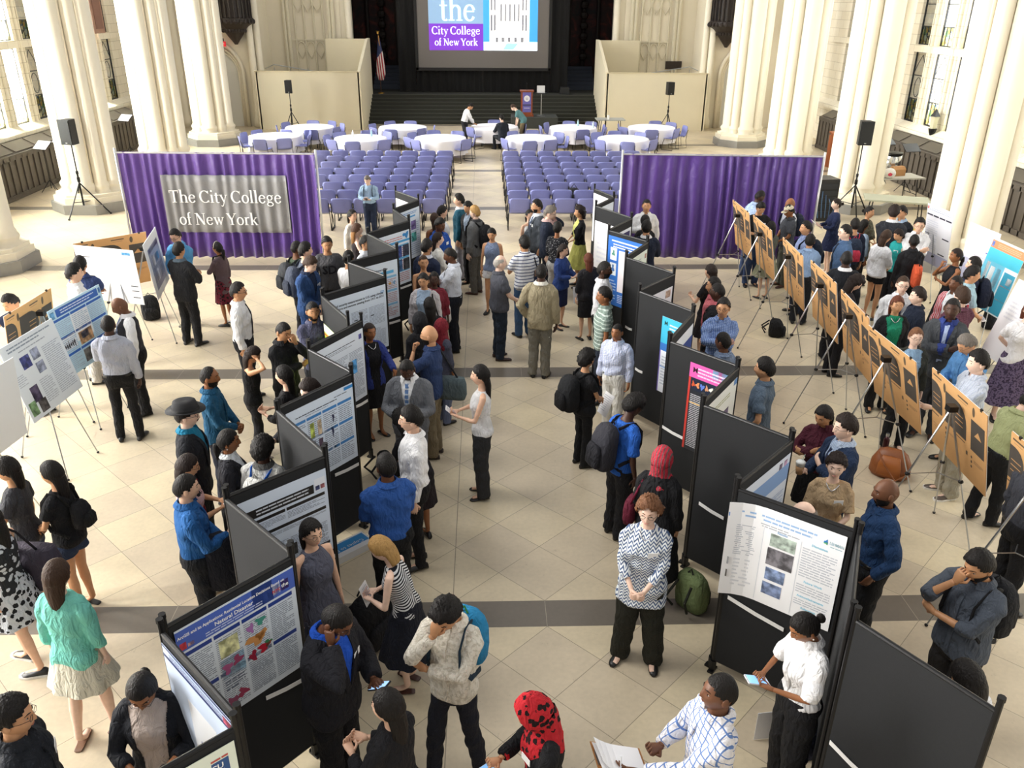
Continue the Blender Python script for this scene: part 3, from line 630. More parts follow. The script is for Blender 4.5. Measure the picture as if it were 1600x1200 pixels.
on_panel(('L', 7), -1, .06, .98, .90, 1.77, 'pale poster of grey text beside the woman in the blue jacket', '#e2ebf7',
  [('lines', .10, .875, .82, .90, 1, '#3a4254'), ('lines', .2, .83, .75, .87, 2, '#98a0ae'), ('pic', .90, .87, .96, .94, '#3d3f8c')] + cols(3, None, y1=.80, heads=1, y0=.05, nl=34, ink='#97a2b4') + [('pic', .72, .42, .82, .62, '#3f8fcb'), ('blob', .56, .56, .04, .03, '#7b8496')])
on_panel(('L', 10), -1, .06, .98, .85, 1.76, 'pale blue food security poster on the left line', '#dce8f7',
  [('text', .50, .865, .044, 'Food security measurement in U.S. using climate', '#141a26'), ('text', .50, .815, .044, 'indicators and remote sensing from 1911 to 2011', '#141a26'), ('lines', .90, .88, .97, .92, 2, '#4f9bd6')] + cols(3, None, y1=.77, heads=2, y0=.05, nl=30, ink='#a2adc0') + [('rect', .40, .57, .46, .59, '#20242c', 'section_header'), ('rect', .70, .57, .76, .59, '#20242c', 'section_header')])
on_panel(('L', 12), -1, .05, .98, .80, 1.72, 'pale blue poster with bright blue bands, sixth wide poster of the left line', '#e0ebf8',
  [('text', .50, .87, .034, 'and Climate Pollutants in China', '#33405c'), ('rect', .1, .79, .9, .84, '#5eb3e4', 'title_band')] + cols(2, '#8cc6ea', y1=.75, heads=3, y0=.04, nl=18, ink='#c39aa0') + [('blob', .80, .62, .03, .02, '#e0a84c'), ('blob', .9, .62, .03, .03, '#78a8d0')])
on_panel(('L', 14), -1, .05, .98, .80, 1.72, 'poster with four dark blue night images on the left line', '#e3ecf8',
  [('rect', .0, .80, 1, .84, '#4aa3dd', 'title_band'), ('lines', .2, .85, .8, .93, 2, '#cf8a8e'), ('blob', .9, .92, .08, .05, '#3f8fd0')] + cols(2, '#68b3e2', y1=.76, heads=3, y0=.04, nl=16, ink='#c58a92') + [('pic', .60, .52, .77, .74, '#1f3a86'), ('pic', .80, .52, .97, .74, '#151b3c'), ('pic', .60, .26, .77, .48, '#1f5486'), ('pic', .80, .26, .97, .48, '#20242f')])
on_panel(('L', 16), -1, .05, .98, .80, 1.74, 'farthest wide poster of the left line with two heat maps', '#dfeaf8',
  [('rect', .1, .84, .8, .87, '#3f9bd8', 'title_band'), ('lines', .1, .90, .9, .96, 2, '#3f7fc0')] + cols(2, None, y1=.78, heads=1, y0=.05, nl=16, ink='#a2b4d0') + [('pic', .60, .58, .82, .76, '#5a4a8a'), ('pic', .60, .34, .82, .52, '#3a9a98')])
on_panel(('L', 17), 1, .04, .96, .80, 1.72, 'blank white poster at the far end of the left line', '#fbfbfb', [('lines', .1, .85, .6, .92, 2, '#d8d8dc')])
on_panel(('L', 9), 1, .04, .96, .75, 1.50, 'lime green and yellow poster low on a left-line panel', '#c8e858', [('rect', .0, .86, 1, 1, '#f6f8ec', 'title_band'), ('rect', 0, .80, 1, .83, '#d8503a', 'red_rule'), ('lines', .05, .10, .95, .72, 12, '#e9f4b0')])
on_panel(('L', 0), 1, .04, .98, .88, 1.80, 'white and blue poster on the outer side of the nearest left panel', '#cfdef4', [('rect', .0, .985, 1, 1, '#28386e', 'edge_rule'), ('rect', .0, .90, 1, .925, '#28386e', 'title_rule'), ('lines', .1, .93, .9, .97, 2, '#6b789c'), ('rect', .3, .25, .7, .72, '#f3f6fb', 'figure_ground'), ('pic', .86, .92, .97, .97, '#b0405c'), ('blob', .42, .36, .03, .05, '#3a3c86')] + cols(2, None, y1=.2, y0=.03, nl=6))
on_panel(('L', 'near'), 1, .03, .97, .86, 1.80, 'pale green poster with a small square emblem at the bottom edge, left line', '#e6efe2', [('rect', .0, .0, 1, .5, '#c3e2b2', 'green_field'), ('text', .62, .80, .07, 'a miniose', '#2b3a2a'), ('rect', .84, .80, .95, .92, '#23508c', 'emblem'), ('text', .873, .865, .05, 'CU', '#ffffff'), ('text', .873, .815, .05, 'NY', '#ffffff'), ('lines', .84, .92, .95, .95, 1, '#c0504a')])
# right line: aisle faces
on_panel(('R', 14), -1, .0, .96, .92, 1.79, 'large white poster with aerial photographs, nearest wide poster of the right line', '#fdfdfe',
  [('lines', .10, .895, .76, .935, 1, '#9fc0e6'), ('lines', .12, .855, .72, .895, 1, '#9fc0e6'), ('lines', .25, .80, .62, .845, 2, '#b9bcc4'), ('text', .93, .872, .05, 'LEHMAN', '#9dbcc8'), ('lines', .88, .84, .98, .86, 1, '#a9c4cc'), ('blob', .84, .885, .017, .020, '#3f86c8'), ('blob', .84, .872, .017, .010, '#6cc070'),
   ('rect', .30, .02, .305, .80, '#e0e4ea', 'rule'), ('rect', .64, .02, .645, .80, '#e0e4ea', 'rule'), ('pic', .37, .64, .60, .77, '#aab8ac'), ('pic', .36, .44, .60, .62, '#6d6a70'), ('pic', .37, .28, .55, .41, '#8296bc'), ('pic', .36, .12, .54, .25, '#6f80a4'), ('text', .47, .785, .028, 'Results', '#a9c8ea'),
   ('text', .80, .79, .028, 'Discussion', '#8fd0e6'), ('text', .80, .40, .026, 'Future Work', '#8fd0e6'), ('text', .80, .24, .026, 'Acknowledgements', '#8fd0e6'), ('text', .80, .12, .026, 'References', '#8fd0e6'), ('lines', .66, .45, .96, .76, 12, '#c6c9d0'), ('lines', .66, .28, .96, .38, 4, '#c6c9d0'), ('lines', .66, .15, .96, .22, 3, '#c6c9d0'),
   ('lines', .06, .45, .27, .78, 16, '#c6c9d0'), ('pic', .02, .34, .05, .42, '#8c8e92'), ('pic', .02, .20, .05, .28, '#55504c'), ('rect', .005, .86, .02, .90, '#2f86d8', 'logo'), ('lines', .08, .10, .27, .42, 8, '#e0e2e6')], curl=.10)
on_panel(('R', 10), -1, .36, .98, .66, 1.72, 'magenta and black poster with planets on the right line', '#20242c',
  [('rect', 0, .84, 1, 1, '#d85aa8', 'title_band'), ('rect', .55, .90, 1, 1, '#7ac8e8', 'title_band_blue'), ('text', .14, .90, .09, 'M', '#30121e'), ('lines', .2, .86, .95, .97, 3, '#f6cfe4'), ('rect', 0, 0, .05, .84, '#c23b32', 'red_edge'), ('rect', .05, .70, 1, .84, '#172238', 'planet_band')] +
  [('blob', .12 + .11 * k, .77, .035 + .008 * (k % 3), .03, c) for k, c in enumerate(('#c8542a', '#d88a5a', '#5a78c8', '#c89068', '#e8e4da', '#e8eef6', '#9ad0e0', '#5ac0d8'))] + [('lines', .08, .04, .98, .66, 30, '#c4c8cc'), ('rect', .06, .55, 1, .565, '#d8a832', 'rule'), ('rect', .06, .36, 1, .385, '#0c0d10', 'rule_dark'), ('rect', .06, .24, 1, .26, '#0c0d10', 'rule_dark')])
on_panel(('R', 8), -1, .50, .99, .62, 1.66, 'aqua and white poster behind the man in white trousers', '#eef3fa',
  [('rect', 0, .66, 1, 1, '#3fb6d8', 'title_band'), ('rect', 0, .56, 1, .66, '#3a78c8', 'title_band_blue'), ('text', .16, .90, .08, 'M', '#10382c'), ('lines', .3, .72, .95, .94, 5, '#d8f2fa'), ('rect', 0, .0, .04, .56, '#6a5ab0', 'edge'), ('lines', .1, .1, .9, .5, 10, '#c0c8d6'), ('pic', .62, .06, .72, .22, '#4a4a58'), ('rect', .05, .34, .95, .36, '#7aa8e0', 'rule')])
on_panel(('R', 4), -1, .02, .98, .62, 1.79, 'bright royal blue poster with white boxes on the right line', '#2f6fc8',
  [('rect', .1, .93, .95, .95, '#e6effa', 'title_rule'), ('lines', .15, .84, .9, .91, 2, '#ffffff'), ('rect', .08, .66, .26, .84, '#f2f7fb', 'white_box'), ('rect', .08, .44, .26, .62, '#f2f7fb', 'white_box'), ('blob', .17, .76, .04, .04, '#4a8a78'), ('blob', .17, .54, .04, .05, '#4a78b8'), ('rect', .32, .22, .66, .82, '#faf4f8', 'white_box'), ('lines', .04, .04, .28, .38, 8, '#bcd2f2'), ('lines', .34, .05, .62, .18, 5, '#dce8fa'), ('lines', .70, .10, .95, .80, 12, '#6f9cdc')])
on_panel(('R', 2), -1, .02, .98, .72, 1.60, 'plain white poster beside the woman in the yellow dress', '#fafafa', [('lines', .1, .1, .7, .7, 6, '#ececf2'), ('rect', .55, .94, .98, 1, '#ffffff', 'label')])
on_panel(('R', 0), -1, .02, .98, .80, 1.78, 'plain white poster at the far end of the right line', '#fcfcfc', [('lines', .1, .8, .7, .9, 2, '#ececf0')])
# right line: outer faces
on_panel(('R', 13), 1, .04, .97, .85, 1.76, 'pale blue poster beside the woman in burgundy', '#dfe8f6', [('rect', 0, .72, 1, .90, '#7fa4d6', 'title_band'), ('pic', .78, .90, .84, .96, '#4a3c5c'), ('pic', .88, .90, .94, .96, '#b08ab0')] + cols(2, None, y1=.68, y0=.04, nl=26, ink='#9db2d2'))
on_panel(('R', 11), 1, .06, .97, .85, 1.77, 'cream poster with one purple picture behind the man in the grey shirt', '#eef0ea', [('rect', .9, .93, 1, 1, '#5a8cc8', 'corner'), ('pic', .55, .55, .80, .72, '#4a3a68'), ('lines', .1, .84, .8, .90, 2, '#a8a878')] + cols(2, None, y1=.50, y0=.04, nl=18, ink='#b8bcc0'))
on_panel(('R', 9), 1, .06, .97, .85, 1.74, 'white poster with dark blue title band behind the man with checked shirt', '#edf1f8', [('rect', 0, .66, 1, .84, '#2c4c9c', 'title_band')] + cols(2, '#5878c0', y1=.60, y0=.04, nl=18))
on_panel(('R', 7), 1, .06, .97, .85, 1.70, 'white poster with crimson rules and a small portrait, right line', '#eceef6', [('pic', .78, .84, .94, .96, '#b09888'), ('rect', .05, .80, .7, .815, '#c0506a', 'rule'), ('rect', .05, .72, .95, .735, '#902a4a', 'rule'), ('rect', .05, .52, .95, .535, '#902a4a', 'rule')] + cols(2, None, y1=.48, y0=.04, nl=12))
on_panel(('R', 5), 1, .06, .97, .85, 1.76, 'pale green poster, right line, beside the navy suit', '#e6f0e8', [('lines', .1, .84, .7, .92, 2, '#8a98a0'), ('pic', .88, .86, .96, .94, '#8a5a50')] + cols(2, '#9cc0a4', y1=.78, y0=.04, nl=16))
on_panel(('R', 3), 1, .06, .97, .85, 1.72, 'poster with a dark blue and red title band, right line', '#e9eef8', [('rect', .05, .76, .95, .94, '#2b2a62', 'title_band'), ('blob', .6, .85, .05, .05, '#c03048')] + cols(2, None, y1=.70, y0=.04, nl=12))
on_panel(('R', 1), 1, .06, .97, .85, 1.78, 'small pale poster with grey text at the far end, right line', '#e4edf8', cols(1, None, y1=.9, y0=.1, nl=12, ink='#8c9cb4'))
# paper strips fixed under the posters
for key, face, u0, u1, z0, z1, where in (('L', 1), -1, .62, .98, .86, .80, 'nearest wide left poster'), (('L', 3), -1, .80, .99, .90, .87, 'poster with black bars'), (('L', 5), -1, .62, .98, .85, .82, 'green plot poster'), (('L', 7), -1, .70, .98, .84, .82, 'grey text poster'), (('L', 10), -1, .1, .98, .80, .78, 'food security poster'), (('L', 12), -1, .6, .98, .75, .73, 'bright blue band poster'), (('L', 14), -1, .5, .98, .75, .73, 'night image poster'), \
        (('R', 14), -1, .06, .60, .84, .76, 'white aerial photograph poster'), (('R', 12), -1, .10, .42, .82, .78, 'middle of an empty panel'), (('R', 10), -1, .02, .36, .80, .77, 'magenta poster'), (('R', 8), -1, .05, .2, .78, .77, 'aqua poster'), (('R', 16), -1, .03, .40, .86, .80, 'nearest empty black panel'), (('R', 6), -1, .1, .25, .80, .79, 'royal blue poster'):
    A, d, L = PANELS[key]; n = np.array([-d[1], d[0]]) * face; p = [A + d * L * u + n * .022 for u in (u0, u1)]
    e = MB(); q = [np.array([p[0][0], p[0][1], z0]), np.array([(p[0][0] + p[1][0]) / 2, (p[0][1] + p[1][1]) / 2, (z0 + z1) / 2 - .008]), np.array([p[1][0], p[1][1], z1])]
    hz = np.array([0, 0, .018]); nn = np.array([n[0], n[1], 0]) * .004
    e.loft([[a - hz, a + hz, a + hz + nn, a - hz + nn] for a in q]); o = e.build('fastening_strip', plain('white_velcro', '#f1f0ee', .6)); tag(o, 'narrow white fastening strip on black panel by the ' + where, 'strip', 'white fastening strips')
# ---- purple pipe and drape with the grey banner
PUR = None
def drape_mat(name, c):
    m, nt, b = nodes(name); b.inputs['Base Color'].default_value = srgb(c); b.inputs['Roughness'].default_value = .42; b.inputs['Sheen Weight'].default_value = .3
    tc = N(nt, 'ShaderNodeTexCoord'); n = N(nt, 'ShaderNodeTexNoise', i_Scale=3.5, i_Detail=5.); n.inputs['Distortion'].default_value = 1.5; nt.links.new(tc.outputs['Object'], n.inputs['Vector'])
    bp = N(nt, 'ShaderNodeBump', i_Strength=.6, i_Distance=.03); nt.links.new(n.outputs[0], bp.inputs['Height']); nt.links.new(bp.outputs[0], b.inputs['Normal']); return m
PM = drape_mat('purple_drape', '#553689'); GM = drape_mat('grey_satin_banner', '#858588')
def drape(A, B, label, seed, banner=None):
    A, B = np.array(A), np.array(B); d = B - A; L = np.linalg.norm(d); rz = atan2(d[1], d[0]); r = thing('drape_screen', label, 'curtain', (A[0], A[1], 0), rz)
    R = np.random.RandomState(seed); nx = 260; xs = np.linspace(.03, L - .03, nx); ph = np.cumsum(np.interp(np.arange(nx), np.linspace(0, nx, 22), R.uniform(.22, .75, 22))) 
    def wave(z): return (.028 + .030 * (1 - z / 2.3)) * np.sin(ph * 1.0) + .012 * np.sin(ph * .37 + 1.5 * z) + .01 * np.sin(ph * .9 + z * 3)
    zs = [.05, .4, .8, 1.2, 1.6, 2.0, 2.22, 2.28, 2.33]; R_ = []
    e = MB(); V = []
    for z in zs: V.append(np.stack([xs, wave(z) * (1 if z < 2.25 else .35), np.full(nx, z)], 1))
    for z in zs[::-1]: V.append(np.stack([xs, wave(z) * (1 if z < 2.25 else .35) + .008, np.full(nx, z)], 1))
    V = np.array(V); K = len(V); f = [(i * nx + j, i * nx + j + 1, ((i + 1) % K) * nx + j + 1, ((i + 1) % K) * nx + j) for i in range(K) for j in range(nx - 1)]
    e.add(V.reshape(-1, 3), f); e.build('purple_fabric', PM, r, True)
    for x in (0, L):
        MB().tube([(x, 0, .01), (x, 0, 2.40)], .024, 10).build('upright', plain('silver_pole', '#d6d7d8', .3, .6), r, True); MB().box((x, 0, .008), (.4, .4, .012)).build('base_plate', CHR, r)
    MB().tube([(0, 0, 2.31), (L, 0, 2.31)], .018, 8).build('top_rail', plain('silver_pole', '#d6d7d8', .3, .6), r)
    if banner:
        x0, x1, z0, z1 = banner; b = thing('banner', 'grey satin banner with white lettering pinned on the left purple curtain', 'banner', (A[0], A[1], 0), rz)
        m = (xs > x0) & (xs < x1); X_ = xs[m]; nn = len(X_); V = []
        off = -.050
        for z in np.linspace(z0, z1, 9): V.append(np.stack([X_, off + .5 * wave(z)[m], np.full(nn, z)], 1))
        for z in np.linspace(z1, z0, 9): V.append(np.stack([X_, off + .006 + .5 * wave(z)[m], np.full(nn, z)], 1))
        V = np.array(V); K = len(V); e = MB(); e.add(V.reshape(-1, 3), [(i * nn + j, i * nn + j + 1, ((i + 1) % K) * nn + j + 1, ((i + 1) % K) * nn + j) for i in range(K) for j in range(nn - 1)]); e.build('banner_cloth', GM, b, True)
        return r, b
    return r
# serif capitals and small letters drawn as strokes: unit em, x height .46, cap height .70
def serif_text(s, size, mat, name='lettering'):
    W_, t = .105, .042                       # stem and hairline
    def st(x, a, b, w=W_): return [('p', [(x - w / 2, a), (x + w / 2, a), (x + w / 2, b), (x - w / 2, b)])]
    def sf(x, y, w=.24): return [('p', [(x - w / 2, y - .016), (x + w / 2, y - .016), (x + w / 2, y + .016), (x - w / 2, y + .016)])]
    def arc(cx, cy, rx, ry, a0, a1, thick=W_, thin=t, n=18):
        P = []
        for a in np.linspace(radians(a0), radians(a1), n):
            w = thin + (thick - thin) * abs(cos(a)) ** 1.4; P.append((cx + rx * cos(a), cy + ry * sin(a), w, cos(a), sin(a)))
        o = [(x + w / 2 * c, y + w / 2 * s_) for x, y, w, c, s_ in P]; i = [(x - w / 2 * c, y - w / 2 * s_) for x, y, w, c, s_ in P]
        return [('s', list(zip(o, i)))]
    def line(x0, y0, x1, y1, w): 
        d = np.array([x1 - x0, y1 - y0]); d = d / np.linalg.norm(d); n = np.array([-d[1], d[0]]) * w / 2; return [('p', [(x0 + n[0], y0 + n[1]), (x0 - n[0], y0 - n[1]), (x1 - n[0], y1 - n[1]), (x1 + n[0], y1 + n[1])])]
    X = .46; C = .70
    G = {'T': (.62, st(.31, 0, C) + sf(.31, .016, .26) + line(.03, C - .02, .59, C - .02, .045) + st(.05, C - .15, C, .03) + st(.57, C - .15, C, .03)),
         'h': (.56, st(.13, 0, C + .04) + sf(.13, .016, .22) + sf(.10, C + .03, .14) + st(.42, 0, X - .14) + sf(.42, .016, .22) + arc(.28, X - .15, .14, .13, 0, 150)),
         'e': (.48, arc(.24, X / 2, .17, .225, 20, 330) + line(.09, X / 2 + .04, .41, X / 2 + .04, .036)),
         'C': (.66, arc(.36, C / 2, .28, .34, 42, 318, .12) + st(.585, C - .2, C, .028) + st(.585, 0, .14, .02)),
         'i': (.28, st(.14, 0, X) + sf(.14, .016, .22) + sf(.11, X - .01, .14) + arc(.14, C - .02, .03, .03, 0, 360, .06, .06, 10)),
         't': (.32, st(.14, .08, X + .12) + line(.02, X - .02, .29, X - .02, .036) + arc(.22, .09, .08, .08, 180, 320, .09, .04)),
         'y': (.50, line(.10, X, .27, .05, .09) + line(.42, X, .20, -.16, .040) + sf(.10, X - .01, .20) + sf(.42, X - .01, .16) + arc(.14, -.15, .05, .04, 180, 360, .05, .05, 8)),
         'o': (.50, arc(.25, X / 2, .175, .225, 0, 360)), 'l': (.28, st(.14, 0, C + .04) + sf(.14, .016, .22) + sf(.11, C + .03, .14)),
         'g': (.50, arc(.23, .31, .14, .135, 0, 360, .085) + arc(.24, -.06, .17, .11, 0, 360, .07) + line(.12, .17, .12, .07, .05) + line(.12, .08, .35, .05, .07) + line(.33, .42, .46, .44, .04)),
         'f': (.34, st(.14, 0, C - .06) + sf(.15, .016, .24) + line(.02, X - .02, .30, X - .02, .036) + arc(.23, C - .07, .09, .10, 60, 180, .09, .05)),
         'N': (.70, st(.13, 0, C, .045) + st(.56, 0, C, .045) + line(.13, C - .01, .56, .01, .12) + sf(.13, .016, .2) + sf(.10, C - .016, .2) + sf(.56, C - .016, .2)),
         'w': (.68, line(.10, X, .23, .01, .09) + line(.23, .01, .35, X - .04, .04) + line(.33, X, .46, .01, .09) + line(.46, .01, .60, X, .04) + sf(.10, X - .01, .18) + sf(.34, X - .01, .14) + sf(.60, X - .01, .15)),
         'Y': (.60, line(.08, C, .31, .30, .11) + line(.54, C, .31, .30, .042) + st(.31, 0, .32) + sf(.31, .016, .24) + sf(.09, C - .016, .22) + sf(.53, C - .016, .18)),
         'r': (.38, st(.13, 0, X) + sf(.14, .016, .22) + sf(.10, X - .01, .14) + arc(.27, X - .13, .13, .12, 60, 150, .10, .05)),
         'k': (.54, st(.13, 0, C + .04) + sf(.13, .016, .2) + sf(.10, C + .03, .14) + line(.17, .2, .40, X, .04) + line(.24, .27, .42, .01, .09) + sf(.43, .016, .18) + sf(.40, X - .01, .17)), ' ': (.20, [])}
    m = MB(); x = 0; k = 0
    for ch in s:
        wd, parts = G[ch]
        for p in parts:
            k += 1; z0 = -.0; z1 = .003 / size + k * 1e-4
            if p[0] == 'p':
                q = p[1]; n = len(q); m.add([(x + a, b, z0) for a, b in q] + [(x + a, b, z1) for a, b in q], [tuple(range(n)), tuple(range(2 * n - 1, n - 1, -1))] + [(i, (i + 1) % n, (i + 1) % n + n, i + n) for i in range(n)])
            else:
                q = p[1]; V = []; 
                for o, i in q: V += [(x + o[0], o[1], z0), (x + i[0], i[1], z0), (x + i[0], i[1], z1), (x + o[0], o[1], z1)]
                m.loft(np.array(V).reshape(len(q), 4, 3))
        x += wd * .98
    me = m.mesh(name, mat); v = np.empty(len(me.vertices) * 3); me.vertices.foreach_get('co', v); v = v.reshape(-1, 3) * size; me.vertices.foreach_set('co', v.ravel()); me.update(); return me, x * size
cl, cr_ = at(211, 404)[:2], at(508, 406)[:2]; Ld = np.linalg.norm(cr_ - cl)
D1, BN = drape(cl, cr_, 'purple curtain screen on silver poles at left, carrying the grey banner', 5, (.88, Ld - .66, .62, 1.86))
WT = plain('white_lettering', '#fbfbfb', .5)
for s_, x_, z_, w_ in (('The City College', 1.02, 1.28, 2.42), ('of New York', 1.16, .80, 1.72)):
    me, wd = serif_text(s_, 1., WT); k = w_ / wd; me.transform(Matrix.Diagonal((k, k * 1.05, 1, 1))); o = put('lettering', me, BN, (x_, -.088, z_)); o.rotation_euler = (pi / 2, 0, 0)
drape(at(963, 404)[:2], at(1262, 409)[:2], 'plain purple curtain screen on silver poles at right', 9)
# ---- speakers on tripod stands
def speaker_stand(x, y, h, rz, where, spread=.55):
    t = thing('speaker_stand', 'black tripod speaker stand ' + where, 'stand', (x, y, 0), rz, 'tripod speaker stands')
    MB().tube([(0, 0, .25), (0, 0, 1.1)], .024, 8).build('pole', BLK, t); MB().tube([(0, 0, 1.0), (0, 0, h)], .016, 8).build('upper_pole', BLK, t)
    MB().tube([(0, 0, .88), (0, 0, 1.0)], .04, 10).build('collar', BLK, t); MB().tube([(0, 0, 1.08), (0, 0, 1.16)], .035, 10).build('knob', BLK, t)
    for k in range(3):
        a = k * 2 * pi / 3 + .5; e = MB(); e.tube([(0, 0, .86), (spread * cos(a), spread * sin(a), .02)], .017, 6); l = e.build('leg', BLK, t)
        MB().tube([(spread * cos(a), spread * sin(a), .0), (spread * cos(a), spread * sin(a), .04)], .028, 8).build('rubber_foot', BLK, l)
        MB().tube([(0, 0, .35), (spread * .55 * cos(a), spread * .55 * sin(a), .40)], .010, 6).build('brace', BLK, t)
def speaker(x, y, z, rz, w, hh, where, tilt=0.):
    s = thing('loudspeaker', 'black loudspeaker ' + where, 'loudspeaker', (x, y, z), rz, 'loudspeakers')
    m = MB(); P = [(-w / 2, -.14), (w / 2, -.14), (w * .36, .16), (-w * .36, .16)]; m.prism(P, 0, hh); o = m.build('cabinet', plain('speaker_cabinet', '#1a1b1d', .6), s)
    MB().box((0, -.148, hh / 2), (w * .9, .015, hh * .92)).build('grille', plain('speaker_grille', '#242628', .5, .3, bump=.4, bscale=400), s)
    MB().box((0, -.158, .05), (.05, .004, .02)).build('badge', CHR, s)
    MB().tube([(0, .17, hh * .4), (0, .20, hh * .5), (0, .17, hh * .6)], .012, 6).build('handle', BLK, s); return s
for px, py, hx, hy, rz, w, hh, wh in ((138, 334, 121, 224, -.25, .34, .62, 'in front of the left column'), (1328, 339, 1345, 226, -.1, .34, .60, 'in front of the right column'), (455, 191, 451, 140, .05, .30, .52, 'against the left cream partition'), (1041, 191, 1044, 142, .3, .30, .52, 'against the right cream partition')):
    g = at(px, py) if py > 300 else np.array([at(px, py)[0] * .915, 37.75, 0]); h_ = height_at(px, py, hy) if py > 300 else 1.62
    if px < 200: g[1] -= .15
    speaker_stand(g[0], g[1], h_, rz, wh, .62 if py > 300 else .45); speaker(g[0], g[1], h_, rz, w, hh, 'on a tripod stand ' + wh)
# small monitor speaker near the far left column
g = at(285, 228); ms = thing('monitor_stand', 'small dark floor monitor on a low stand by the far left column', 'monitor', (at(319, 221)[0], at(319, 221)[1] - .2, 0))
for k in range(3): MB().tube([(0, 0, .3), (.3 * cos(k * 2.1), .3 * sin(k * 2.1), .01)], .012, 6).build('leg', BLK, ms)
MB().tube([(0, 0, .25), (0, 0, .72)], .014, 6).build('pole', BLK, ms); MB().box((0, 0, .88), (.52, .2, .34)).build('monitor_body', plain('speaker_cabinet', '#2a2d2b', .6), ms)
# ---- easels
def easel(apex, fr, fl, rear, label, group):
    t = thing('easel', label, 'easel', (apex[0], apex[1], 0), 0, group); A = np.array([0, 0, apex[2]]); o = np.array([apex[0], apex[1], 0])
    for f in (fr, fl, rear):
        f = np.array([f[0], f[1], 0.]) - o; mid_ = A * .52 + f * .48
        e = MB(); e.tube([A, mid_], .012, 6); e.tube([mid_, f + (0, 0, .01)], .008, 6); l = e.build('leg', CHR, t); MB().ell(f + np.array([0, 0, .015]), (.018, .018, .015), 8, 5).build('rubber_tip', BLK, l)
        MB().ell(mid_, (.028, .028, .022), 8, 6).build('joint', BLK, l)
    M_ = [A * .52 + (np.array([f[0], f[1], 0.]) - o) * .48 for f in (fr, fl, rear)]; c = sum(M_) / 3
    e = MB(); [e.tube([m, c], .006, 5) for m in M_]; e.build('brace', CHR, t); MB().box(A, (.09, .09, .06)).build('head', BLK, t)
    return t
BROWN = plain('brown_cardboard', '#cb9c66', .75, noise=.06, nscale=12); PRN = plain('dark_print', '#413b36', .7, noise=.12, nscale=20)
def board(TL, TR, BR, BL, label, front='#f2f3f5'):
    """brown packing-board back with dark print; TL/TR/BR/BL as seen on the brown side"""
    TL, TR, BR, BL = (np.array(q) for q in (TL, TR, BR, BL)); xd = TR - TL; w = np.linalg.norm(xd); ud = TL - BL; h = np.linalg.norm(ud)
    r = thing('cardboard_board', label, 'poster board', (0, 0, 0), 0, 'brown cardboard boards on easels'); r.matrix_world = frame_matrix(BL, xd, ud)
    MB().box((w / 2, h / 2, -.006), (w, h, .008)).build('board_sheet', BROWN, r); MB().box((w / 2, h / 2, -.013), (w, h, .004)).build('mounted_poster', plain('poster_paper', front, .4), r)
    e = MB()
    def rr_(x0, y0, x1, y1, rad=(0, 0, 0, 0)):
        P = []
        for (cx, cy, sx, sy, a0), q in zip(((x0, y0, 1, 1, 180), (x1, y0, -1, 1, 270), (x1, y1, -1, -1, 0), (x0, y1, 1, -1, 90)), rad):
            q = max(q, .001)
            for a in np.linspace(radians(a0), radians(a0 + 90), 6): P.append((cx + sx * q + q * cos(a), cy + sy * q + q * sin(a), -.0008))
        e.add(P, [tuple(range(len(P)))])
    rr_(.00 * w, .48 * h, .21 * w, .86 * h, (0, .02, .16, 0)); rr_(.27 * w, .46 * h, .42 * w, .86 * h, (0, .0, .0, 0)); rr_(.42 * w, .46 * h, .66 * w, .86 * h, (0, .0, .20, 0)); rr_(.74 * w, .42 * h, .97 * w, .80 * h, (0, 0, 0, 0))
    e.build('printed_panel', PRN, r); e = MB()
    for cx, cy in ((.25, .88), (.78, .90)):
        ph = np.arange(16) * 2 * pi / 16; e.add([(cx * w + .026 * cos(a), cy * h + .055 * sin(a), -.0006) for a in ph], [tuple(range(16))])
    for k in range(3): e.add([(.285 * w + .018 * cos(a), (.38 - .07 * k) * h + .018 * sin(a), -.0006) for a in np.arange(10) * 2 * pi / 10], [tuple(range(10))]); e.add([(.76 * w + .016 * cos(a), (.33 - .06 * k) * h + .016 * sin(a), -.0006) for a in np.arange(10) * 2 * pi / 10], [tuple(range(10))])
    for x0, y0, L_, t_ in ((.03, .93, .16, .02), (.50, .93, .18, .02), (.0, .43, .14, .014), (.42, .42, .22, .012), (.34, .36, .12, .004), (.34, .345, .12, .004), (.80, .31, .16, .004), (.80, .295, .16, .004), (.80, .28, .12, .004), (.02, .30, .12, .004), (.05, .27, .10, .004), (.66, .30, .03, .05), (.52, .90, .14, .004), (.05, .90, .12, .004)):
        e.add([(x0 * w, y0 * h, -.0006), ((x0 + L_) * w, y0 * h, -.0006), ((x0 + L_) * w, y0 * h + t_ * h, -.0006), (x0 * w, y0 * h + t_ * h, -.0006)], [(0, 1, 2, 3)])
    e.build('small_print', plain('dark_print_small', '#5a4a38', .7), r); e = MB()
    for y in (.58, .64, .70): e.add([(.46 * w, y * h, .0008 - .001), (.60 * w, y * h, -.0002), (.60 * w, (y + .012) * h, -.0002), (.46 * w, (y + .012) * h, -.0002)], [(0, 1, 2, 3)]); e.add([(.03 * w, y * h, -.0002), (.17 * w, y * h, -.0002), (.17 * w, (y + .010) * h, -.0002), (.03 * w, (y + .010) * h, -.0002)], [(0, 1, 2, 3)])
    e.add([(.80 * w, .62 * h, -.0002), (.92 * w, .62 * h, -.0002), (.86 * w, .70 * h, -.0002)], [(0, 1, 2)]); e.build('knocked_out_print', plain('print_gap', '#c39460', .7), r)
    for x in (.12, .9):
        MB().box((x * w, h, -.008), (.03, .03, .018)).build('binder_clip', BLK, r)
    return r
NTH = ['farthest', 'second from the far end', 'third from the far end', 'fourth from the far end', 'fifth from the far end', 'third from the near end', 'second from the near end', 'nearest, cut by the right edge']
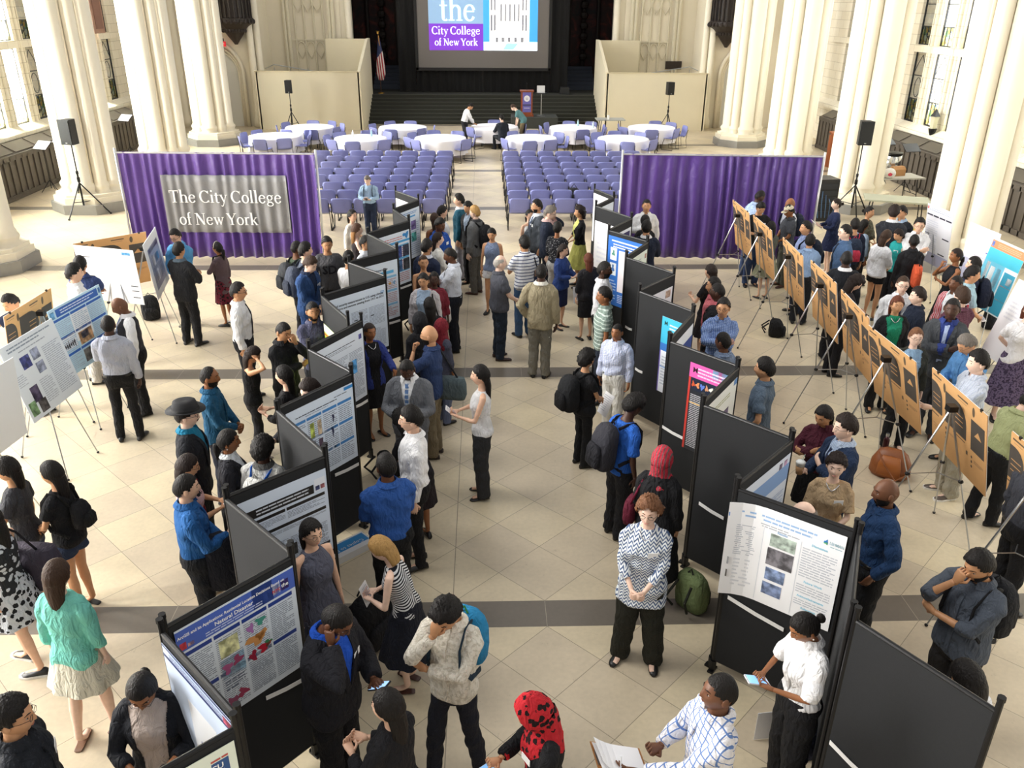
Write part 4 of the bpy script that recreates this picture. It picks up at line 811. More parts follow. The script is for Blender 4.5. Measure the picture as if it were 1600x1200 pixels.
BD = [[(1148.5, 315.6), (1170.6, 334), (1173, 405.6), (1150, 382)], [(1180, 340), (1210, 366), (1211, 441), (1181, 410)], [(1224, 372), (1256, 403), (1257, 486), (1224, 451.6)], [(1270, 411), (1314, 451.6), (1310, 540.6), (1268, 492)],
      [(1316, 455), (1360, 501), (1361, 600), (1317, 548)], [(1364, 515), (1435, 571), (1438, 679), (1366.6, 612)], [(1463, 581), (1549, 657), (1539, 779), (1456, 687)]]
for i, c in enumerate(BD):
    TL, TR = at(*c[0], z=1.75), at(*c[1], z=1.75); BR, BL = at(*c[2], z=.86), at(*c[3], z=.86); d = TR - TL; d /= np.linalg.norm(d); mid_ = (TL + TR) / 2; w = 1.15; TL, TR = mid_ - d * w / 2, mid_ + d * w / 2; db = (BL + BR) / 2; BL, BR = db - d * w / 2, db + d * w / 2
    board(TL, TR, BR, BL, 'brown cardboard board on an easel at right, %s' % NTH[i])
    n = np.cross(d, np.array([0, 0, 1])); n = n if n[0] < 0 else -n
    ax = mid_ + n * .05; ax = np.array([ax[0], ax[1], 1.60]); f1 = db - d * .42 + n * (-.02 + .0); f2 = db + d * .42 + n * -.02; k = .25
    f1 = np.array([f1[0] + .12, f1[1], 0]); f2 = np.array([f2[0] + .12, f2[1], 0]); rear = ax + n * .62 + d * .0
    easel(ax + n * .02, f1, f2, rear, 'silver tripod easel behind the brown board, %s of the right row' % NTH[i], 'silver tripod easels')
TL = at(1583, 676, 1.75); d = np.array([-.03, -1., 0]); n = np.array([-1., .03, 0]); TR = TL + d * 1.15; BL = at(1568, 802, .86); BR = BL + d * 1.15
board(TL, TR, BR, BL, 'brown cardboard board on an easel at right, ' + NTH[7]); ax = (TL + TR) / 2 + n * .06; ax[2] = 1.6; easel(ax, (BL + BR) / 2 * (1, 1, 0) - d * .42 + (.12, 0, 0), (BL + BR) / 2 * (1, 1, 0) + d * .42 + (.12, 0, 0), ax + n * .62, 'silver tripod easel behind the brown board cut by the right edge', 'silver tripod easels')
# free-standing poster boards whose printed side we see
def easel_poster(TL, TR, BR, BL, label, bg, els, elabel, back=.5):
    xd = TR - TL; w = np.linalg.norm(xd); ud = TL - BL; h = np.linalg.norm(ud); poster(label, BL, xd, ud, w, h, bg, els, 'posters on tripod easels', thick=.008)
    xh = xd / w; n = np.cross(xh, np.array([0, 0, 1.])); c = (TL + TR) / 2; n = -n if True else n; ax = c + n * .07 - np.array([0, 0, .12]); cb = (BL + BR) / 2; f0 = np.array([cb[0], cb[1], 0])
    easel(ax, f0 + xh * .34 - n * .12, f0 - xh * .34 - n * .12, ax + n * back, elabel, 'silver tripod easels')
def quad(px, zt, zb, w=None):
    TL, TR = at(*px[0], z=zt), at(*px[1], z=zt); BL = at(*px[2], z=zb); d = TR - TL; d /= np.linalg.norm(d); 
    if w: TR = TL + d * w
    BR = BL + (TR - TL); return TL, TR, BR, BL
q = quad([(67, 491), (145, 449), (108, 591)], 1.75, .86, 1.12)
easel_poster(*q, 'blue banded poster with spectrum and micrograph on a left easel', '#bfe0f4', [('rect', .12, .86, .93, .97, '#2c62b8', 'title_band'), ('lines', .2, .88, .85, .95, 2, '#d6e4f8'), ('pic', .02, .86, .09, .96, '#5a9ccc'), ('pic', .95, .88, .99, .96, '#3a70b0'), ('rect', .33, .40, .66, .80, '#edf3fa', 'figure_ground'), ('rect', .02, .36, .32, .56, '#e9f0f8', 'figure_ground')] + cols(3, '#2c62b8', y1=.84, heads=3, y0=.04, nl=24, ink='#a9bfd8', pics={(1, 1): '#b08860', (1, 2): '#5a5a5a'}) + [('blob', .10 + .035 * k, .42, .012, .03 + .012 * (k % 3), '#241c28') for k in range(6)] + [('pic', .42, .40, .56, .50, '#232a48')], 'easel under the blue banded poster at left')
q = quad([(9.5, 541), (71, 504), (53, 662)], 1.75, .86, 1.02)
easel_poster(*q, 'pale grey poster with blue micrograph and photographs on a left easel', '#e4ecf4', [('lines', .1, .88, .9, .96, 2, '#8c9aac'), ('lines', .25, .83, .75, .86, 1, '#a0aaba'), ('pic', .22, .62, .38, .78, '#1f2f7c'), ('pic', .42, .66, .56, .80, '#8a93ac'), ('rect', .44, .69, .56, .80, '#f2f6fa', 'graph'), ('pic', .42, .48, .56, .62, '#8a93ac'), ('rect', .44, .51, .56, .62, '#f2f6fa', 'graph'), ('pic', .16, .20, .30, .40, '#3a2c50'), ('pic', .20, .04, .34, .20, '#4a4648'), ('pic', .04, .06, .16, .24, '#688a60'), ('lines', .62, .10, .95, .76, 26, '#b0bac8'), ('lines', .36, .10, .58, .42, 12, '#b8c0cc'), ('lines', .04, .45, .20, .60, 6, '#b8c0cc')], 'easel under the pale grey poster at left')
q = quad([(-60, 640), (-5, 575), (-18, 800)], 1.75, .86, 1.02)
TLc = at(0, 585, 1.75); BRc = at(40, 677, 1.0)
d_ = np.array([-.12, -.99, 0]); TR_ = at(-3, 577, 1.78); TL_ = TR_ + d_ * 1.1; BR_ = at(42, 676, .90); BL_ = BR_ + d_ * 1.1
easel_poster(TL_, TR_, BR_, BL_, 'blank pale board corner cut by the left edge', '#e4e9f0', [], 'easel with thin legs under the pale board at the left edge')
q = quad([(124, 384), (218, 393), (136, 466)], 1.75, .86, 1.10)
easel_poster(*q, 'white poster faced by the man with crossed arms, back left', '#fdfdfd', [('rect', .08, .80, .24, .815, '#2a2c34', 'section_header'), ('pic', .80, .90, .94, .95, '#4a9ce0'), ('rect', .10, .45, .26, .465, '#2a2c34', 'section_header'), ('rect', .10, .33, .24, .345, '#2a2c34', 'section_header'), ('rect', .84, .33, .96, .345, '#2a2c34', 'section_header'), ('rect', .84, .24, .96, .255, '#2a2c34', 'section_header'), ('rect', .84, .12, .96, .135, '#2a2c34', 'section_header'), ('lines', .55, .5, .92, .72, 6, '#e2e2ee'), ('lines', .3, .5, .5, .78, 8, '#ececf0')], 'easel under the white poster at back left')
TLf, TRf = at(239, 362, 1.78), at(219, 392, 1.78)
q = (at(219, 392, 1.75), at(239, 362, 1.75)); d_ = q[1] - q[0]; BLf = at(247, 470, .86)
easel_poster(q[0], q[1], BLf + d_, BLf, 'grey and violet poster seen edge on near the purple curtain', '#eef0f4', [('rect', .15, .12, .88, .85, '#8f93ac', 'poster_field'), ('rect', .20, .76, .85, .84, '#4b3a7a', 'title_band'), ('rect', .25, .50, .45, .70, '#d9dcea', 'box'), ('rect', .50, .52, .75, .66, '#5a9ad8', 'box_blue'), ('rect', .25, .22, .50, .42, '#d9dcea', 'box'), ('rect', .55, .2, .8, .42, '#d3d6e4', 'box'), ('lines', .2, .44, .85, .49, 2, '#5c6078')], 'easel under the grey and violet poster')
board(at(124, 380, 1.75), at(237, 361, 1.75), at(236, 439, .86), at(124, 380, 1.75) * 1 + (at(236, 439, .86) - at(237, 361, 1.75)), 'dark brown cardboard board behind the white poster, back left')
board(at(7, 495, 1.75), at(80, 450, 1.75), at(7, 495, 1.75) * 0 + at(80, 450, 1.75) + np.array([-.1, .0, -.89]), at(7, 495, 1.75) + np.array([-.1, .0, -.89]), 'dark brown cardboard board behind the pale posters, left edge')
ax = (at(7, 495, 1.75) + at(80, 450, 1.75)) / 2 + np.array([.12, 0, -.15]); easel(ax, ax * (1, 1, 0) + (-.35, .4, 0), ax * (1, 1, 0) + (-.35, -.4, 0), ax * (1, 1, 0) + (.35, 0, 0), 'wooden-toned easel in front of the left edge cardboard board', 'silver tripod easels')
# right hand printed posters
for c, zt, zb, w, lab, bg, els, el in (
  ([(1438, 315), (1490, 336), (1440, 405)], 1.75, .66, .86, 'tall poster with navy header tabs beside the right column', '#f3f4fb', [('lines', .1, .90, .9, .96, 2, '#b4bace'), ('pic', .02, .92, .08, .97, '#d05a5a'), ('rect', .03, .82, .25, .845, '#20243c', 'section_header'), ('rect', .28, .82, .48, .845, '#20243c', 'section_header'), ('rect', .52, .82, .73, .845, '#20243c', 'section_header'), ('rect', .76, .82, .97, .845, '#20243c', 'section_header'), ('rect', .03, .50, .2, .52, '#20243c', 'section_header'), ('rect', .70, .50, .95, .52, '#20243c', 'section_header'), ('rect', .60, .22, .85, .24, '#20243c', 'section_header'), ('rect', .0, .0, 1, .2, '#b9bddc', 'lower_field'), ('lines', .05, .25, .5, .75, 14, '#dfe2ee')], 'easel under the navy tab poster'),
  ([(1496, 344), (1537, 361), (1492, 448)], 1.75, .62, .86, 'tall pale poster beside the woman with her hand to her chin', '#f6f6fc', [('lines', .1, .84, .9, .92, 2, '#dcdcea'), ('rect', .7, .66, .9, .68, '#7d78c0', 'rule'), ('rect', .0, .0, .3, .5, '#d2d4ec', 'lower_field'), ('lines', .35, .1, .9, .6, 12, '#e4e4f0')], 'easel under the tall pale poster'),
  ([(1541, 367), (1599, 393), (1512, 470)], 1.75, .66, .90, 'orange and turquoise poster at the right edge', '#e9f5f8', [('rect', .0, .86, 1, .97, '#ee8f63', 'title_band'), ('lines', .2, .88, .9, .95, 3, '#f4b392'), ('pic', .02, .88, .09, .95, '#4a68b0'), ('rect', 0, .68, 1, .86, '#4fc3dd', 'second_band'), ('rect', 0, .0, .62, .68, '#6cc0dc', 'left_field'), ('rect', .10, .40, .20, .66, '#f4fafc', 'white_box'), ('rect', .24, .22, .38, .62, '#f4fafc', 'white_box'), ('rect', .44, .12, .56, .62, '#f4fafc', 'white_box'), ('rect', .66, .02, .98, .62, '#3fa4c4', 'right_field'), ('rect', .66, .42, .98, .43, '#e9967a', 'rule'), ('rect', .66, .22, .98, .23, '#e9967a', 'rule'), ('rect', .80, .46, .94, .56, '#f4fafc', 'white_box')], 'easel under the orange and turquoise poster')):
    q = quad(c, zt, zb, w); easel_poster(*q, lab, bg, els, el)
d_ = at(1599, 393, 1.75) - at(1541, 367, 1.75); d_ = d_ / np.linalg.norm(d_); b0 = at(1600, 440, 1.75); easel_poster(b0, b0 + d_ * .9, b0 + d_ * .9 + np.array([-.3, .1, -1.1]), b0 + np.array([-.3, .1, -1.1]), 'white poster sheet cut by the right edge below the orange poster', '#fbfbfd', [('lines', .1, .5, .9, .9, 8, '#e8e8ee')], 'easel under the white poster at the right edge')
# ============================================================ PEOPLE
def rotx(a): return np.array([(1, 0, 0), (0, cos(a), -sin(a)), (0, sin(a), cos(a))])
def rotz(a): return np.array([(cos(a), -sin(a), 0), (sin(a), cos(a), 0), (0, 0, 1)])
def rotv(d):
    d = np.asarray(d, float); return d / (np.linalg.norm(d) + 1e-9)
SKIN = dict(light='#e8bea2', fair='#efcdb8', tan='#cf9d76', olive='#c08f68', brown='#94623f', dark='#6b4630', deep='#4a3024')
HAIRC = dict(black='#15110f', brown='#3a281c', dbrown='#241915', blond='#a8834f', grey='#6e6760', auburn='#5c301e', ginger='#6f4a31', ombre='#4a3224')

def head_surface(d, fem):
    """direction (n,3) -> point of the head, centre at mid head; 0.236 m tall"""
    x, y, z = d[:, 0], d[:, 1], d[:, 2]
    px = .074 * x; py = .096 * y; pz = .118 * z
    low = np.clip(-z - .05, 0, 1); front = np.clip(y, 0, 1)
    px = px * (1 - (.34 if fem else .26) * low ** 1.3); py = np.where(y < 0, py * (1 - .35 * low), py * (1 - .08 * low))
    py += .012 * np.clip(z, 0, 1) * (y < 0) * (-y)
    g = lambda a, s: np.exp(-(a / s) ** 2)
    X, Z = px, pz
    py += front * (.020 * g(X, .011) * np.clip((.022 - Z) / .055, 0, 1) * (Z > -.036) + .003 * g(X, .012) * g(Z, .02))
    py += front * (.005 * g(np.abs(X) - .028, .02) * g(Z - .030, .010))
    py -= front * (.009 * g(np.abs(X) - .031, .017) * g(Z - .008, .014))
    py += front * (.005 * g(X, .024) * g(Z + .056, .010) - .003 * g(X, .02) * g(Z + .070, .007) + .008 * g(X, .022) * g(Z + .095, .014))
    py += front * (.004 * g(np.abs(X) - .042, .018) * g(Z + .022, .02))
    return np.stack([px, py, pz], 1)
def head_grid(nt, npn):
    th = np.linspace(.04, pi - .04, nt); ph = np.arange(npn) * 2 * pi / npn
    D = np.array([[sin(t) * sin(p), sin(t) * cos(p), cos(t)] for t in th for p in ph])
    F = [(i * npn + j, i * npn + (j + 1) % npn, (i + 1) * npn + (j + 1) % npn, (i + 1) * npn + j) for i in range(nt - 1) for j in range(npn)]
    F = [f[::-1] for f in F]
    F.append(tuple(range(npn))); F.append(tuple(range(nt * npn - 1, (nt - 1) * npn - 1, -1)))
    return D, F
def hair_thr(az, kind):      # az 0 front .. pi back -> z of the hairline on the unit head
    A = [0, 35, 62, 80, 100, 125, 180]
    T = {'n': [.50, .46, .20, -.02, .02, -.42, -.62], 'rec': [.80, .70, .34, .0, .0, -.42, -.6], 'f': [.52, .42, .12, -.15, -.35, -.6, -.7], 'bald': [2, 2, .25, .0, -.0, -.42, -.6]}[kind]
    return np.interp(np.degrees(az), A, T)

FINGERS = [(-.030, .068, .0075), (-.010, .078, .008), (.010, .074, .008), (.030, .058, .007)]
def hand(mb, wrist, fd, pn, side, s, curl=.5, seg=6):
    """wrist point, finger direction, palm normal (facing the palm), side +1 right"""
    fd = rotv(fd); pn = np.asarray(pn, float); pn = rotv(pn - fd * (pn @ fd)); xd = np.cross(fd, pn) * side   # xd points towards the little finger
    P = lambda a, b, c: np.asarray(wrist) + s * (a * xd + b * fd + c * pn)
    rings = []
    for b, w, t in ((-.02, .022, .020), (.01, .030, .019), (.045, .040, .017), (.085, .041, .013), (.095, .034, .010)):
        ph = np.arange(8) * pi / 4; rings.append(np.array([P(w * cos(q), b, t * sin(q)) for q in ph]))
    mb.loft(rings)
    for i, (o, L, r) in enumerate(FINGERS):
        c = curl * (1 + .12 * i); a0 = P(-o if False else o, .086, 0); d = fd.copy(); p = a0; pts = [p]; ang = .15 * c
        for k, f in enumerate((.45, .30, .25)):
            ang += c * (.75, .8, .5)[k]; d = cos(ang) * fd + sin(ang) * pn; p = p + s * L * f * d; pts.append(p)
        mb.tube(pts, [s * r * 1.05, s * r, s * r * .9, s * r * .62], seg)
    t0 = P(-.026, .018, .004); t1 = P(-.056, .048, .014); t2 = P(-.060 + .012 * curl, .082, .022 + .016 * curl)
    mb.tube([t0, t1, t2], [s * .013, s * .0105, s * .007], seg)

ARM = {  # wrist (out, forward, up), elbow hint, finger direction, palm normal, curl -- out is towards the arm's own side
 'down': ((.235, .03, .83), (.5, -1, -.2), (-.05, .12, -1), (-1, 0, 0), .45), 'swing': ((.25, .20, .88), (.5, -1, -.2), (0, .35, -1), (-1, 0, 0), .45),
 'pocket': ((.19, .07, .93), (1, -.8, 0), (-.3, .3, -1), (-1, 0, 0), .3), 'hip': ((.16, .06, 1.05), (1, -.5, 0), (-.8, .3, -.4), (-.3, -1, 0), .5),
 'clasp': ((.045, .25, 1.0), (1, -.5, -.6), (-.8, .5, -.3), (0, -1, .2), .8), 'phone': ((.075, .29, 1.14), (.8, -.4, -.8), (-.45, .8, .2), (-.4, 0, 1), .75),
 'cross': ((-.11, .20, 1.19), (1, .1, -.6), (-1, -.1, .12), (0, -1, 0), .5), 'cross2': ((-.09, .24, 1.23), (1, .2, -.5), (-1, -.25, .3), (0, -1, 0), .4),
 'chin': ((.05, .20, 1.44), (.7, .3, -1), (-.25, -.05, 1), (0, -1, 0), 1.0), 'face': ((.04, .19, 1.50), (.7, .3, -1), (-.25, -.15, 1), (0, -1, 0), .8),
 'ear': ((.10, .10, 1.50), (.9, .3, -.9), (-.1, -.2, 1), (-1, 0, 0), .9), 'head': ((.10, .10, 1.60), (1, .5, -.2), (-.5, -.5, .8), (-1, -.4, 0), .8),
 'out': ((.12, .45, 1.16), (.6, -.3, -1), (-.2, 1, .1), (-1, 0, .4), .3), 'reach': ((.22, .46, 1.32), (.8, -.1, -.6), (0, 1, .1), (0, 0, -1), .3),
 'back': ((.03, -.17, .98), (1, -.4, 0), (-1, 0, -.2), (0, -1, 0), .6), 'chest': ((.02, .20, 1.24), (.8, .1, -.8), (-.8, .1, .5), (0, -1, 0), .4),
 'strap': ((.16, .17, 1.30), (.8, .2, -1), (-.3, .1, 1), (0, -1, 0), 1.1), 'table': ((.10, .42, 1.02), (.8, 0, -.6), (-.2, 1, -.1), (0, 0, -1), .3), 'side': ((.30, .10, 1.0), (1, -.6, -.2), (.1, .6, -.5), (-1, 0, 0), .5),
}
def ik(S, Wp, hint, l1, l2):
    v = Wp - S; d = np.linalg.norm(v)
    if d > (l1 + l2) * .995: v = v / d * (l1 + l2) * .995; Wp = S + v; d = (l1 + l2) * .995
    u = v / d; a = (l1 * l1 - l2 * l2 + d * d) / (2 * d); h = sqrt(max(l1 * l1 - a * a, 0)); hh = hint - u * (hint @ u); hh /= np.linalg.norm(hh) + 1e-9
    return S + u * a + hh * h, Wp
TM = [(.84, .150, .105, 0), (.93, .168, .118, -.006), (1.02, .155, .112, 0), (1.10, .150, .110, .004), (1.20, .160, .116, .006), (1.30, .170, .118, .004), (1.37, .160, .106, 0), (1.42, .128, .085, -.006), (1.455, .088, .068, -.01), (1.50, .060, .060, -.01)]
TF = [(.84, .160, .110, 0), (.93, .170, .120, -.008), (1.02, .138, .100, 0), (1.10, .122, .090, .004), (1.20, .135, .108, .012), (1.28, .148, .122, .018), (1.35, .140, .098, .004), (1.405, .112, .078, -.006), (1.445, .074, .058, -.01), (1.50, .050, .050, -.01)]
def ring(z, hx, hy, cy, n=20, p=2.5):
    ph = np.arange(n) * 2 * pi / n; c, s_ = np.cos(ph), np.sin(ph)
    return np.stack([hx * np.sign(c) * np.abs(c) ** (2 / p), cy + hy * np.sign(s_) * np.abs(s_) ** (2 / p), np.full(n, z)], 1)
def interp_torso(T, z):
    Z = [t[0] for t in T]; return [float(np.interp(z, Z, [t[i] for t in T])) for i in (1, 2, 3)]

JOBS = []    # garments that wait for the volume union: (object, verts, faces, voxel, smooth, wrinkle, splitter, inverse)
def person(key, label, px, py, az, sex='m', h=None, skin='tan', hair='short', hc='black', top=('shirt', '#ffffff'), bot=('pants', '#17171a'),
           al='down', ar='down', lean=0., nod=0., turn=0., foot=None, fat=1., step=0., wide=0., shoe='#141312', ex=(), pos=None, sit=False, sway=0., side=0., group=None):
    fem = sex == 'f'; h0 = h or (1.63 if fem else 1.75); hs = None
    if foot is not None:
        hs = height_at(foot[0], foot[1], py); h0 = min(max(hs / (1 - .25 * abs(sin(lean)) ** 2), 1.45), 1.98)
    s = h0 / 1.75; T = TF if fem else TM; T = [(z, a * fat, b * fat * (1 + .35 * (fat - 1) * (z < 1.2)), c) for z, a, b, c in T]
    HZ = .95
    def bend(p):                       # lean of the trunk from the hips, unit body frame -> posed frame (metres)
        p = np.asarray(p, float).reshape(-1, 3).copy(); w = np.clip((p[:, 2] - (HZ - .06)) / .16, 0, 1); a = -lean * w
        y, z = p[:, 1].copy(), p[:, 2] - HZ
        p[:, 1] = y * np.cos(a) - z * np.sin(a); p[:, 2] = HZ + y * np.sin(a) + z * np.cos(a); p[:, 1] -= lean * .12 * w
        if side: b = side * w; x, z = p[:, 0].copy(), p[:, 2] - HZ; p[:, 0] = x * np.cos(b) + z * np.sin(b); p[:, 2] = HZ - x * np.sin(b) + z * np.cos(b)
        if sit: p[:, 2] -= .43
        return p * s
    b1 = lambda p: bend([p])[0]
    # ---- head frame
    HSC = 1.07
    HC = np.array([0, .012, 1.632]); NB = np.array([0, -.01, 1.50]); Rh = rotz(-turn) @ rotx(-nod)
    def headpt(p): return bend(((np.asarray(p, float).reshape(-1, 3) * HSC + (HC - NB)) @ Rh.T) + NB)
    topz = headpt([(0, -.01, .125)])[0]
    if pos is not None: R0 = np.array([pos[0], pos[1], 0.]); base = pos[2] if len(pos) > 2 else 0.
    elif foot is not None: R0 = at(*foot); base = 0.
    else:
        tp = at(px, py, topz[2]); c_, s_ = cos(-az), sin(-az); off = np.array([topz[0] * c_ - topz[1] * s_, topz[0] * s_ + topz[1] * c_]); R0 = np.array([tp[0] - off[0], tp[1] - off[1], 0]); base = 0.
    dist = R0[1] * FW[1] + CAMZ * .42; near = dist < 11; mid = dist < 17
    vox = .0105 if dist < 9 else (.015 if dist < 14 else .022)
    root = bpy.data.objects.new('person', bpy.data.meshes.new('person_body')); COL.objects.link(root); tag(root, label, 'person', group)
    root.location = (R0[0], R0[1], base); root.rotation_euler = (0, 0, -az); PEOPLE[key] = root; 0
    info = dict(s=s, bend=bend, headpt=headpt, T=T, wr={}, root=root)
    # ---- skeleton
    sw = (.158 if fem else .180) * (1 + .45 * (fat - 1)); ar_r = (.86 if fem else 1.) * (1 + .5 * (fat - 1))
    arms = {}
    for sg, pose in ((1, ar), (-1, al)):
        S = np.array([sg * sw, -.01, 1.395]); P = ARM[pose] if isinstance(pose, str) else pose
        w, hint, fd, pn, cu = P; m_ = np.array([sg, 1, 1.])
        ww = np.array(w) * m_
        if isinstance(pose, str) and pose in ('down', 'swing', 'pocket', 'side'): ww = ww + np.array([sg * (sw - .17 + (fat - 1) * .08), 0, 0])
        if isinstance(pose, str) and fat > 1.1 and pose in ('clasp', 'phone', 'cross', 'cross2', 'chest'): ww = ww + np.array([0, .05 * (fat - 1) * 5, 0])
        E, Wp = ik(S, ww, np.array(hint) * m_, .285, .255); arms[sg] = (S, E, Wp, np.array(fd) * m_, np.array(pn) * m_, cu)
    legs = {}
    for sg in (1, -1):
        if sit: legs[sg] = [np.array([sg * .09, 0, .90]), np.array([sg * .12, .42, .92]), np.array([sg * .12, .40, .51])]
        else:
            fy = step * sg; legs[sg] = [np.array([sg * .085, 0, .90]), np.array([sg * (.09 + wide * .5), fy * .55 + .02, .49 ]), np.array([sg * (.095 + wide), fy - .015, .085])]
    # ---- body: one continuous skin
    tk0 = top[0]; raw = MB(); bare_arm = top[0] in ('sleeveless', 'tank', 'polo', 'tee', 'dress', 'halter', 'vestshirt')
    shr = .012 if bare_arm and tk0 in ('tank', 'halter', 'sleeveless', 'dress') else .024
    TB = [(z, max(a - (shr if z < 1.44 else .008), .02), max(b - (shr if z < 1.44 else .006), .02), c) for z, a, b, c in T]
    raw.loft([bend(ring(*t)) for t in TB])
    for sg, (S, E, Wp, fd, pn, cu) in arms.items():
        raw.tube([b1(S * (.5, 1, 1.012)), b1(S), b1(S * .75 + E * .25), b1(S * .35 + E * .65), b1(E), b1(E * .7 + Wp * .3), b1(Wp)], [s * ar_r * r for r in ((.045, .048, .046, .040, .037, .037, .024) if tk0 in ('tank', 'halter', 'sleeveless', 'dress') else ((.028, .034, .036, .038, .037, .037, .024) if tk0 in ('tee', 'polo') else (.028, .034, .036, .034, .031, .030, .023)))], 10)
    for sg, (A, K, F) in legs.items():
        q = lambda a, b, t: a * (1 - t) + b * t
        lg = [A, q(A, K, .4), K, q(K, F, .3), q(K, F, .7), F]
        raw.tube([b1(p) if not sit else p * s - np.array([0, 0, .43 * s]) for p in lg], [s * r * (1 + .4 * (fat - 1)) for r in ((.055, .055, .044, .044, .034, .030) if bot[0] in ('pants', 'slim', 'loose', 'wide') else (.078, .070, .050, .052, .036, .032))], 10)
        if not sit: raw.tube([F * s, (F + (0, .06, -.045)) * s, (F + (sg * .015, .15, -.055)) * s], [s * .034, s * .034, s * .026], 8, flat=.7)
    raw.tube([b1((0, -.012, 1.42)), headpt([(0, -.012, -.05)])[0]], [s * (.050 if fem else .058)] * 2, 12)
    hd = MB(); res = (40, 44) if dist < 9.5 else ((26, 30) if mid else (16, 20))
    D, F_ = head_grid(*res); HS = head_surface(D, fem); hd.add(headpt(HS), F_)
    for sg in (1, -1):
        e = MB(); e.ell((sg * .076, -.008, -.004), (.010, .020, .031), 8, 6); v, f = e.data(); hd.add(headpt(v), f)
    for sg, (S, E, Wp, fd, pn, cu) in arms.items():
        if sg * 0 + 1:
            fw = bend([Wp + rotv(fd) * .1])[0] - b1(Wp); pw = bend([Wp + rotv(pn) * .1])[0] - b1(Wp)
            hand(hd, b1(Wp), fw, pw, sg, s * (.92 if fem else 1.), cu, 6 if dist < 10 else 5)
            info['wr'][sg] = (b1(Wp), rotv(fw), rotv(pw))
    lipz = MB(); 
    JOBS.append(dict(o=root, raw=raw, vox=vox * 1.15, sm=2, wr=0, join=hd, mat=skinmat(SKIN.get(skin, skin))))
    # ---- face details
    if mid and 'noface' not in ex:
        ey = MB(); ir = MB()
        for sg in (1, -1):
            i_ = int(np.argmin(np.abs(HS[:, 0] - sg * .031) + np.abs(HS[:, 2] - .006) + (HS[:, 1] < 0))); yf = HS[i_, 1]
            e = MB(); e.ell((sg * .031, yf - .0065, .006), (.0120, .008, .0062), 10, 6); v, f = e.data(); ey.add(headpt(v), f)
            e = MB(); e.ell((sg * .031, yf + .0003, .006), (.0052, .003, .0052), 8, 5); v, f = e.data(); ir.add(headpt(v), f)
        eo = ey.build('eyes', plain('eye_white', '#9c948c', .5), root, True); ir.build('iris', plain('iris', '#1d130d', .2), eo, True)
        br = MB()
        for sg in (1, -1):
            pts = []
            for t, zz in ((.014, .028), (.030, .034), (.046, .027)):
                i_ = int(np.argmin(np.abs(HS[:, 0] - sg * t) + np.abs(HS[:, 2] - zz) + (HS[:, 1] < 0))); pts.append((sg * t, HS[i_, 1] + .001, zz))
            e = MB(); e.tube(pts, [.0026, .0032, .0015], 5); v, f = e.data(); br.add(headpt(v), f)
        br.build('eyebrows', hairmat(HAIRC.get(hc, hc)), root, True)
        i_ = int(np.argmin(np.abs(HS[:, 0]) * .5 + np.abs(HS[:, 2] + .056) + (HS[:, 1] < 0))); yf = HS[i_, 1]
        sm = 'smile' in ex; lp = MB(); 
        for dz in (.0035, -.004):
            e = MB(); e.tube([(-.024 if sm else -.020, yf - .008, -.056 + (.005 if sm else 0)), (-.008, yf - .0005, -.056 + dz * .9), (.008, yf - .0005, -.056 + dz * .9), (.024 if sm else .020, yf - .008, -.056 + (.005 if sm else 0))], [.001, .004, .004, .001], 6); v, f = e.data(); lp.add(headpt(v), f)
        c = srgb(SKIN.get(skin, skin)); lc = tuple(min(1, q) for q in (c[0] * .72 + .03, c[1] * .48, c[2] * .5))
        lc = tuple((q * 12.92 if q <= .0031308 else 1.055 * q ** (1 / 2.4) - .055) for q in lc)
        lp.build('lips', plain('lips', lc, .4), root, True)
    # ---- hair
    hcol = hairmat(HAIRC.get(hc, hc)); rs = (30, 34) if near else (18, 22); D2, F2 = head_grid(*rs); B2 = head_surface(D2, fem)
    az2 = np.abs(np.arctan2(D2[:, 0], D2[:, 1]))
    def shell(name, mask, thick, mat, noise=0., parent=root, up=0.):
        t = np.clip(mask / .22, 0, 1) ** .5; nrm = D2 / np.linalg.norm(D2, axis=1)[:, None]
        nz = noise * (np.sin(D2[:, 0] * 23 + D2[:, 2] * 17) * np.sin(D2[:, 1] * 19 + 1) + RNG.uniform(-.6, .6, len(D2))) if noise else 0
        v = B2 + nrm * ((.0015 + thick * t + nz * t)[:, None]); v[:, 2] += up * t * np.clip(D2[:, 2], 0, 1)
        f = [q for q in F2 if all(mask[list(q)] > 0)]
        if not f: return None
        used = sorted({i for q in f for i in q}); mp = {u: i for i, u in enumerate(used)}; e = MB(); e.add(headpt(v[used]), [tuple(mp[i] for i in q) for q in f])
        o = e.build(name, mat, parent, True); return o
    zz = D2[:, 2]; hx = hair.split('+')
    hk = hx[0]
    if hk in ('short', 'buzz', 'fade', 'receding', 'curly', 'afro', 'long', 'bun', 'pony', 'bob', 'curlylong', 'side'):
        kind = 'rec' if hk == 'receding' else ('f' if hk in ('long', 'bun', 'pony', 'bob', 'curlylong') else 'n')
        th = {'short': .016, 'buzz': .004, 'fade': .009, 'receding': .006, 'curly': .026, 'afro': .034, 'long': .014, 'bun': .009, 'pony': .010, 'bob': .016, 'curlylong': .034, 'side': .022}[hk]
        m_ = zz - hair_thr(az2, kind) + .05 * np.sin(az2 * 9 + px) * (az2 < 2) ; ho = shell('hair', m_, th, hcol, {'curly': .009, 'afro': .006, 'curlylong': .012, 'short': .0035, 'side': .004, 'bob': .002, 'long': .0015}.get(hk, 0), up=.010 if hk in ('short', 'side') else 0)
        dr = MB(); n = 14 if near else 10
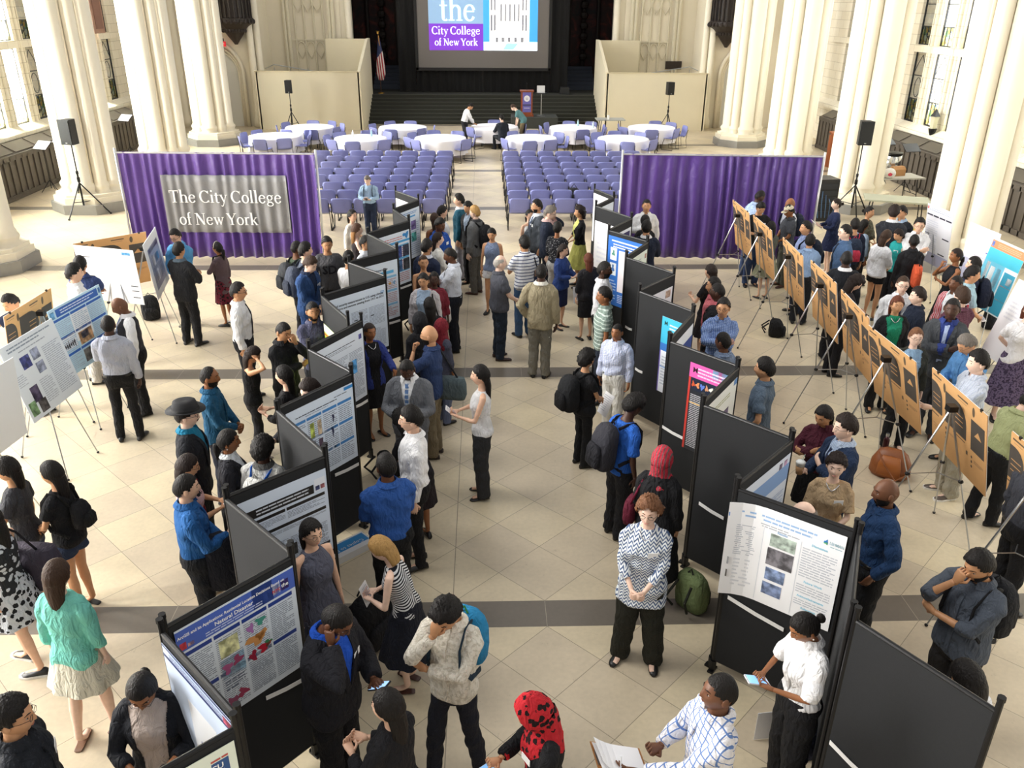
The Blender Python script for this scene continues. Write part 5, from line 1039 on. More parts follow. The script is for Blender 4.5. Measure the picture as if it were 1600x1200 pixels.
        def drape(z1, wide_, thick_, taper, wob=0.):
            R_ = []; zs = np.linspace(.05, z1, 9)
            for i, z in enumerate(zs):
                k = i / 8; ww = wide_ * (1 - taper * k * k) * min(1, .75 + i * .15); cy = -.052 - .020 * min(k * 3, 1); dd = thick_ * (1 - .35 * k); ph = np.arange(n) * 2 * pi / n
                q = np.stack([ww * np.cos(ph) + wob * sin(i * 2.1), cy + dd * np.sin(ph) * 1.0 + wob * np.cos(i * 1.7) * .5, np.full(n, z)], 1)
                q[:, 1] += (np.abs(np.cos(ph)) ** 2) * .030 * (1 - k * .4)
                if wob: q += RNG.uniform(-.006, .006, q.shape)
                R_.append(q)
            base_ = np.concatenate(R_) @ rotz(-turn).T + (HC - NB) @ Rh.T * np.array([1, .6, 1]) + NB
            w_ = np.clip(-(np.concatenate(R_)[:, 2]) / .12, 0, 1)[:, None]
            v = headpt(np.concatenate(R_)) * (1 - w_) + bend(base_ + np.array([0, -.012, 0])) * w_
            dr.add(v, [(i * n + j, i * n + (j + 1) % n, (i + 1) * n + (j + 1) % n, (i + 1) * n + j) for i in range(8) for j in range(n)] + [tuple(range(8 * n, 9 * n))])
        if hk == 'long': drape(-(float(hx[1]) if len(hx) > 1 else .34), .088, .040, .38)
        if hk == 'bob': drape(-.15, .092, .045, .1)
        if hk == 'curlylong': drape(-(float(hx[1]) if len(hx) > 1 else .22), .115, .060, .15, .008)
        if hk == 'bun': e = MB(); e.ell((0, -.122, .012), (.034, .030, .034), 12, 8); v, f = e.data(); dr.add(headpt(v), f)
        if hk == 'pony':
            P_ = headpt([(0, -.085, -.02), (0, -.115, -.03), (0, -.118, -.08), (0, -.105, -.16), (0, -.11, -(float(hx[1]) if len(hx) > 1 else .22))]); dr.tube(P_, [.016, .028, .030, .026, .008], 8)
        if dr.n: dr.build('hair_length', hcol if not (hc == 'ombre') else hairmat('#8a6238'), ho or root, True)
    elif hk == 'baldsides':
        m_ = np.minimum(zz - hair_thr(az2, 'bald'), .62 - zz); shell('hair', m_, .008, hcol)
    elif hk == 'hijab':
        col = cloth(*ex_get(ex, 'hijab', ('#222222',)))
        d_ = np.hypot(D2[:, 0] / .62, (D2[:, 2] + .12) / .72); m_ = np.where(D2[:, 1] > 0, (d_ - 1.), .6); m_ = np.minimum(m_, .6)
        ho = shell('headscarf', m_, .024, col, .002)
        e = MB(); R_ = []
        for z, a, b, c in ((-.03, .094, .108, -.01), (-.09, .090, .098, -.012), (-.135, .095, .090, -.008), (-.19, .135, .105, 0), (-.26, .165, .125, .0), (-.33, .155, .135, .01), (-.36, .13, .12, .01)):
            q = ring(z, a, b, c, 22, 2.2); q[:, 1] += .008 * np.sin(np.arange(22) * 2.2 + z * 30)
            w_ = min(max((-z - .05) / .12, 0), 1); hp = headpt(q); bp = bend(q + (HC - NB) + NB - np.array([0, .01, 0])); R_.append(hp * (1 - w_) + bp * w_)
        e.loft(R_[::-1], cap=False); e.build('scarf_drape', col, ho or root, True)
    for c in ex:
        if isinstance(c, tuple) and c[0] == 'cap':
            m_ = zz - .30; o = shell('cap', m_, .022, cloth(c[1])); e = MB(); R_ = []
            for t in np.linspace(-1, 1, 9): R_.append([(.07 * t, .075 * sqrt(max(0, 1 - .55 * t * t)), .036), (.075 * t, .075 + .085 * sqrt(max(0, 1 - t * t * .8)), .022), (.075 * t, .075 + .085 * sqrt(max(0, 1 - t * t * .8)), .017), (.07 * t, .07, .028)])
            v = headpt(np.array(R_).reshape(-1, 3)); e.loft(v.reshape(9, 4, 3)); e.build('cap_visor', cloth(c[1]), o, True)
        if c == 'fedora':
            ft = plain('black_felt', '#17171a', .8); e = MB(); R_ = []
            for z, r in ((.055, .150), (.062, .150), (.066, .104), (.10, .098), (.150, .084), (.160, .06), (.152, .02)):
                q = ring(z, r, r * 1.18, -.005, 28, 2.0)
                if r > .14: q[:, 2] += .018 * (np.abs(q[:, 0]) / r) ** 2
                R_.append(q)
            v = headpt(np.concatenate(R_)); e.loft(v.reshape(len(R_), 28, 3)); ho_ = e.build('felt_hat', ft, root, True)
            e = MB(); v = headpt(np.concatenate([ring(z, r, r * 1.18, -.005, 28, 2.0) for z, r in ((.067, .106), (.088, .102))])); e.loft(v.reshape(2, 28, 3), cap=False); e.build('hat_band', plain('hat_ribbon', '#050506', .5), ho_, True)
        if c == 'beard':
            hb = np.minimum(-.22 - zz, np.where(D2[:, 1] > -.1, .5, -1)); hb = np.where((np.abs(B2[:, 0]) < .024) & (B2[:, 2] > -.068) & (D2[:, 1] > 0), -1, hb); shell('beard', hb + .0, .006, hcol, .001)
        if c == 'mustache':
            e = MB(); e.tube([(-.024, .084, -.048), (0, .0945, -.041), (.024, .084, -.048)], [.003, .005, .003], 6); v, f = e.data(); m2 = MB(); m2.add(headpt(v), f); m2.build('moustache', hcol, root, True)
        if c == 'glasses' and dist < 24:
            e = MB()
            for sg in (1, -1):
                ph = np.arange(13) * 2 * pi / 12; pts = headpt([(sg * .032 + .020 * cos(q), .098, .004 + .015 * sin(q)) for q in ph]); e.tube(pts, .0016 if near else .0024, 5)
                e.tube(headpt([(sg * .052, .098, .008), (sg * .074, .06, .010), (sg * .080, .0, .006)]), .0015 if near else .0022, 5)
            e.tube(headpt([(-.012, .099, .008), (.012, .099, .008)]), .0016, 5); e.build('glasses', plain('glasses_frame', '#191516', .3), root)
        if c == 'shades': e = MB(); e.tube(headpt([(-.05, .06, .10), (0, .082, .098), (.05, .06, .10)]), .009, 6, flat=.5); e.build('sunglasses', plain('sunglasses', '#0a0a0c', .15), root)
        if c == 'headband': e = MB(); e.tube(headpt([(.088 * cos(q), .02, .02 + .112 * sin(q)) for q in np.linspace(.1, pi - .1, 12)]), .005, 6); e.build('headband', plain('headband', '#c9c4ba', .4), root, True)
        if c == 'earring': e = MB(); [e.ell(headpt([(sg * .084, -.006, -.04)])[0], (.006, .006, .006), 8, 5) for sg in (1, -1)]; e.build('earrings', plain('pearl', '#eeeae2', .2), root, True)
    # ---- garments
    tk = top[0]; tcol = top[1]; tpat = top[2] if len(top) > 2 else None; tcol2 = top[3] if len(top) > 3 else None; tmat = cloth(tcol, tpat, tcol2)
    def torso_rings(z0, z1, inf, flare=0., belly=0.):
        R_ = []
        for z in list(np.arange(z0, z1 - .02, .06)) + [z1]:
            a, b, c = interp_torso(T, max(z, .84)); k = max(0, (1.0 - z)) * flare; R_.append(ring(z, a + inf + k, b + inf + k, c))
        return R_
    inf = {'jacket': .024, 'suit': .024, 'cardigan': .020, 'hoodie': .030, 'abaya': .035, 'blouse': .016, 'shirt': .015, 'vestshirt': .012}.get(tk, .010)
    hem = {'jacket': .80, 'suit': .80, 'cardigan': .82, 'hoodie': .86, 'shirt': .955, 'tucked': .955, 'blouse': .86, 'tunic': .74, 'abaya': .30, 'polo': .86, 'tee': .86, 'untucked': .85, 'tank': .89, 'sleeveless': .89, 'halter': .9, 'dress': .93, 'vestshirt': .955}.get(tk, .9)
    if 'tuck' in ex: hem = .955
    g = MB(); ztop = 1.455 if tk in ('tee', 'tank', 'sleeveless', 'dress', 'halter', 'blouse') else 1.48
    if tk in ('tank', 'halter'): ztop = 1.40
    if 'scoop' in ex: ztop = 1.425
    rr = torso_rings(max(hem, .80), ztop, inf, .06 if hem < .9 else .0)
    if hem < .8:
        rr = [ring(z, interp_torso(T, .86)[0] + inf + .01 + (.86 - z) * .13, interp_torso(T, .86)[1] + inf + .01 + (.86 - z) * .13, 0) for z in np.arange(hem, .79, .06)] + rr
    if bot[0] in ('skirt', 'pencil', 'flare', 'dressskirt', 'shortdress', 'longskirt') and hem > .9: rr = [r for r in rr]
    g.loft([bend(r) for r in rr])
    slv = {'shirt': 1.9, 'tucked': 1.9, 'jacket': 1.93, 'suit': 1.93, 'cardigan': 1.85, 'hoodie': 1.9, 'blouse': 1.5, 'tunic': 1.6, 'abaya': 1.9, 'polo': .72, 'tee': .62, 'untucked': 1.9, 'vestshirt': 1.9, 'dress': 0, 'tank': 0, 'sleeveless': 0, 'halter': 0}.get(tk, 1.)
    for c in ex:
        if isinstance(c, tuple) and c[0] == 'sleeve': slv = c[1]
    sleeve = MB() if tk == 'vestshirt' else g
    for sg, (S, E, Wp, fd, pn, cu) in arms.items():
        if slv <= 0: continue
        ri = inf + .003; pts = [S * (.40, 1, 1.018), S * (.8, 1, 1.008), S * .88 + E * .12, S * .55 + E * .45, E]; rad = [.050, .056, .056, .050, .045]
        if slv < 1: pts = [S * (.40, 1, 1.018), S * (.8, 1, 1.008), S * .88 + E * .12, S * (1 - slv) + E * slv]; rad = [.048, .054, .055, .060]
        else:
            t = slv - 1; pts.append(E * (1 - t * .5) + Wp * t * .5); pts.append(E * (1 - t) + Wp * t); rad += [.042, .038 if slv < 1.7 else .033]
        sleeve.tube([b1(p) for p in pts], [s * ar_r * (r + ri * .75) for r in rad], 10)
    def inv_region(v):         # approx unbent unit coordinates
        p = v / s; 
        if sit: p = p + np.array([0, 0, .43])
        y, z = p[:, 1] + lean * .12, p[:, 2] - HZ; q = p.copy(); q[:, 1] = y * cos(lean) - z * sin(lean); q[:, 2] = HZ + y * sin(lean) + z * cos(lean)
        return np.where((p[:, 2] > HZ)[:, None], q, p)
    split = None; inner = ex_get(ex, 'inner', None)
    if tk in ('jacket', 'suit', 'cardigan', 'vestshirt', 'abaya') and inner:
        z0, w1 = {'suit': (1.06, .085), 'jacket': (1.06, .085), 'cardigan': (.70, .075), 'vestshirt': (1.12, .07), 'abaya': (1.2, .05)}[tk]
        wm = .04 if tk == 'cardigan' else 0.
        def split(c, n, z0=z0, w1=w1, wm=wm):
            k = np.clip((c[:, 2] - z0) / (1.47 - z0), 0, 1); return (c[:, 1] > .03) & (c[:, 2] > z0) & (np.abs(c[:, 0]) < wm + w1 * k) 
    gname = {'suit': 'suit_jacket', 'vestshirt': 'waistcoat', 'tucked': 'shirt', 'untucked': 'shirt', 'tank': 'tank_top', 'sleeveless': 'sleeveless_top', 'halter': 'halter_top', 'dress': 'dress_bodice', 'tunic': 'blouse', 'tee': 't_shirt', 'polo': 'shirt'}.get(tk, tk)
    go = put(gname, bpy.data.meshes.new(gname), root)
    JOBS.append(dict(o=go, raw=g, vox=vox, sm=3, wr=(.006 if tk not in ('tank', 'dress', 'halter') else .003) * (1.4 if tk in ('shirt', 'blouse', 'tunic') else 1), mat=tmat, split=split, inv=inv_region, inner=cloth(*inner) if inner else None, iname={'suit': 'shirt_front', 'jacket': 'shirt_front', 'cardigan': 'top_front', 'vestshirt': 'shirt_front', 'abaya': 'top_front'}.get(tk)))
    if tk == 'vestshirt' and sleeve.n:
        so = put('shirt_sleeves', bpy.data.meshes.new('shirt_sleeves'), root); JOBS.append(dict(o=so, raw=sleeve, vox=vox, sm=3, wr=.007, mat=cloth('#f0f0f2')))
    yf = lambda z, x=0.: (lambda a, b, c: c + (b + inf) * (max(0, 1 - abs(x / (a + inf)) ** 2.5)) ** .4)(*interp_torso(T, z))
    if tk in ('shirt', 'tucked', 'untucked', 'polo', 'suit', 'jacket', 'vestshirt') and dist < 20:
        cc = MB(); r0 = .074 if not fem else .062
        A_ = np.linspace(radians(25), radians(335), 16); out_ = []; 
        for q in A_:
            x, y = r0 * sin(q), r0 * cos(q) - .006; k = 1.5
            out_.append([(x, y, 1.462), (x * .96, y * .96, 1.518), (x * 1.05, y * 1.05, 1.521), (x * k, y * k, 1.480 - .016 * (cos(q) > .4)), (x * k * .96, y * k * .96, 1.470)])
        v = bend(np.array(out_).reshape(-1, 3)); cc.loft(v.reshape(16, 5, 3)); cc.build('collar', cloth(inner[0]) if inner else (cloth('#f0f0f2') if tk == 'vestshirt' else tmat), go)
    if tk in ('shirt', 'tucked', 'untucked') and near:
        e = MB()
        e.loft([bend([(x, yf(z, x) + .003, z), (x, yf(z, x) + .006, z)]) if False else bend([(-.016, yf(z), z), (.016, yf(z), z), (.016, yf(z) + .012, z), (-.016, yf(z) + .012, z)]) for z in np.arange(hem + .03, 1.44, .04)])
        e.build('button_placket', tmat, go)
    if tk in ('suit', 'jacket') and inner and mid:
        e = MB()
        for sg in (1, -1):
            R_ = []
            for z in np.linspace(1.06, 1.46, 8):
                k = (z - 1.06) / .41; x = sg * (.004 + .085 * k); w_ = .030 * (1 - .3 * k) + .012; yy = yf(z, x) + .008; R_.append([(x - sg * .012, yy - .006, z), (x + sg * w_, yf(z, x + sg * w_) + .006, z), (x + sg * w_, yf(z, x + sg * w_) + .014, z), (x - sg * .010, yy + .006, z)])
            v = bend(np.array(R_).reshape(-1, 3)); e.loft(v.reshape(8, 4, 3))
        e.build('lapels', tmat, go)
    for c in ex:
        if isinstance(c, tuple) and c[0] == 'tie':
            e = MB(); R_ = []
            for z in np.linspace(1.02 if tk != 'vestshirt' else 1.14, 1.46, 9):
                w_ = .028 if z < 1.2 else .020; w_ = .026 if z > 1.45 else w_; o_ = .010; yy = yf(z) + o_ - (.012 if tk in ('suit', 'jacket') else 0); R_.append([(-w_, yy - .004, z), (w_, yy - .004, z), (w_, yy + .004, z), (-w_, yy + .004, z)])
            v = bend(np.array(R_).reshape(-1, 3)); e.loft(v.reshape(9, 4, 3)); e.build('tie', cloth(*c[1:]), root)
        if c == 'badge' and dist < 22:
            x, z = -.085, 1.30; yy = yf(z, x) + .010; e = MB(); v = bend(np.array([(x - .042, yf(z, x - .042) + .008, z - .026), (x + .042, yf(z, x + .042) + .012, z - .026), (x + .042, yf(z, x + .042) + .012, z + .026), (x - .042, yf(z, x - .042) + .008, z + .026)]))
            n_ = np.cross(v[1] - v[0], v[3] - v[0]); n_ /= np.linalg.norm(n_); e.loft([v, v + n_ * .004]); e.build('name_badge', plain('badge_paper', '#f6f6f6', .5), root)
        if c == 'scarf':
            e = MB(); e.tube(bend([(.09, .08, 1.0), (.085, .13, 1.25), (.07, .09, 1.46), (0, -.085, 1.50), (-.07, .09, 1.46), (-.085, .13, 1.25), (-.09, .08, .92)]), .03, 8, flat=.5); e.build('scarf', cloth('#131214'), root, True)
        if c == 'necklace': e = MB(); e.tube(bend([(.06, .06, 1.46), (.03, .095, 1.42), (0, .105, 1.40), (-.03, .095, 1.42), (-.06, .06, 1.46)]), .005, 6); e.build('necklace', plain('silver_beads', '#cfcfd2', .25, .8), root, True)
        if c == 'watch': 
            w_, fd_, pn_ = info['wr'][-1]; e = MB(); e.tube([w_ - fd_ * .02, w_ + fd_ * .012], .031 * s, 12); e.build('wristwatch', plain('watch', '#1b1b1d', .3, .5), root, True)
        if isinstance(c, tuple) and c[0] == 'chesttext':
            tm = text_mesh(c[1], c[2], cloth(c[3]), 'shirt_lettering', .0, 'CENTER', offset=.004); vv = np.empty(len(tm.vertices) * 3); tm.vertices.foreach_get('co', vv); vv = vv.reshape(-1, 3)
            zz_ = vv[:, 1] + c[4]; q = np.stack([-vv[:, 0], [yf(a, b) + .012 for a, b in zip(zz_, vv[:, 0])], zz_], 1); tm.vertices.foreach_set('co', bend(q).ravel()); tm.update(); put('shirt_lettering', tm, root)
    # ---- lower garment
    bk = bot[0]; bpat = bot[2] if len(bot) > 2 else None; bcol2 = bot[3] if len(bot) > 3 else None; bmat = cloth(bot[1], bpat, bcol2)
    if tk == 'abaya' and bk == 'none': pass
    elif bk in ('pants', 'slim', 'shorts', 'loose', 'wide'):
        pin = .021 if hem > .94 else .002
        g = MB(); k = {'pants': 1., 'slim': .86, 'shorts': 1.08, 'loose': 1.14, 'wide': 1.2}[bk] * (1 + .5 * (fat - 1))
        R_ = [ring(z, interp_torso(T, max(z, .84))[0] + pin - max(0, .86 - z) * .2, interp_torso(T, max(z, .84))[1] + pin - max(0, .86 - z) * .2, interp_torso(T, max(z, .84))[2]) for z in ((.80, .84, .88, .92, .96, 1.005) if hem > .94 else (.80, .84, .88, .92, .95))]
        g.loft([bend(r) for r in R_])
        for sg, (A, K, Fp) in legs.items():
            pts = [A, A * .6 + K * .4, K, K * .5 + Fp * .5, Fp - np.array([0, 0, .052])]; rad = [.096, .094, .078, .074, .068]
            if bk in ('loose', 'wide'): rad = [.094, .094, .08, .076, .074]
            if bk == 'slim': rad = [.096, .086, .066, .064, .052]
            if bk == 'shorts': pts = [A, A * .62 + K * .38]; rad = [.096, .100]
            g.tube([b1(p) if not sit else p * s - np.array([0, 0, .43 * s]) for p in pts], [s * r * k if r > .07 else s * r * (1 + .4 * (fat - 1)) for r in rad], 12)
        po = put({'shorts': 'shorts', 'slim': 'slim_trousers'}.get(bk, 'trousers'), bpy.data.meshes.new('trousers'), root)
        JOBS.append(dict(o=po, raw=g, vox=vox * 1.1, sm=3, wr=.006, mat=bmat))
        if tk in ('shirt', 'tucked') and mid and hem > .92 and not fem:
            e = MB(); e.loft([bend(ring(z, interp_torso(T, z)[0] + .020, interp_torso(T, z)[1] + .020, interp_torso(T, z)[2])) for z in (.965, .998)]); be = e.build('belt', plain('leather_belt', '#15120f', .4), root, True)
            a, b, c_ = interp_torso(T, .98); q = bend([(0, c_ + b + .022, .98)])[0]; MB().box(q, (.045 * s, .008, .034 * s)).build('belt_buckle', plain('buckle', '#b9b4a8', .3, .9), be)
    elif bk in ('skirt', 'longskirt', 'flare', 'pencil', 'dressskirt', 'shortdress'):
        z1 = {'skirt': .52, 'longskirt': .28, 'flare': .55, 'pencil': .50, 'dressskirt': .46, 'shortdress': .62}[bk]; fl = {'skirt': .10, 'longskirt': .16, 'flare': .30, 'pencil': .0, 'dressskirt': .26, 'shortdress': .26}[bk]
        n = 40 if mid else 20; R_ = []
        for z in np.linspace(z1, 1.02, 12):
            a, b, c_ = interp_torso(T, max(z, .88)); k_ = max(0, .95 - z); q = ring(z, a + .014 + fl * k_, b + .012 + fl * k_, c_, n, 2.3); ph = np.arange(n) * 2 * pi / n
            wv = 1 + (.05 * (fl > .05) * min(1, k_ / .3)) * np.sin(ph * 9 + 1) + .02 * np.sin(ph * 4) * min(1, k_ / .3); q[:, 0] *= wv; q[:, 1] = c_ + (q[:, 1] - c_) * wv + step * k_ * .4
            R_.append(bend(q))
        e = MB(); e.loft(R_, cap=False); e.build('skirt', bmat, root, True)
    # ---- shoes
    if not sit or True:
        for sg, (A, K, Fp) in legs.items():
            e = MB(); R_ = []; heel = 'heels' in ex; snk = 'sneaker' in ex
            prof = [(-.075, .016, .02, .0), (-.07, .030, .055, 0), (-.03, .036, .085, 0), (.02, .038, .078, 0), (.07, .043, .058, 0), (.13, .046, .046, 0), (.175, .036, .036, 0), (.195, .016, .024, 0)]
            if 'flats' in ex or 'sandal' in ex: prof = [(a, b, c * .55, d) for a, b, c, d in prof]
            for yy, w_, hh, _q in prof:
                ph = np.arange(10) * 2 * pi / 10; q = np.stack([w_ * np.cos(ph), np.full(10, yy), hh / 2 + hh / 2 * np.sin(ph) * 1.0], 1); q[:, 2] = np.clip(q[:, 2], .002, None); R_.append(q)
            toe = sg * .22; Rz = rotz(-toe); org = np.array([Fp[0], Fp[1] + .0, 0.]); 
            V = (np.concatenate(R_) * np.array([1, (.92 if fem else 1.), 1])) @ Rz.T + org
            V = V * s
            if sit: V = V + np.array([0, 0, 0.])
            if 'sandal' in ex:
                V[:, 2] = np.minimum(V[:, 2], .014 * s); 
            e.add(V, [(i * 10 + j, i * 10 + (j + 1) % 10, (i + 1) * 10 + (j + 1) % 10, (i + 1) * 10 + j) for i in range(7) for j in range(10)] + [tuple(range(9, -1, -1)), tuple(range(70, 80))])
            so = e.build('shoe', plain('shoe_leather', shoe, .4), root, True)
            if snk:
                e = MB(); V2 = [np.array([(.050 * w_ / .046 * cos(q_), yy, zz_) for q_ in (0, pi)]) for yy, w_ in ((0, .04),) for zz_ in (0,)]
                q = np.array([(x, y, z) for z in (0, .022) for x, y in [(.018, -.082), (.040, -.05), (.042, .03), (.050, .12), (.036, .19), (0, .205), (-.036, .19), (-.050, .12), (-.042, .03), (-.040, -.05), (-.018, -.082)]]) @ Rz.T + org
                e.loft((q * s).reshape(2, 11, 3)); e.build('shoe_sole', plain('white_sole', '#e9e7e2', .5), so)
    info['yf'] = yf; info['az'] = az; INFO[key] = info; return info
def ex_get(ex, k, dflt):
    for c in ex:
        if isinstance(c, tuple) and c[0] == k: return c[1:]
    return dflt
PEOPLE = {}; INFO = {}
def fill(o, V, F, mats, smooth=True, mi=None):
    me = o.data; me.clear_geometry(); nV = len(V); nF = len(F) if isinstance(F, list) else 0
    me.from_pydata(V.tolist(), [], F if isinstance(F, list) else F.tolist())
    for m in mats: me.materials.append(m)
    me.polygons.foreach_set('use_smooth', [smooth] * len(me.polygons)); me.update()
def run_jobs():
    tmp = []; c2 = bpy.data.collections.new('tmp_union'); COL.children.link(c2)
    for j in JOBS:
        v, f = j['raw'].data(); me = bpy.data.meshes.new('t'); me.from_pydata(v.tolist(), [], f); o = bpy.data.objects.new('t', me); c2.objects.link(o)
        m = o.modifiers.new('r', 'REMESH'); m.mode = 'VOXEL'; m.voxel_size = j['vox']; m.adaptivity = 0
        q = o.modifiers.new('s', 'SMOOTH'); q.factor = .5; q.iterations = j['sm']; tmp.append(o)
    bpy.context.view_layer.update(); dg = bpy.context.evaluated_depsgraph_get(); total = 0
    for j, o in zip(JOBS, tmp):
        me = o.evaluated_get(dg).data; nv = len(me.vertices); V = np.empty(nv * 3); me.vertices.foreach_get('co', V); V = V.reshape(-1, 3)
        nl = len(me.loops); L = np.empty(nl, int); me.loops.foreach_get('vertex_index', L); st = np.empty(len(me.polygons), int); me.polygons.foreach_get('loop_start', st)
        F = L.reshape(-1, 4) if nl == 4 * len(st) else None
        F = F.tolist() if F is not None else [L[a:b].tolist() for a, b in zip(st, list(st[1:]) + [nl])]; total += len(F)
        if j['wr']:
            Nn = np.empty(nv * 3); me.vertices.foreach_get('normal', Nn); Nn = Nn.reshape(-1, 3); r = RNG.uniform(0, 6, 6); x, y, z = V.T
            w = np.sin(21 * x + 9 * z + r[0] + 2 * np.sin(13 * z + r[1])) * np.sin(17 * y + 11 * z + r[2]) + .7 * np.sin(38 * z + 14 * x + r[3] + 1.5 * np.sin(20 * y + r[4])) * np.sin(9 * z + r[5])
            V = V + Nn * ((w + .35) * j['wr'])[:, None]
        if j.get('join') is not None:
            v2, f2 = j['join'].data(); F = F + [tuple(i + len(V) for i in q) for q in f2]; V = np.concatenate([V, v2])
        if j.get('split') is not None and len(F):
            Fa = np.array(F); cen = V[Fa].mean(1); ci = j['inv'](cen); m = j['split'](ci, None)
            inn = Fa[m]; Fa = Fa[~m]; F = Fa.tolist()
            if len(inn):
                used, idx = np.unique(inn.ravel(), return_inverse=True); io = put(j['iname'], bpy.data.meshes.new(j['iname']), j['o'].parent)
                Vi = V[used].copy(); Vi[:, 1] -= .004; fill(io, Vi, idx.reshape(-1, 4), [j['inner']])
        fill(j['o'], V, F, [j['mat']])
    for o in tmp: bpy.data.objects.remove(o, do_unlink=True)
    COL.children.unlink(c2); bpy.data.collections.remove(c2); print('union faces', total)
# ============================================================ THE PEOPLE
D = radians
P = person; WS = '#eef0f4'; BK = '#141417'
# ---- left side, by the easels
P(1, 'young man in navy shirt reaching left behind the brown board, left edge', 10, 461, D(205), skin='olive', top=('tee', '#262c44'), bot=('pants', '#2c3c5c'), ar='reach', al='down', nod=.25, lean=.1, shoe='#6a6a70')
P(2, 'black haired man in white shirt seen from behind, facing the white poster', 112, 413, D(55), skin='light', top=('shirt', '#f4f2f2'), bot=('pants', '#b9b4ac'), hair='side', h=1.82)
P(3, 'man in navy short sleeved shirt, arms crossed, facing the white poster', 180, 403, D(350), skin='tan', top=('polo', '#3b4b7c'), bot=('pants', '#3a4a78'), al='cross', ar='cross2', hair='short', foot=(160, 575), shoe='#6b3a2a')
P(4, 'bald man in black waistcoat and white sleeves with hand on chest', 197, 463, D(245), skin='dark', hair='none', top=('vestshirt', '#2d2d33'), bot=('pants', BK), al='down', ar='chest', nod=.35, foot=(228, 645), ex=(('inner', '#f0f0f4'), ('tie', '#8fa6d6', 'vstripe', '#2c3c7c'), ('sleeve', 1.9)), fat=1.12)
P(5, 'man in pale grey shirt and black trousers seen from behind, left easels', 172, 495, D(350), skin='deep', hair='buzz', top=('shirt', '#b4b8c6'), bot=('slim', BK), al='chest', ar='down', foot=(206, 686), wide=.03)
P(6, 'man with glasses in bright blue shirt in front of the grey banner', 300, 357, D(195), skin='light', hair='short', top=('shirt', '#5fa4d6'), bot=('pants', '#55565a'), al='clasp', ar='clasp', nod=.3, foot=(300, 508), ex=('glasses',))
P(7, 'man in black suit seen from behind talking to the man in blue', 280, 381, D(22), skin='olive', hair='short', top=('suit', '#25262a'), bot=('pants', '#1d1d20'), al='phone', ar='phone', foot=(303, 538), ex=(('inner', '#5a6a78'),), wide=.03)
P(8, 'woman with headband and black scarf in front of purple curtain', 357, 379, D(290), 'f', skin='brown', hair='pony', top=('tunic', '#5f4f54'), bot=('skirt', '#6a2030', 'floral', '#171216'), al='chest', ar='down', foot=(358, 508), ex=('headband', 'scarf'))
P(9, 'young man with glasses in white shirt and dark tie, facing right', 369, 442, D(85), skin='tan', hair='short', top=('shirt', '#f3f3f6'), bot=('pants', '#202126'), al='down', ar='down', ex=('glasses', ('tie', '#1c1d26')))
P(10, 'woman in black sleeveless top holding her hair with both hands', 402, 541, D(70), 'f', skin='tan', hair='long+.24', hc='dbrown', top=('tank', BK), bot=('slim', '#26262a'), al='head', ar='head', nod=.45, foot=(408, 712), ex=('sandal',), shoe='#8a7a70')
P(11, 'man in black shirt rubbing his nose beside the left panels', 443, 503, D(125), skin='olive', hair='buzz', top=('untucked', '#1b1c1f'), bot=('pants', BK), al='face', ar='cross', nod=.25)
P(12, 'woman with long black hair and black top facing left, beside panels', 444, 571, D(280), 'f', skin='light', hair='long+.30', top=('blouse', '#17171a'), bot=('pants', '#1b1b1e'), al='phone', ar='phone')
P(13, 'man with glasses half hidden behind a left panel, gesturing with one hand', 481, 594, D(225), skin='fair', hair='side', hc='dbrown', top=('shirt', '#23242a'), bot=('pants', '#22242a'), ar='out', al='down', nod=.2, ex=('glasses',))
P(14, 'balding man in teal blue shirt standing alone, facing right', 323, 573, D(85), skin='brown', hair='receding', top=('untucked', '#1f5679'), bot=('pants', '#232736'), al='clasp', ar='clasp', ex=('beard',), h=1.68)
P(15, 'man in black fedora hat, black suit and teal shirt', 287, 630, D(82), skin='fair', hair='short', top=('suit', '#22242a'), bot=('pants', '#1a1b1e'), ex=('fedora', 'glasses', ('inner', '#1f7da0'), 'mustache'), h=1.74)
P(16, 'girl with glasses in pink and black top holding a phone, left group', 292, 710, D(72), 'f', skin='tan', hair='long+.22', hc='dbrown', top=('tee', '#d8b0b0', 'floral', '#1b1519'), bot=('skirt', '#18181b'), ar='phone', al='phone', nod=.2, ex=('glasses',), shoe='#e8e6e0', h=1.60)
P(17, 'boy in bright blue shirt with a dark jacket over his arm', 285, 742, D(68), skin='light', hair='fade', top=('shirt', '#27609f'), bot=('pants', '#23252b'), ar='phone', al='clasp', h=1.70)
P(18, 'woman in black blazer and white top, hair tied back, facing right', 352, 671, D(80), 'f', skin='brown', hair='pony+.20', top=('suit', '#24242a'), bot=('pants', '#19191c'), ex=(('inner', '#eef2f2'), 'earring'), al='clasp', ar='down', h=1.66)
P(19, 'short haired person in pale grey jacket with blue bag straps', 408, 684, D(18), skin='deep', hair='afro', top=('suit', '#c6c6c2'), bot=('pants', '#2a2a2c'), ex=(('inner', '#5a5a58'),), h=1.66)
P(20, 'girl in charcoal t-shirt with white lettering at left edge', 8, 714, D(262), 'f', skin='tan', hair='long+.2', top=('tee', '#3a3b40'), bot=('shorts', '#2c3c58'), al='phone', ar='down', ex=(('chesttext', 'IIIIIIII', .09, '#e6e6e8', 1.22), ('chesttext', 'CRUS', .06, '#8a8578', 1.12)), h=1.64)
P(21, 'girl in black t-shirt and denim shorts clasping her hands', 78, 721, D(278), 'f', skin='tan', hair='long+.30', top=('tee', '#17171a'), bot=('shorts', '#26344f'), al='clasp', ar='clasp', ex=('sandal',), shoe='#1a1614', h=1.60)
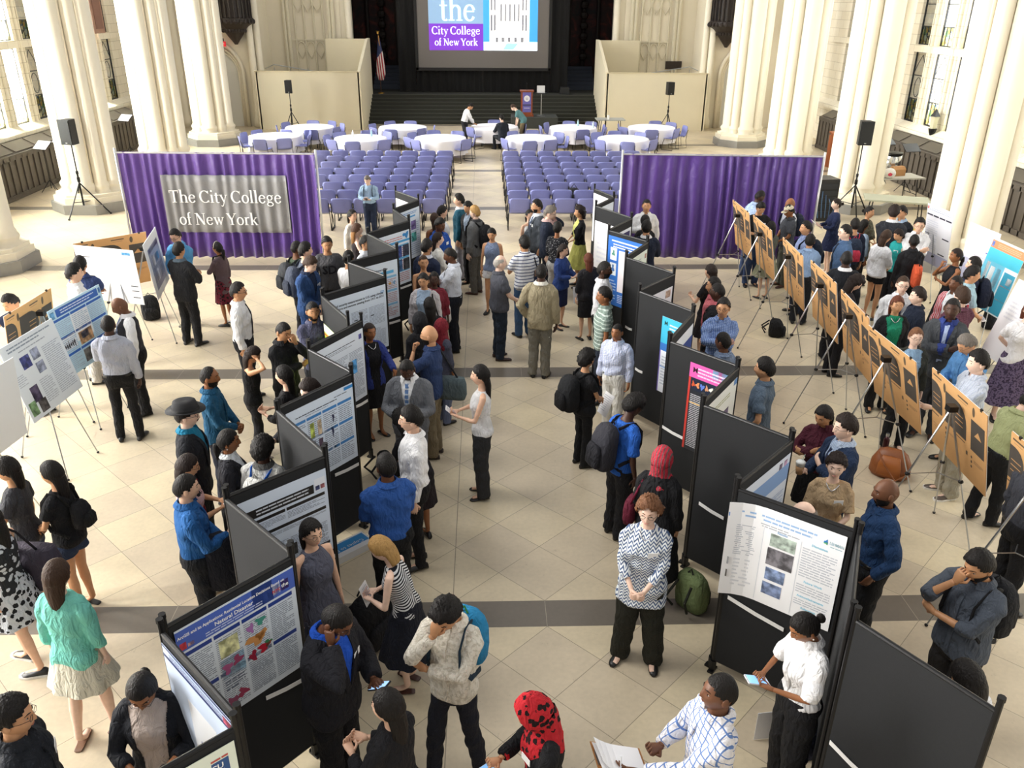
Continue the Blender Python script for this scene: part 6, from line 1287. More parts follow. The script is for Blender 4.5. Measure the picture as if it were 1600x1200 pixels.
P(22, 'woman in black and white floral dress at the left edge', -22, 790, D(275), 'f', skin='light', hair='long+.36', top=('dress', '#26282c', 'floral', '#c8ccd4'), bot=('shortdress', '#c9cdd4', 'floral', '#1b1c20'), al='down', ar='clasp', step=.12, ex=('sneaker',), shoe='#202022', h=1.64)
P(23, 'woman in mint green cardigan and cream skirt seen from behind', 101, 881, D(8), 'f', skin='fair', hair='long+.26', hc='brown', top=('cardigan', '#7ed2c2'), bot=('shortdress', '#dcd8c6'), al='down', ar='down', step=.10, ex=('sandal', ('sleeve', 1.5)), foot=(156, 1150), shoe='#7a5a44')
P(24, 'woman in black blazer with white trim looking down at her phone', 214, 1064, D(168), 'f', skin='brown', hair='pony+.24', top=('cardigan', '#1a1c22'), bot=('skirt', '#b8aea4'), al='phone', ar='phone', nod=.5, ex=(('inner', '#b9aaa0'), 'watch', 'glasses', ('sleeve', 1.6)), h=1.70)
P(25, 'man with glasses in dark patterned shirt at the bottom left corner', 8, 1093, D(80), skin='tan', hair='side', top=('untucked', '#23262c', 'dots', '#31353c'), bot=('pants', '#1c1d20'), al='down', ar='pocket', ex=('glasses', 'badge'), fat=1.1)
# ---- left panels, back group
P(26, 'man in dark green t-shirt wearing a backpack, back to the camera', 461, 376, D(50), skin='dark', hair='buzz', top=('tee', '#3d4a3a'), bot=('pants', '#1f1f22'), h=1.70)
P(27, 'man with grey blue backpack in profile beside the left panels', 475, 379, D(55), skin='light', hair='short', top=('tee', '#5a6272'), bot=('pants', '#24262c'), h=1.80)
P(28, 'man in grey t-shirt with dark block lettering', 510, 370, D(165), skin='olive', hair='short', top=('tee', '#56565a'), bot=('shorts', '#1e1e22'), nod=.15, ex=(('chesttext', 'SD', .20, '#26262c', 1.16),), al='down', ar='down')
P(29, 'brown haired man in blue blazer with a white badge', 487, 402, D(120), skin='fair', hair='side', hc='brown', top=('jacket', '#2c4a7a'), bot=('pants', '#2a4474'), nod=.3, al='down', ar='clasp', lean=.1, ex=(('inner', '#22304c'), 'badge'))
P(30, 'bearded man in dark violet grey shirt with arms crossed', 487, 471, D(155), skin='olive', hair='fade', top=('untucked', '#4a4b62'), bot=('pants', '#202228'), al='cross', ar='cross2', ex=('beard',))
P(31, 'person with low bun in white shirt seen from behind', 543, 391, D(20), 'f', skin='olive', hair='bun', top=('blouse', '#f6f6f8'), bot=('pants', BK), al='clasp', ar='clasp', h=1.70, ex=('tuck',))
P(32, 'woman with straight black bob in cream blouse', 549, 327, D(125), 'f', skin='light', hair='long+.16', top=('blouse', '#ece4d8'), bot=('pants', '#b9b0a2'), al='chest', ar='down')
P(33, 'woman with dark to blonde hair in a sleeveless top', 556, 349, D(75), 'f', skin='fair', hair='long+.28', hc='ombre', top=('tank', '#2a2226'), bot=('skirt', '#2a2628'), al='phone', ar='phone')
P(34, 'dark haired man peering out behind a left panel', 570, 369, D(110), skin='tan', hair='short', top=('shirt', '#e4e8f0'), bot=('pants', '#2a3040'), h=1.66)
P(35, 'grey haired man in light blue shirt with backpack checking his phone', 573, 273, D(185), skin='fair', hair='short', hc='grey', top=('shirt', '#a4c0dc'), bot=('pants', '#232e46'), al='phone', ar='phone', nod=.45, foot=(581, 372))
# ---- aisle side of the left panels
P(36, 'woman with long brown hair beside the farthest left poster', 679, 333, D(340), 'f', skin='brown', hair='long+.30', hc='brown', top=('tank', '#4a342c'), bot=('pants', '#2a2628'))
P(37, 'boy in white t-shirt behind the man in royal blue', 690, 322, D(60), skin='light', hair='short', top=('tee', '#eef0f8'), bot=('pants', '#3a4050'), h=1.66)
P(38, 'man in royal blue shirt with a name tag', 688, 341, D(130), skin='dark', hair='short', top=('shirt', '#2450a6'), bot=('pants', BK), nod=.2, ex=('badge',), al='clasp', ar='clasp')
P(39, 'woman in white cardigan with long dark hair and patterned skirt', 683, 363, D(75), 'f', skin='fair', hair='long+.26', hc='dbrown', top=('cardigan', '#e9e7e0'), bot=('longskirt', '#c8cadc', 'floral', '#3c3f66'), al='clasp', ar='clasp', ex=(('inner', '#f2f0ea'), 'smile'))
P(40, 'man in navy suit facing the left panels, back to the camera', 666, 374, D(35), skin='olive', hair='short', top=('suit', '#232c44'), bot=('pants', '#1e2434'), ex=(('inner', '#d8dce8'),))
P(41, 'woman with cropped hair in a brown halter top, smiling', 661, 398, D(165), 'f', skin='tan', hair='buzz', hc='brown', top=('halter', '#5a4438'), bot=('pants', '#2a2426'), al='clasp', ar='clasp', ex=('smile'))
P(42, 'dark skinned woman with glasses behind the grey cardigan', 678, 424, D(175), 'f', skin='deep', hair='bun', top=('blouse', '#7a2836'), bot=('skirt', '#8a3a48'), ex=('glasses', 'smile'), h=1.56)
P(43, 'woman in pale grey cardigan over light blue top, facing camera', 661, 426, D(190), 'f', skin='tan', hair='bun', top=('cardigan', '#c9c4c8'), bot=('pants', '#23242a'), al='down', ar='down', ex=(('inner', '#a4bad4'),), nod=.15, fat=1.12, h=1.66)
P(44, 'woman with long straight black hair seen from behind, left aisle', 671, 465, D(345), 'f', skin='tan', hair='long+.30', top=('cardigan', '#1c1c20'), bot=('pants', '#1c1c20'), h=1.58)
P(45, 'person in a dark hood by the left panels, from behind', 656, 489, D(330), 'f', skin='brown', hair='hijab', top=('abaya', '#1c1c20'), bot=('none', BK), ex=(('hijab', '#1a1a1e'),), h=1.60)
P(46, 'person in burgundy patterned headscarf behind the bald man', 688, 499, D(40), 'f', skin='brown', hair='hijab', top=('tunic', '#4a4c5c'), bot=('pants', '#6a7490'), ex=(('hijab', '#7a1f2c', 'dots', '#3a1018'),), h=1.50)
P(47, 'bald man in navy polo with pen at his lips', 672, 508, D(282), skin='tan', hair='none', top=('polo', '#2e4068'), bot=('pants', '#7a6e58'), al='chin', ar='cross', ex=('glasses', 'beard'), shoe='#2a2020', h=1.76)
P(48, 'woman in blue violet jacket and black dress by pale poster', 597, 506, D(145), 'f', skin='brown', hair='pony+.1', hc='dbrown', top=('cardigan', '#303e84'), bot=('skirt', BK), al='out', ar='down', ex=(('inner', '#17171b'), 'flats', 'necklace'), foot=(588, 680))
P(49, 'man in grey suit and striped tie looking down', 634, 563, D(188), skin='deep', hair='buzz', top=('suit', '#6c6f75'), bot=('pants', '#6a6c70'), al='phone', ar='phone', nod=.4, ex=(('inner', '#f2f4f8'), ('tie', '#5f7fb0', 'hstripe', '#c9d4e4')), h=1.74, fat=1.1)
P(50, 'woman with long curly black hair bending by the left panels', 624, 641, D(320), 'f', skin='brown', hair='curlylong+.38', top=('tunic', '#1c1a1e'), bot=('skirt', '#241c20'), ar='out', al='out', lean=.5, h=1.52)
P(51, 'man with black glasses in white shirt and black trousers', 645, 638, D(262), skin='light', hair='short', top=('shirt', '#f5f4f6'), bot=('slim', '#19191c'), al='down', ar='down', ex=('glasses',), foot=(655, 880), lean=.0)
P(52, 'man in royal blue shirt seen from behind in the left aisle', 603, 709, D(335), skin='dark', hair='fade', top=('shirt', '#2c569e'), bot=('pants', '#17181b'), al='clasp', ar='clasp', ex=('glasses',), fat=1.08, h=1.74)
P(53, 'woman with glasses in sleeveless grey dress beside the black bar poster', 483, 811, D(135), 'f', skin='light', hair='long+.20', top=('dress', '#5e6070'), bot=('dressskirt', '#5a5c6c'), al='down', ar='down', ex=('glasses', ('sleeve', 0)), h=1.62)
P(54, 'brown haired woman in navy dress with striped shoulders leaning forward', 618, 843, D(283), 'f', skin='fair', hair='bob', hc='blond', top=('dress', '#191b26', 'finestripe', '#e6e6e8'), bot=('dressskirt', '#1b1e2a'), al='phone', ar='phone', lean=.28, nod=.2, foot=(640, 1070), ex=('sandal', ('sleeve', 0)), shoe='#4a2a20')
P(55, 'man in black suit and blue shirt looking at a lit phone', 536, 950, D(118), skin='dark', hair='buzz', top=('suit', '#1e1e24'), bot=('pants', '#17171b'), ar='ear', al='phone', nod=.5, ex=(('inner', '#1f55c4'), 'badge', 'glasses'), h=1.80, fat=1.1, lean=.05)
P(56, 'woman with very long black hair at the bottom edge', 607, 1080, D(300), 'f', skin='light', hair='long+.52', top=('cardigan', '#17171b'), bot=('pants', '#1b1b1e'), al='phone', ar='phone', h=1.62, turn=-.2)
P(57, 'man in cream shirt covering his face with one hand', 690, 946, D(205), skin='olive', hair='curly', top=('untucked', '#e6e0d2', 'mottle', '#cfc8b8'), bot=('slim', '#1c1e28'), ar='face', al='cross', nod=.55, step=.10, wide=.05, ex=('sneaker'), shoe='#2a2c30', h=1.74)
P(58, 'woman in red and black floral headscarf using a phone', 822, 1091, D(262), 'f', skin='tan', hair='hijab', top=('cardigan', '#151518'), bot=('skirt', '#b0242c'), al='phone', ar='phone', nod=.5, ex=(('hijab', '#b8202a', 'floral', '#1a070a'), ('inner', '#c0202c'), 'badge'), h=1.64)
P(59, 'woman with long black hair in white sleeveless top alone in the aisle', 757, 572, D(268), 'f', skin='light', hair='long+.42', top=('sleeveless', '#f2f2f4'), bot=('loose', '#333437'), al='phone', ar='phone', foot=(754, 773), ex=('flats',), shoe='#18181a')
# ---- centre group
P(60, 'young man in teal jacket facing left at the end of the aisle', 718, 303, D(275), skin='light', hair='short', top=('jacket', '#1f5a70'), bot=('pants', '#a4a4b0'), ex=(('inner', '#f2f2f4'),))
P(61, 'black haired man in black jacket beside the teal jacket', 731, 315, D(225), skin='tan', hair='short', top=('suit', '#232428'), bot=('pants', '#1c1c20'), ex=(('inner', '#a4b4c8'),), nod=.2, h=1.70)
P(62, 'blond man in grey blazer with black backpack, back to camera', 739, 323, D(300), skin='fair', hair='short', hc='blond', top=('jacket', '#6c6e70'), bot=('pants', '#605e5a'), foot=(744, 458), shoe='#4a2a20', ex=(('inner', '#35363a'),))
P(63, 'girl in sleeveless denim top and white shorts', 768, 356, D(190), 'f', skin='tan', hair='pony', top=('sleeveless', '#7c8ba8'), bot=('shorts', '#e4e4e8'), al='down', ar='down', nod=.3)
P(64, 'young man in white shirt and dark tie with arms crossed', 714, 388, D(275), skin='dark', hair='fade', top=('shirt', '#e2e8f4'), bot=('pants', '#191c26'), al='cross', ar='cross2', foot=(711, 548), nod=.2, ex=(('tie', '#22242c'),))
P(65, 'bald older man with grey sides in charcoal short sleeved shirt', 787, 400, D(75), skin='fair', hair='baldsides', hc='#a8a29a', top=('polo', '#51535c'), bot=('pants', '#26303e'), al='clasp', ar='clasp', foot=(780, 560), fat=1.12, shoe='#3a2622')
P(66, 'man in white striped polo seen from behind', 820, 369, D(340), skin='olive', hair='short', top=('polo', '#eceef2', 'hstripe', '#5a6284'), bot=('pants', '#3c587c'), al='phone', ar='down')
P(67, 'man in tan suit jacket and grey trousers, back to the camera', 832, 414, D(12), skin='deep', hair='buzz', top=('suit', '#a0957a'), bot=('pants', '#7d7a70'), al='pocket', ar='down', foot=(842, 588), ex=(('inner', '#e4e0d4'),))
P(68, 'man in grey suit with sunglasses on his head, facing left', 840, 312, D(255), skin='tan', hair='short', top=('suit', '#4a5058'), bot=('pants', '#3a3e46'), ex=(('inner', '#e8ecf4'), ('tie', '#3a4a6c'), 'shades', 'beard', 'badge'), ar='clasp', h=1.78)
P(69, 'woman in white dress with dark ponytail behind the grey suit', 827, 327, D(150), 'f', skin='light', hair='pony+.18', top=('tank', '#f4f2f0'), bot=('skirt', '#f0eeea'), h=1.54)
P(70, 'man with curly grey hair in navy suit, hand at his ear', 862, 322, D(100), skin='fair', hair='curly', hc='grey', top=('suit', '#20283a'), bot=('pants', '#1d2230'), al='ear', nod=.25, ex=(('inner', '#d8b4b0'), 'glasses'), h=1.78)
P(71, 'woman in black dotted blouse and pale grey trousers, from behind', 874, 347, D(20), 'f', skin='brown', hair='bun', top=('blouse', '#222328', 'dots', '#c8c8cc'), bot=('slim', '#b4b3b2'), foot=(867, 482), al='clasp', ar='clasp', ex=('flats', ('sleeve', 1.8), 'tuck'))
P(72, 'woman in yellow dress and black shrug beside the right panels', 907, 322, D(265), 'f', skin='tan', hair='curlylong+.12', hc='dbrown', top=('cardigan', '#19191c'), bot=('dressskirt', '#d8d878'), al='clasp', ar='clasp', ex=(('inner', '#dede86'), ('sleeve', 1.2), 'tuck'))
P(73, 'woman with short hair in blue hoodie and navy skirt', 889, 382, D(125), 'f', skin='light', hair='bob', hc='dbrown', top=('hoodie', '#2c4480'), bot=('pencil', '#1f2850'), al='phone', ar='phone', foot=(874, 512), ex=('flats', 'badge'), nod=.1)
P(74, 'woman with long auburn hair in black jacket, holding papers', 915, 397, D(345), 'f', skin='light', hair='long+.32', hc='auburn', top=('blouse', '#232226'), bot=('pencil', '#1c1c20'), foot=(914, 530), ex=('flats',), al='down', ar='clasp')
P(75, 'man in loose white shirt and black trousers facing the blue poster', 944, 408, D(110), skin='deep', hair='fade', top=('shirt', '#f0f0f4'), bot=('pants', '#1b1b1e'), al='down', ar='down', ex=('beard',), h=1.80)
P(76, 'man with moustache in sage striped polo', 946, 449, D(270), skin='brown', hair='short', top=('polo', '#83958c', 'hstripe', '#c8d4cc'), bot=('pants', '#232a38'), al='down', ar='down', ex=('mustache',), h=1.72)
P(77, 'man in pale blue checked shirt and white trousers by the right panels', 984, 507, D(215), skin='brown', hair='buzz', top=('shirt', '#dfe4f6', 'check', '#bcc6e6'), bot=('pants', '#efeee8'), al='down', ar='down', ex=('smile',), h=1.80, fat=1.06, foot=(955, 672), shoe='#efeee8')
P(78, 'person with curly black hair in black t-shirt, black backpack', 911, 549, D(65), 'f', skin='tan', hair='curlylong+.04', top=('tee', '#1b1b1e'), bot=('slim', '#17181c'), al='clasp', ar='clasp', foot=(908, 726), fat=1.1, h=1.7)
P(79, 'man in bright blue shirt with dark grey backpack, facing right panels', 1008, 620, D(65), skin='deep', hair='afro', top=('tee', '#2a63c0'), bot=('loose', '#1a1a1e'), al='down', ar='down', nod=.3, foot=(962, 835), ex=(('sleeve', .9), 'glasses'), lean=.12)
P(80, 'woman in red and grey headscarf and black robe, from behind', 1036, 700, D(30), 'f', skin='tan', hair='hijab', top=('abaya', '#1a1a1d'), bot=('none', BK), ex=(('hijab', '#c03444', 'vstripe', '#6a5a5c'),), h=1.62)
P(81, 'woman with curly auburn hair in chevron blouse clasping her hands', 1010, 780, D(200), 'f', skin='fair', hair='curlylong+.02', hc='ginger', top=('tunic', '#f0f3f6', 'chevron', '#51658a'), bot=('loose', '#26261f'), al='clasp', ar='clasp', foot=(993, 1032), fat=1.16, ex=('badge', 'smile', 'glasses', 'necklace', ('sleeve', 1.55)), wide=.06)
P(82, 'man in plaid shirt writing on a clipboard at the bottom edge', 1137, 1055, D(268), skin='dark', hair='buzz', top=('shirt', '#f0eef2', 'plaid', '#6a8ac4'), bot=('pants', '#2a2c36'), al='out', ar='phone', nod=-.15, h=1.76)
P(83, 'woman in white shirt with hair bun using a phone by right poster', 1252, 960, D(262), 'f', skin='brown', hair='bun', top=('shirt', '#f4f3f4'), bot=('wide', '#18181b'), al='phone', ar='phone', nod=.45, ex=('earring', ('sleeve', .95), 'tuck'), h=1.64)
# ---- behind the right panels
P(84, 'smiling young man in white shirt in front of the right purple curtain', 1011, 311, D(190), skin='tan', hair='fade', top=('shirt', '#f5f5f8'), bot=('pants', '#2a2c36'), ar='chest', ex=('smile',), h=1.78)
P(85, 'person in black with black hair before the smiling man', 1009, 336, D(350), 'f', skin='brown', hair='bob', top=('blouse', '#1a1a1d'), bot=('pants', '#1a1a1d'))
P(86, 'man in navy suit with white collar, back to the camera, right panels', 1011, 345, D(5), skin='tan', hair='short', top=('suit', '#1f273a'), bot=('pants', '#1b2030'), ex=(('inner', '#f0f0f4'),), ar='phone', h=1.76)
P(87, 'woman with long dark hair behind the right panels, facing away', 1113, 413, D(320), 'f', skin='light', hair='long+.26', hc='dbrown', top=('tee', '#1d1c20'), bot=('skirt', '#2a2428'), al='phone')
P(88, 'man in red striped shirt behind the right panels', 1118, 434, D(280), skin='tan', hair='short', top=('shirt', '#d88a90', 'check', '#c85a66'), bot=('pants', '#3a3438'), h=1.70)
P(89, 'dark skinned man in black jacket between red shirt and checked shirt', 1124, 442, D(300), skin='deep', hair='buzz', top=('suit', '#1c1c20'), bot=('pants', '#1d1b20'), ex=(('inner', '#c86a72'),), h=1.78)
P(90, 'man with glasses in blue checked shirt with arms crossed, smiling', 1132, 466, D(205), skin='tan', hair='short', top=('shirt', '#9fb4dc', 'check', '#5f7cb8'), bot=('pants', '#262a34'), al='cross', ar='cross2', ex=('glasses', 'smile', 'badge'), h=1.76)
P(91, 'man in slate blue shirt seen from behind at right panels', 1133, 519, D(318), skin='dark', hair='buzz', top=('untucked', '#6a7c98', 'check', '#7c8ca6'), bot=('pants', '#2a2c36'), h=1.70, fat=1.08)
P(92, 'man in grey short sleeved shirt, hands in pockets, facing left', 1199, 560, D(300), skin='tan', hair='short', top=('polo', '#5a6a7c'), bot=('pants', '#1b1c22'), al='pocket', ar='pocket', h=1.74)
P(93, 'woman with long black hair in burgundy shirt and black skirt', 1288, 634, D(222), 'f', skin='olive', hair='long+.22', top=('shirt', '#4c1d2c'), bot=('skirt', '#141416'), al='cross', ar='chest', nod=.3, turn=.2, ex=('tuck',), h=1.64)
P(94, 'man with glasses in navy blazer holding an iced coffee', 1326, 649, D(268), skin='fair', hair='side', hc='dbrown', top=('suit', '#243450'), bot=('pants', '#1f2a40'), al='chest', ar='phone', ex=(('inner', '#b8c8e0', 'check', '#9cb0d0'), 'glasses', ('tie', '#26304c')), h=1.76)
P(95, 'woman with short curly hair in beige t-shirt, smiling', 1310, 709, D(205), 'f', skin='fair', hair='curly', hc='dbrown', top=('tee', '#c0a582'), bot=('skirt', '#c8c8c8', 'floral', '#6a6a70'), al='clasp', ar='clasp', ex=('smile', 'badge', 'necklace', ('sleeve', .8)), h=1.62)
P(96, 'balding grey man hidden to the crown behind the white poster', 1262, 785, D(300), skin='fair', hair='baldsides', hc='grey', top=('untucked', '#8a8c90'), bot=('pants', '#2c2c30'), h=1.72)
P(97, 'bald man in dark blue shirt standing right of the white poster', 1392, 748, D(275), skin='dark', hair='none', top=('shirt', '#203c62'), bot=('pants', '#1a1b1e'), al='pocket', ar='pocket', ex=('beard',), hc='black', h=1.76)
P(98, 'bearded man in grey shirt, hand over mouth, bottom right', 1532, 862, D(250), skin='olive', hair='short', top=('untucked', '#4e5560'), bot=('pants', '#2c2a2a'), al='cross', ar='face', nod=.3, ex=('beard', ('sleeve', 1.3)), h=1.78, fat=1.14)
P(99, 'dark haired person in white shirt behind the nearest right panel', 1510, 1032, D(335), 'f', skin='olive', hair='bob', top=('blouse', '#f0f0f2'), bot=('pants', '#3a3a40'), nod=.4, h=1.64)
# ---- right easels group
P(100, 'tall man in light blue shirt behind the farthest brown board', 1191, 297, D(75), skin='deep', hair='buzz', top=('shirt', '#a4b8d8'), bot=('pants', '#3a4a6c'), lean=.15, nod=.2, h=1.84)
P(101, 'man in black t-shirt with a white tag looking down, right side', 1191, 317, D(180), skin='tan', hair='short', top=('tee', '#1b1b1e'), bot=('pants', '#2a3a5c'), al='phone', ar='phone', nod=.5, ex=('badge',))
P(102, 'bald man in white shirt behind the man with the cap', 1237, 309, D(265), skin='brown', hair='none', top=('shirt', '#dcdfe8'), bot=('pants', '#3a3a40'), h=1.70)
P(103, 'man in cream cap and dark grey shirt at the right easels', 1235, 321, D(262), skin='brown', hair='short', top=('polo', '#4a4d54'), bot=('pants', '#55564e'), al='clasp', ar='clasp', nod=.25, ex=(('cap', '#d9cfb4'),), foot=(1219, 447), shoe='#4a2c20')
P(104, 'woman in olive skirt with black hair, legs showing below the board', 1213, 347, D(345), 'f', skin='light', hair='long+.22', top=('blouse', '#5a5d54'), bot=('flare', '#8a8c74'), foot=(1190, 466), ex=('flats',), al='clasp', ar='clasp')
P(105, 'man in light blue shirt with straps, profile left, right easels', 1262, 346, D(270), skin='tan', hair='short', top=('shirt', '#9fb0dc'), bot=('pants', '#2c3448'), h=1.72)
P(106, 'man in light blue shirt and black trousers seen from behind', 1259, 368, D(25), skin='tan', hair='short', top=('shirt', '#93aed4'), bot=('pants', '#202228'), foot=(1245, 505), al='clasp', ar='clasp')
P(107, 'woman in short navy dress reading from a clipboard', 1296, 311, D(275), 'f', skin='fair', hair='bun', hc='dbrown', top=('blouse', '#232c4c'), bot=('shortdress', '#222a48'), al='phone', ar='phone', ex=('flats', ('sleeve', 1.8)), foot=(1289, 430), shoe='#1c1c24')
P(108, 'man with glasses in steel blue shirt and dark tie, profile left', 1324, 352, D(275), skin='fair', hair='short', top=('shirt', '#4a6488'), bot=('pants', '#2a2c34'), ex=('glasses', ('tie', '#2a3040')), fat=1.14, h=1.8)
P(109, 'short person in navy with a red strapped backpack', 1338, 342, D(10), skin='tan', hair='short', top=('tee', '#20263c'), bot=('pants', '#1b1d26'), ex=(('sleeve', 1.8),), h=1.64)
P(110, 'person with black hair and light blue top beside the red backpack', 1351, 343, D(70), 'f', skin='brown', hair='bob', top=('blouse', '#a8bcd4'), bot=('pants', '#2a2a30'), h=1.52)
P(111, 'woman in olive patterned dress, hair up, near the right column', 1359, 322, D(140), 'f', skin='tan', hair='bun', top=('blouse', '#5c5a4a', 'floral', '#3a382e'), bot=('shortdress', '#5a5848', 'floral', '#35332a'), al='clasp', ar='clasp')
P(112, 'large man in black suit with his back to the camera, right group', 1399, 321, D(30), skin='tan', hair='curly', hc='dbrown', top=('suit', '#2c2f36'), bot=('pants', '#202228'), lean=.12, ex=(('inner', '#e8ecf4'),), al='cross', h=1.84, fat=1.1)
P(113, 'man in black suit and blue tie leaning in to talk', 1411, 322, D(240), skin='tan', hair='short', top=('suit', '#20242c'), bot=('pants', '#1c1e24'), ex=(('inner', '#a4bcd8'), ('tie', '#5a86b4')), lean=.12, h=1.76)
P(114, 'man in black suit with round emblem on his back, right boards', 1325, 392, D(20), skin='deep', hair='buzz', top=('suit', '#202228'), bot=('pants', '#1c1d22'), ex=(('inner', '#f2f2f6'),), h=1.80)
P(115, 'woman with curly dark hair hunched by the middle right boards', 1345, 431, D(85), 'f', skin='light', hair='curlylong+.25', hc='dbrown', top=('blouse', '#2a2426'), bot=('pants', '#1c1c20'), ar='phone', al='phone', nod=.4, lean=.2, h=1.64)
P(116, 'woman in white peplum blouse and black shorts, long brown hair', 1388, 359, D(65), 'f', skin='tan', hair='long+.30', hc='brown', top=('blouse', '#ededf0'), bot=('shorts', '#17171a'), ex=('flats', ('sleeve', 1.8)), al='down', ar='clasp', nod=.3, h=1.66)
P(117, 'woman in turquoise top facing the white blouse', 1404, 358, D(250), 'f', skin='tan', hair='bob', hc='dbrown', top=('blouse', '#2aa6a4'), bot=('pants', '#22242a'), nod=.35, ex=('badge',), h=1.56)
P(118, 'person in black jacket with orange bag, back to the camera', 1431, 366, D(15), 'f', skin='deep', hair='buzz', top=('suit', '#1d1d21'), bot=('pants', '#1c1c20'), al='down', ar='clasp', h=1.70)
P(119, 'man with glasses in white shirt in front of the navy tab poster', 1439, 341, D(200), skin='light', hair='side', top=('shirt', '#f2f3f8'), bot=('pants', '#2a2c34'), al='cross', ar='cross2', ex=('glasses',), nod=.1, h=1.76)
P(120, 'woman in black sleeveless dress, chin on hand, right posters', 1498, 388, D(272), 'f', skin='brown', hair='pony+.02', hc='dbrown', top=('sleeveless', '#1e1f24'), bot=('longskirt', '#1b1c22'), al='cross', ar='chin', h=1.68)
P(121, 'woman with long black hair in dark blue with backpack, right edge', 1526, 401, D(290), 'f', skin='light', hair='long+.34', top=('blouse', '#1d2440'), bot=('pants', '#1c2030'), h=1.72)
P(122, 'man in pale cyan shirt looking right, hands holding a paper', 1521, 416, D(105), skin='tan', hair='short', top=('polo', '#a8c8d4'), bot=('pants', '#3a4250'), al='down', ar='clasp', h=1.78)
P(123, 'man in red and white jacket, profile left', 1498, 430, D(250), skin='dark', hair='buzz', top=('jacket', '#c2444c', 'vstripe', '#d8dce4'), bot=('pants', '#2a2c34'), ex=(('inner', '#e8ecf0'),), h=1.74)
P(124, 'man with glasses, white shirt and tie facing the camera, right group', 1413, 431, D(195), skin='fair', hair='fade', hc='brown', top=('shirt', '#eef0f8'), bot=('pants', '#2a2c36'), ex=('glasses', ('tie', '#30385c')), h=1.76)
P(125, 'man with slicked brown hair in navy jacket facing left', 1438, 450, D(280), skin='fair', hair='side', hc='dbrown', top=('suit', '#222a3c'), bot=('pants', '#1f2430'), h=1.70)
P(126, 'man in burgundy shirt seen from behind, right group', 1507, 450, D(350), skin='fair', hair='side', hc='brown', top=('untucked', '#5c3444', 'check', '#6c4454'), bot=('pants', '#2c2e38'), al='clasp', ar='clasp', h=1.78)
P(127, 'woman with ombre hair, green top and black cardigan', 1404, 462, D(190), 'f', skin='tan', hair='long+.24', hc='auburn', top=('cardigan', '#1c1c1f'), bot=('pants', '#1b1b1e'), ex=(('inner', '#1f8a68'), 'necklace'), h=1.70)
P(128, 'man in charcoal suit with arms crossed and blue tie', 1470, 467, D(215), skin='deep', hair='buzz', top=('suit', '#44474b'), bot=('pants', '#3c3f44'), al='cross', ar='cross2', ex=(('inner', '#2c3c7c'), ('tie', '#a8b8d8')), h=1.82, foot=(1440, 680))
P(129, 'woman with glasses and ginger hair behind the brown board, smiling', 1419, 513, D(190), 'f', skin='fair', hair='bun', hc='ginger', top=('cardigan', '#34352e'), bot=('slim', '#191a1d'), ex=('glasses', 'smile', ('inner', '#8aa8c4'), 'sandal'), foot=(1391, 700), shoe='#8a6a54')
P(130, 'stooping grey haired man in blue shirt with moustache', 1508, 524, D(262), skin='tan', hair='short', hc='grey', top=('shirt', '#5f94cc'), bot=('pants', '#3c68a4'), lean=.18, nod=.35, al='phone', ar='phone', ex=('mustache', 'glasses'), h=1.78, fat=1.12)
P(131, 'dark haired young man in pale striped shirt beside the blue shirt', 1502, 551, D(272), skin='fair', hair='side', top=('shirt', '#d5dcea', 'vstripe', '#c2cce0'), bot=('loose', '#b0aa98'), al='out', ar='down', foot=(1475, 772), ex=('sneaker',), shoe='#5c5048', h=1.74)
P(132, 'woman with short red brown hair, white top and violet skirt', 1582, 471, D(195), 'f', skin='fair', hair='bob', hc='auburn', top=('tee', '#f3f1f2'), bot=('longskirt', '#6a5c78', 'mottle', '#3a3048'), al='back', ar='back', foot=(1562, 655), fat=1.12, ex=(('sleeve', .75), 'necklace'))
P(133, 'man in olive green shirt bending over, right edge', 1592, 612, D(85), skin='fair', hair='short', top=('shirt', '#a6ac7e'), bot=('pants', '#17181b'), lean=.25, nod=.4, al='phone', ar='phone', foot=(1530, 815), step=.08)
P(134, 'person in black trousers behind the board cut by the right edge', 1635, 700, D(90), skin='tan', hair='short', top=('shirt', '#3a3c44'), bot=('pants', '#18181b'), h=1.74)
# ---- people at the far table
P(135, 'man in white shirt leaning over the far round table', 738, 183, D(75), skin='olive', hair='short', top=('shirt', '#fafafa'), bot=('pants', '#1d1d22'), lean=.35, al='table', ar='table', nod=.4, pos=(-.75, 34.0), h=1.7)
P(136, 'man in black jacket sitting with his back to the camera, far table', 780, 190, D(330), skin='fair', hair='short', top=('suit', '#20242e'), bot=('pants', '#1d1f26'), sit=True, al='out', pos=(.72, 33.05), lean=.15)
P(137, 'man in teal shirt bending across the far round table', 774, 180, D(285), skin='fair', hair='short', hc='brown', top=('tee', '#5f8a8c'), bot=('pants', '#8a7a5a'), lean=.75, al='table', ar='table', pos=(1.55, 34.5), h=1.72)
run_jobs()
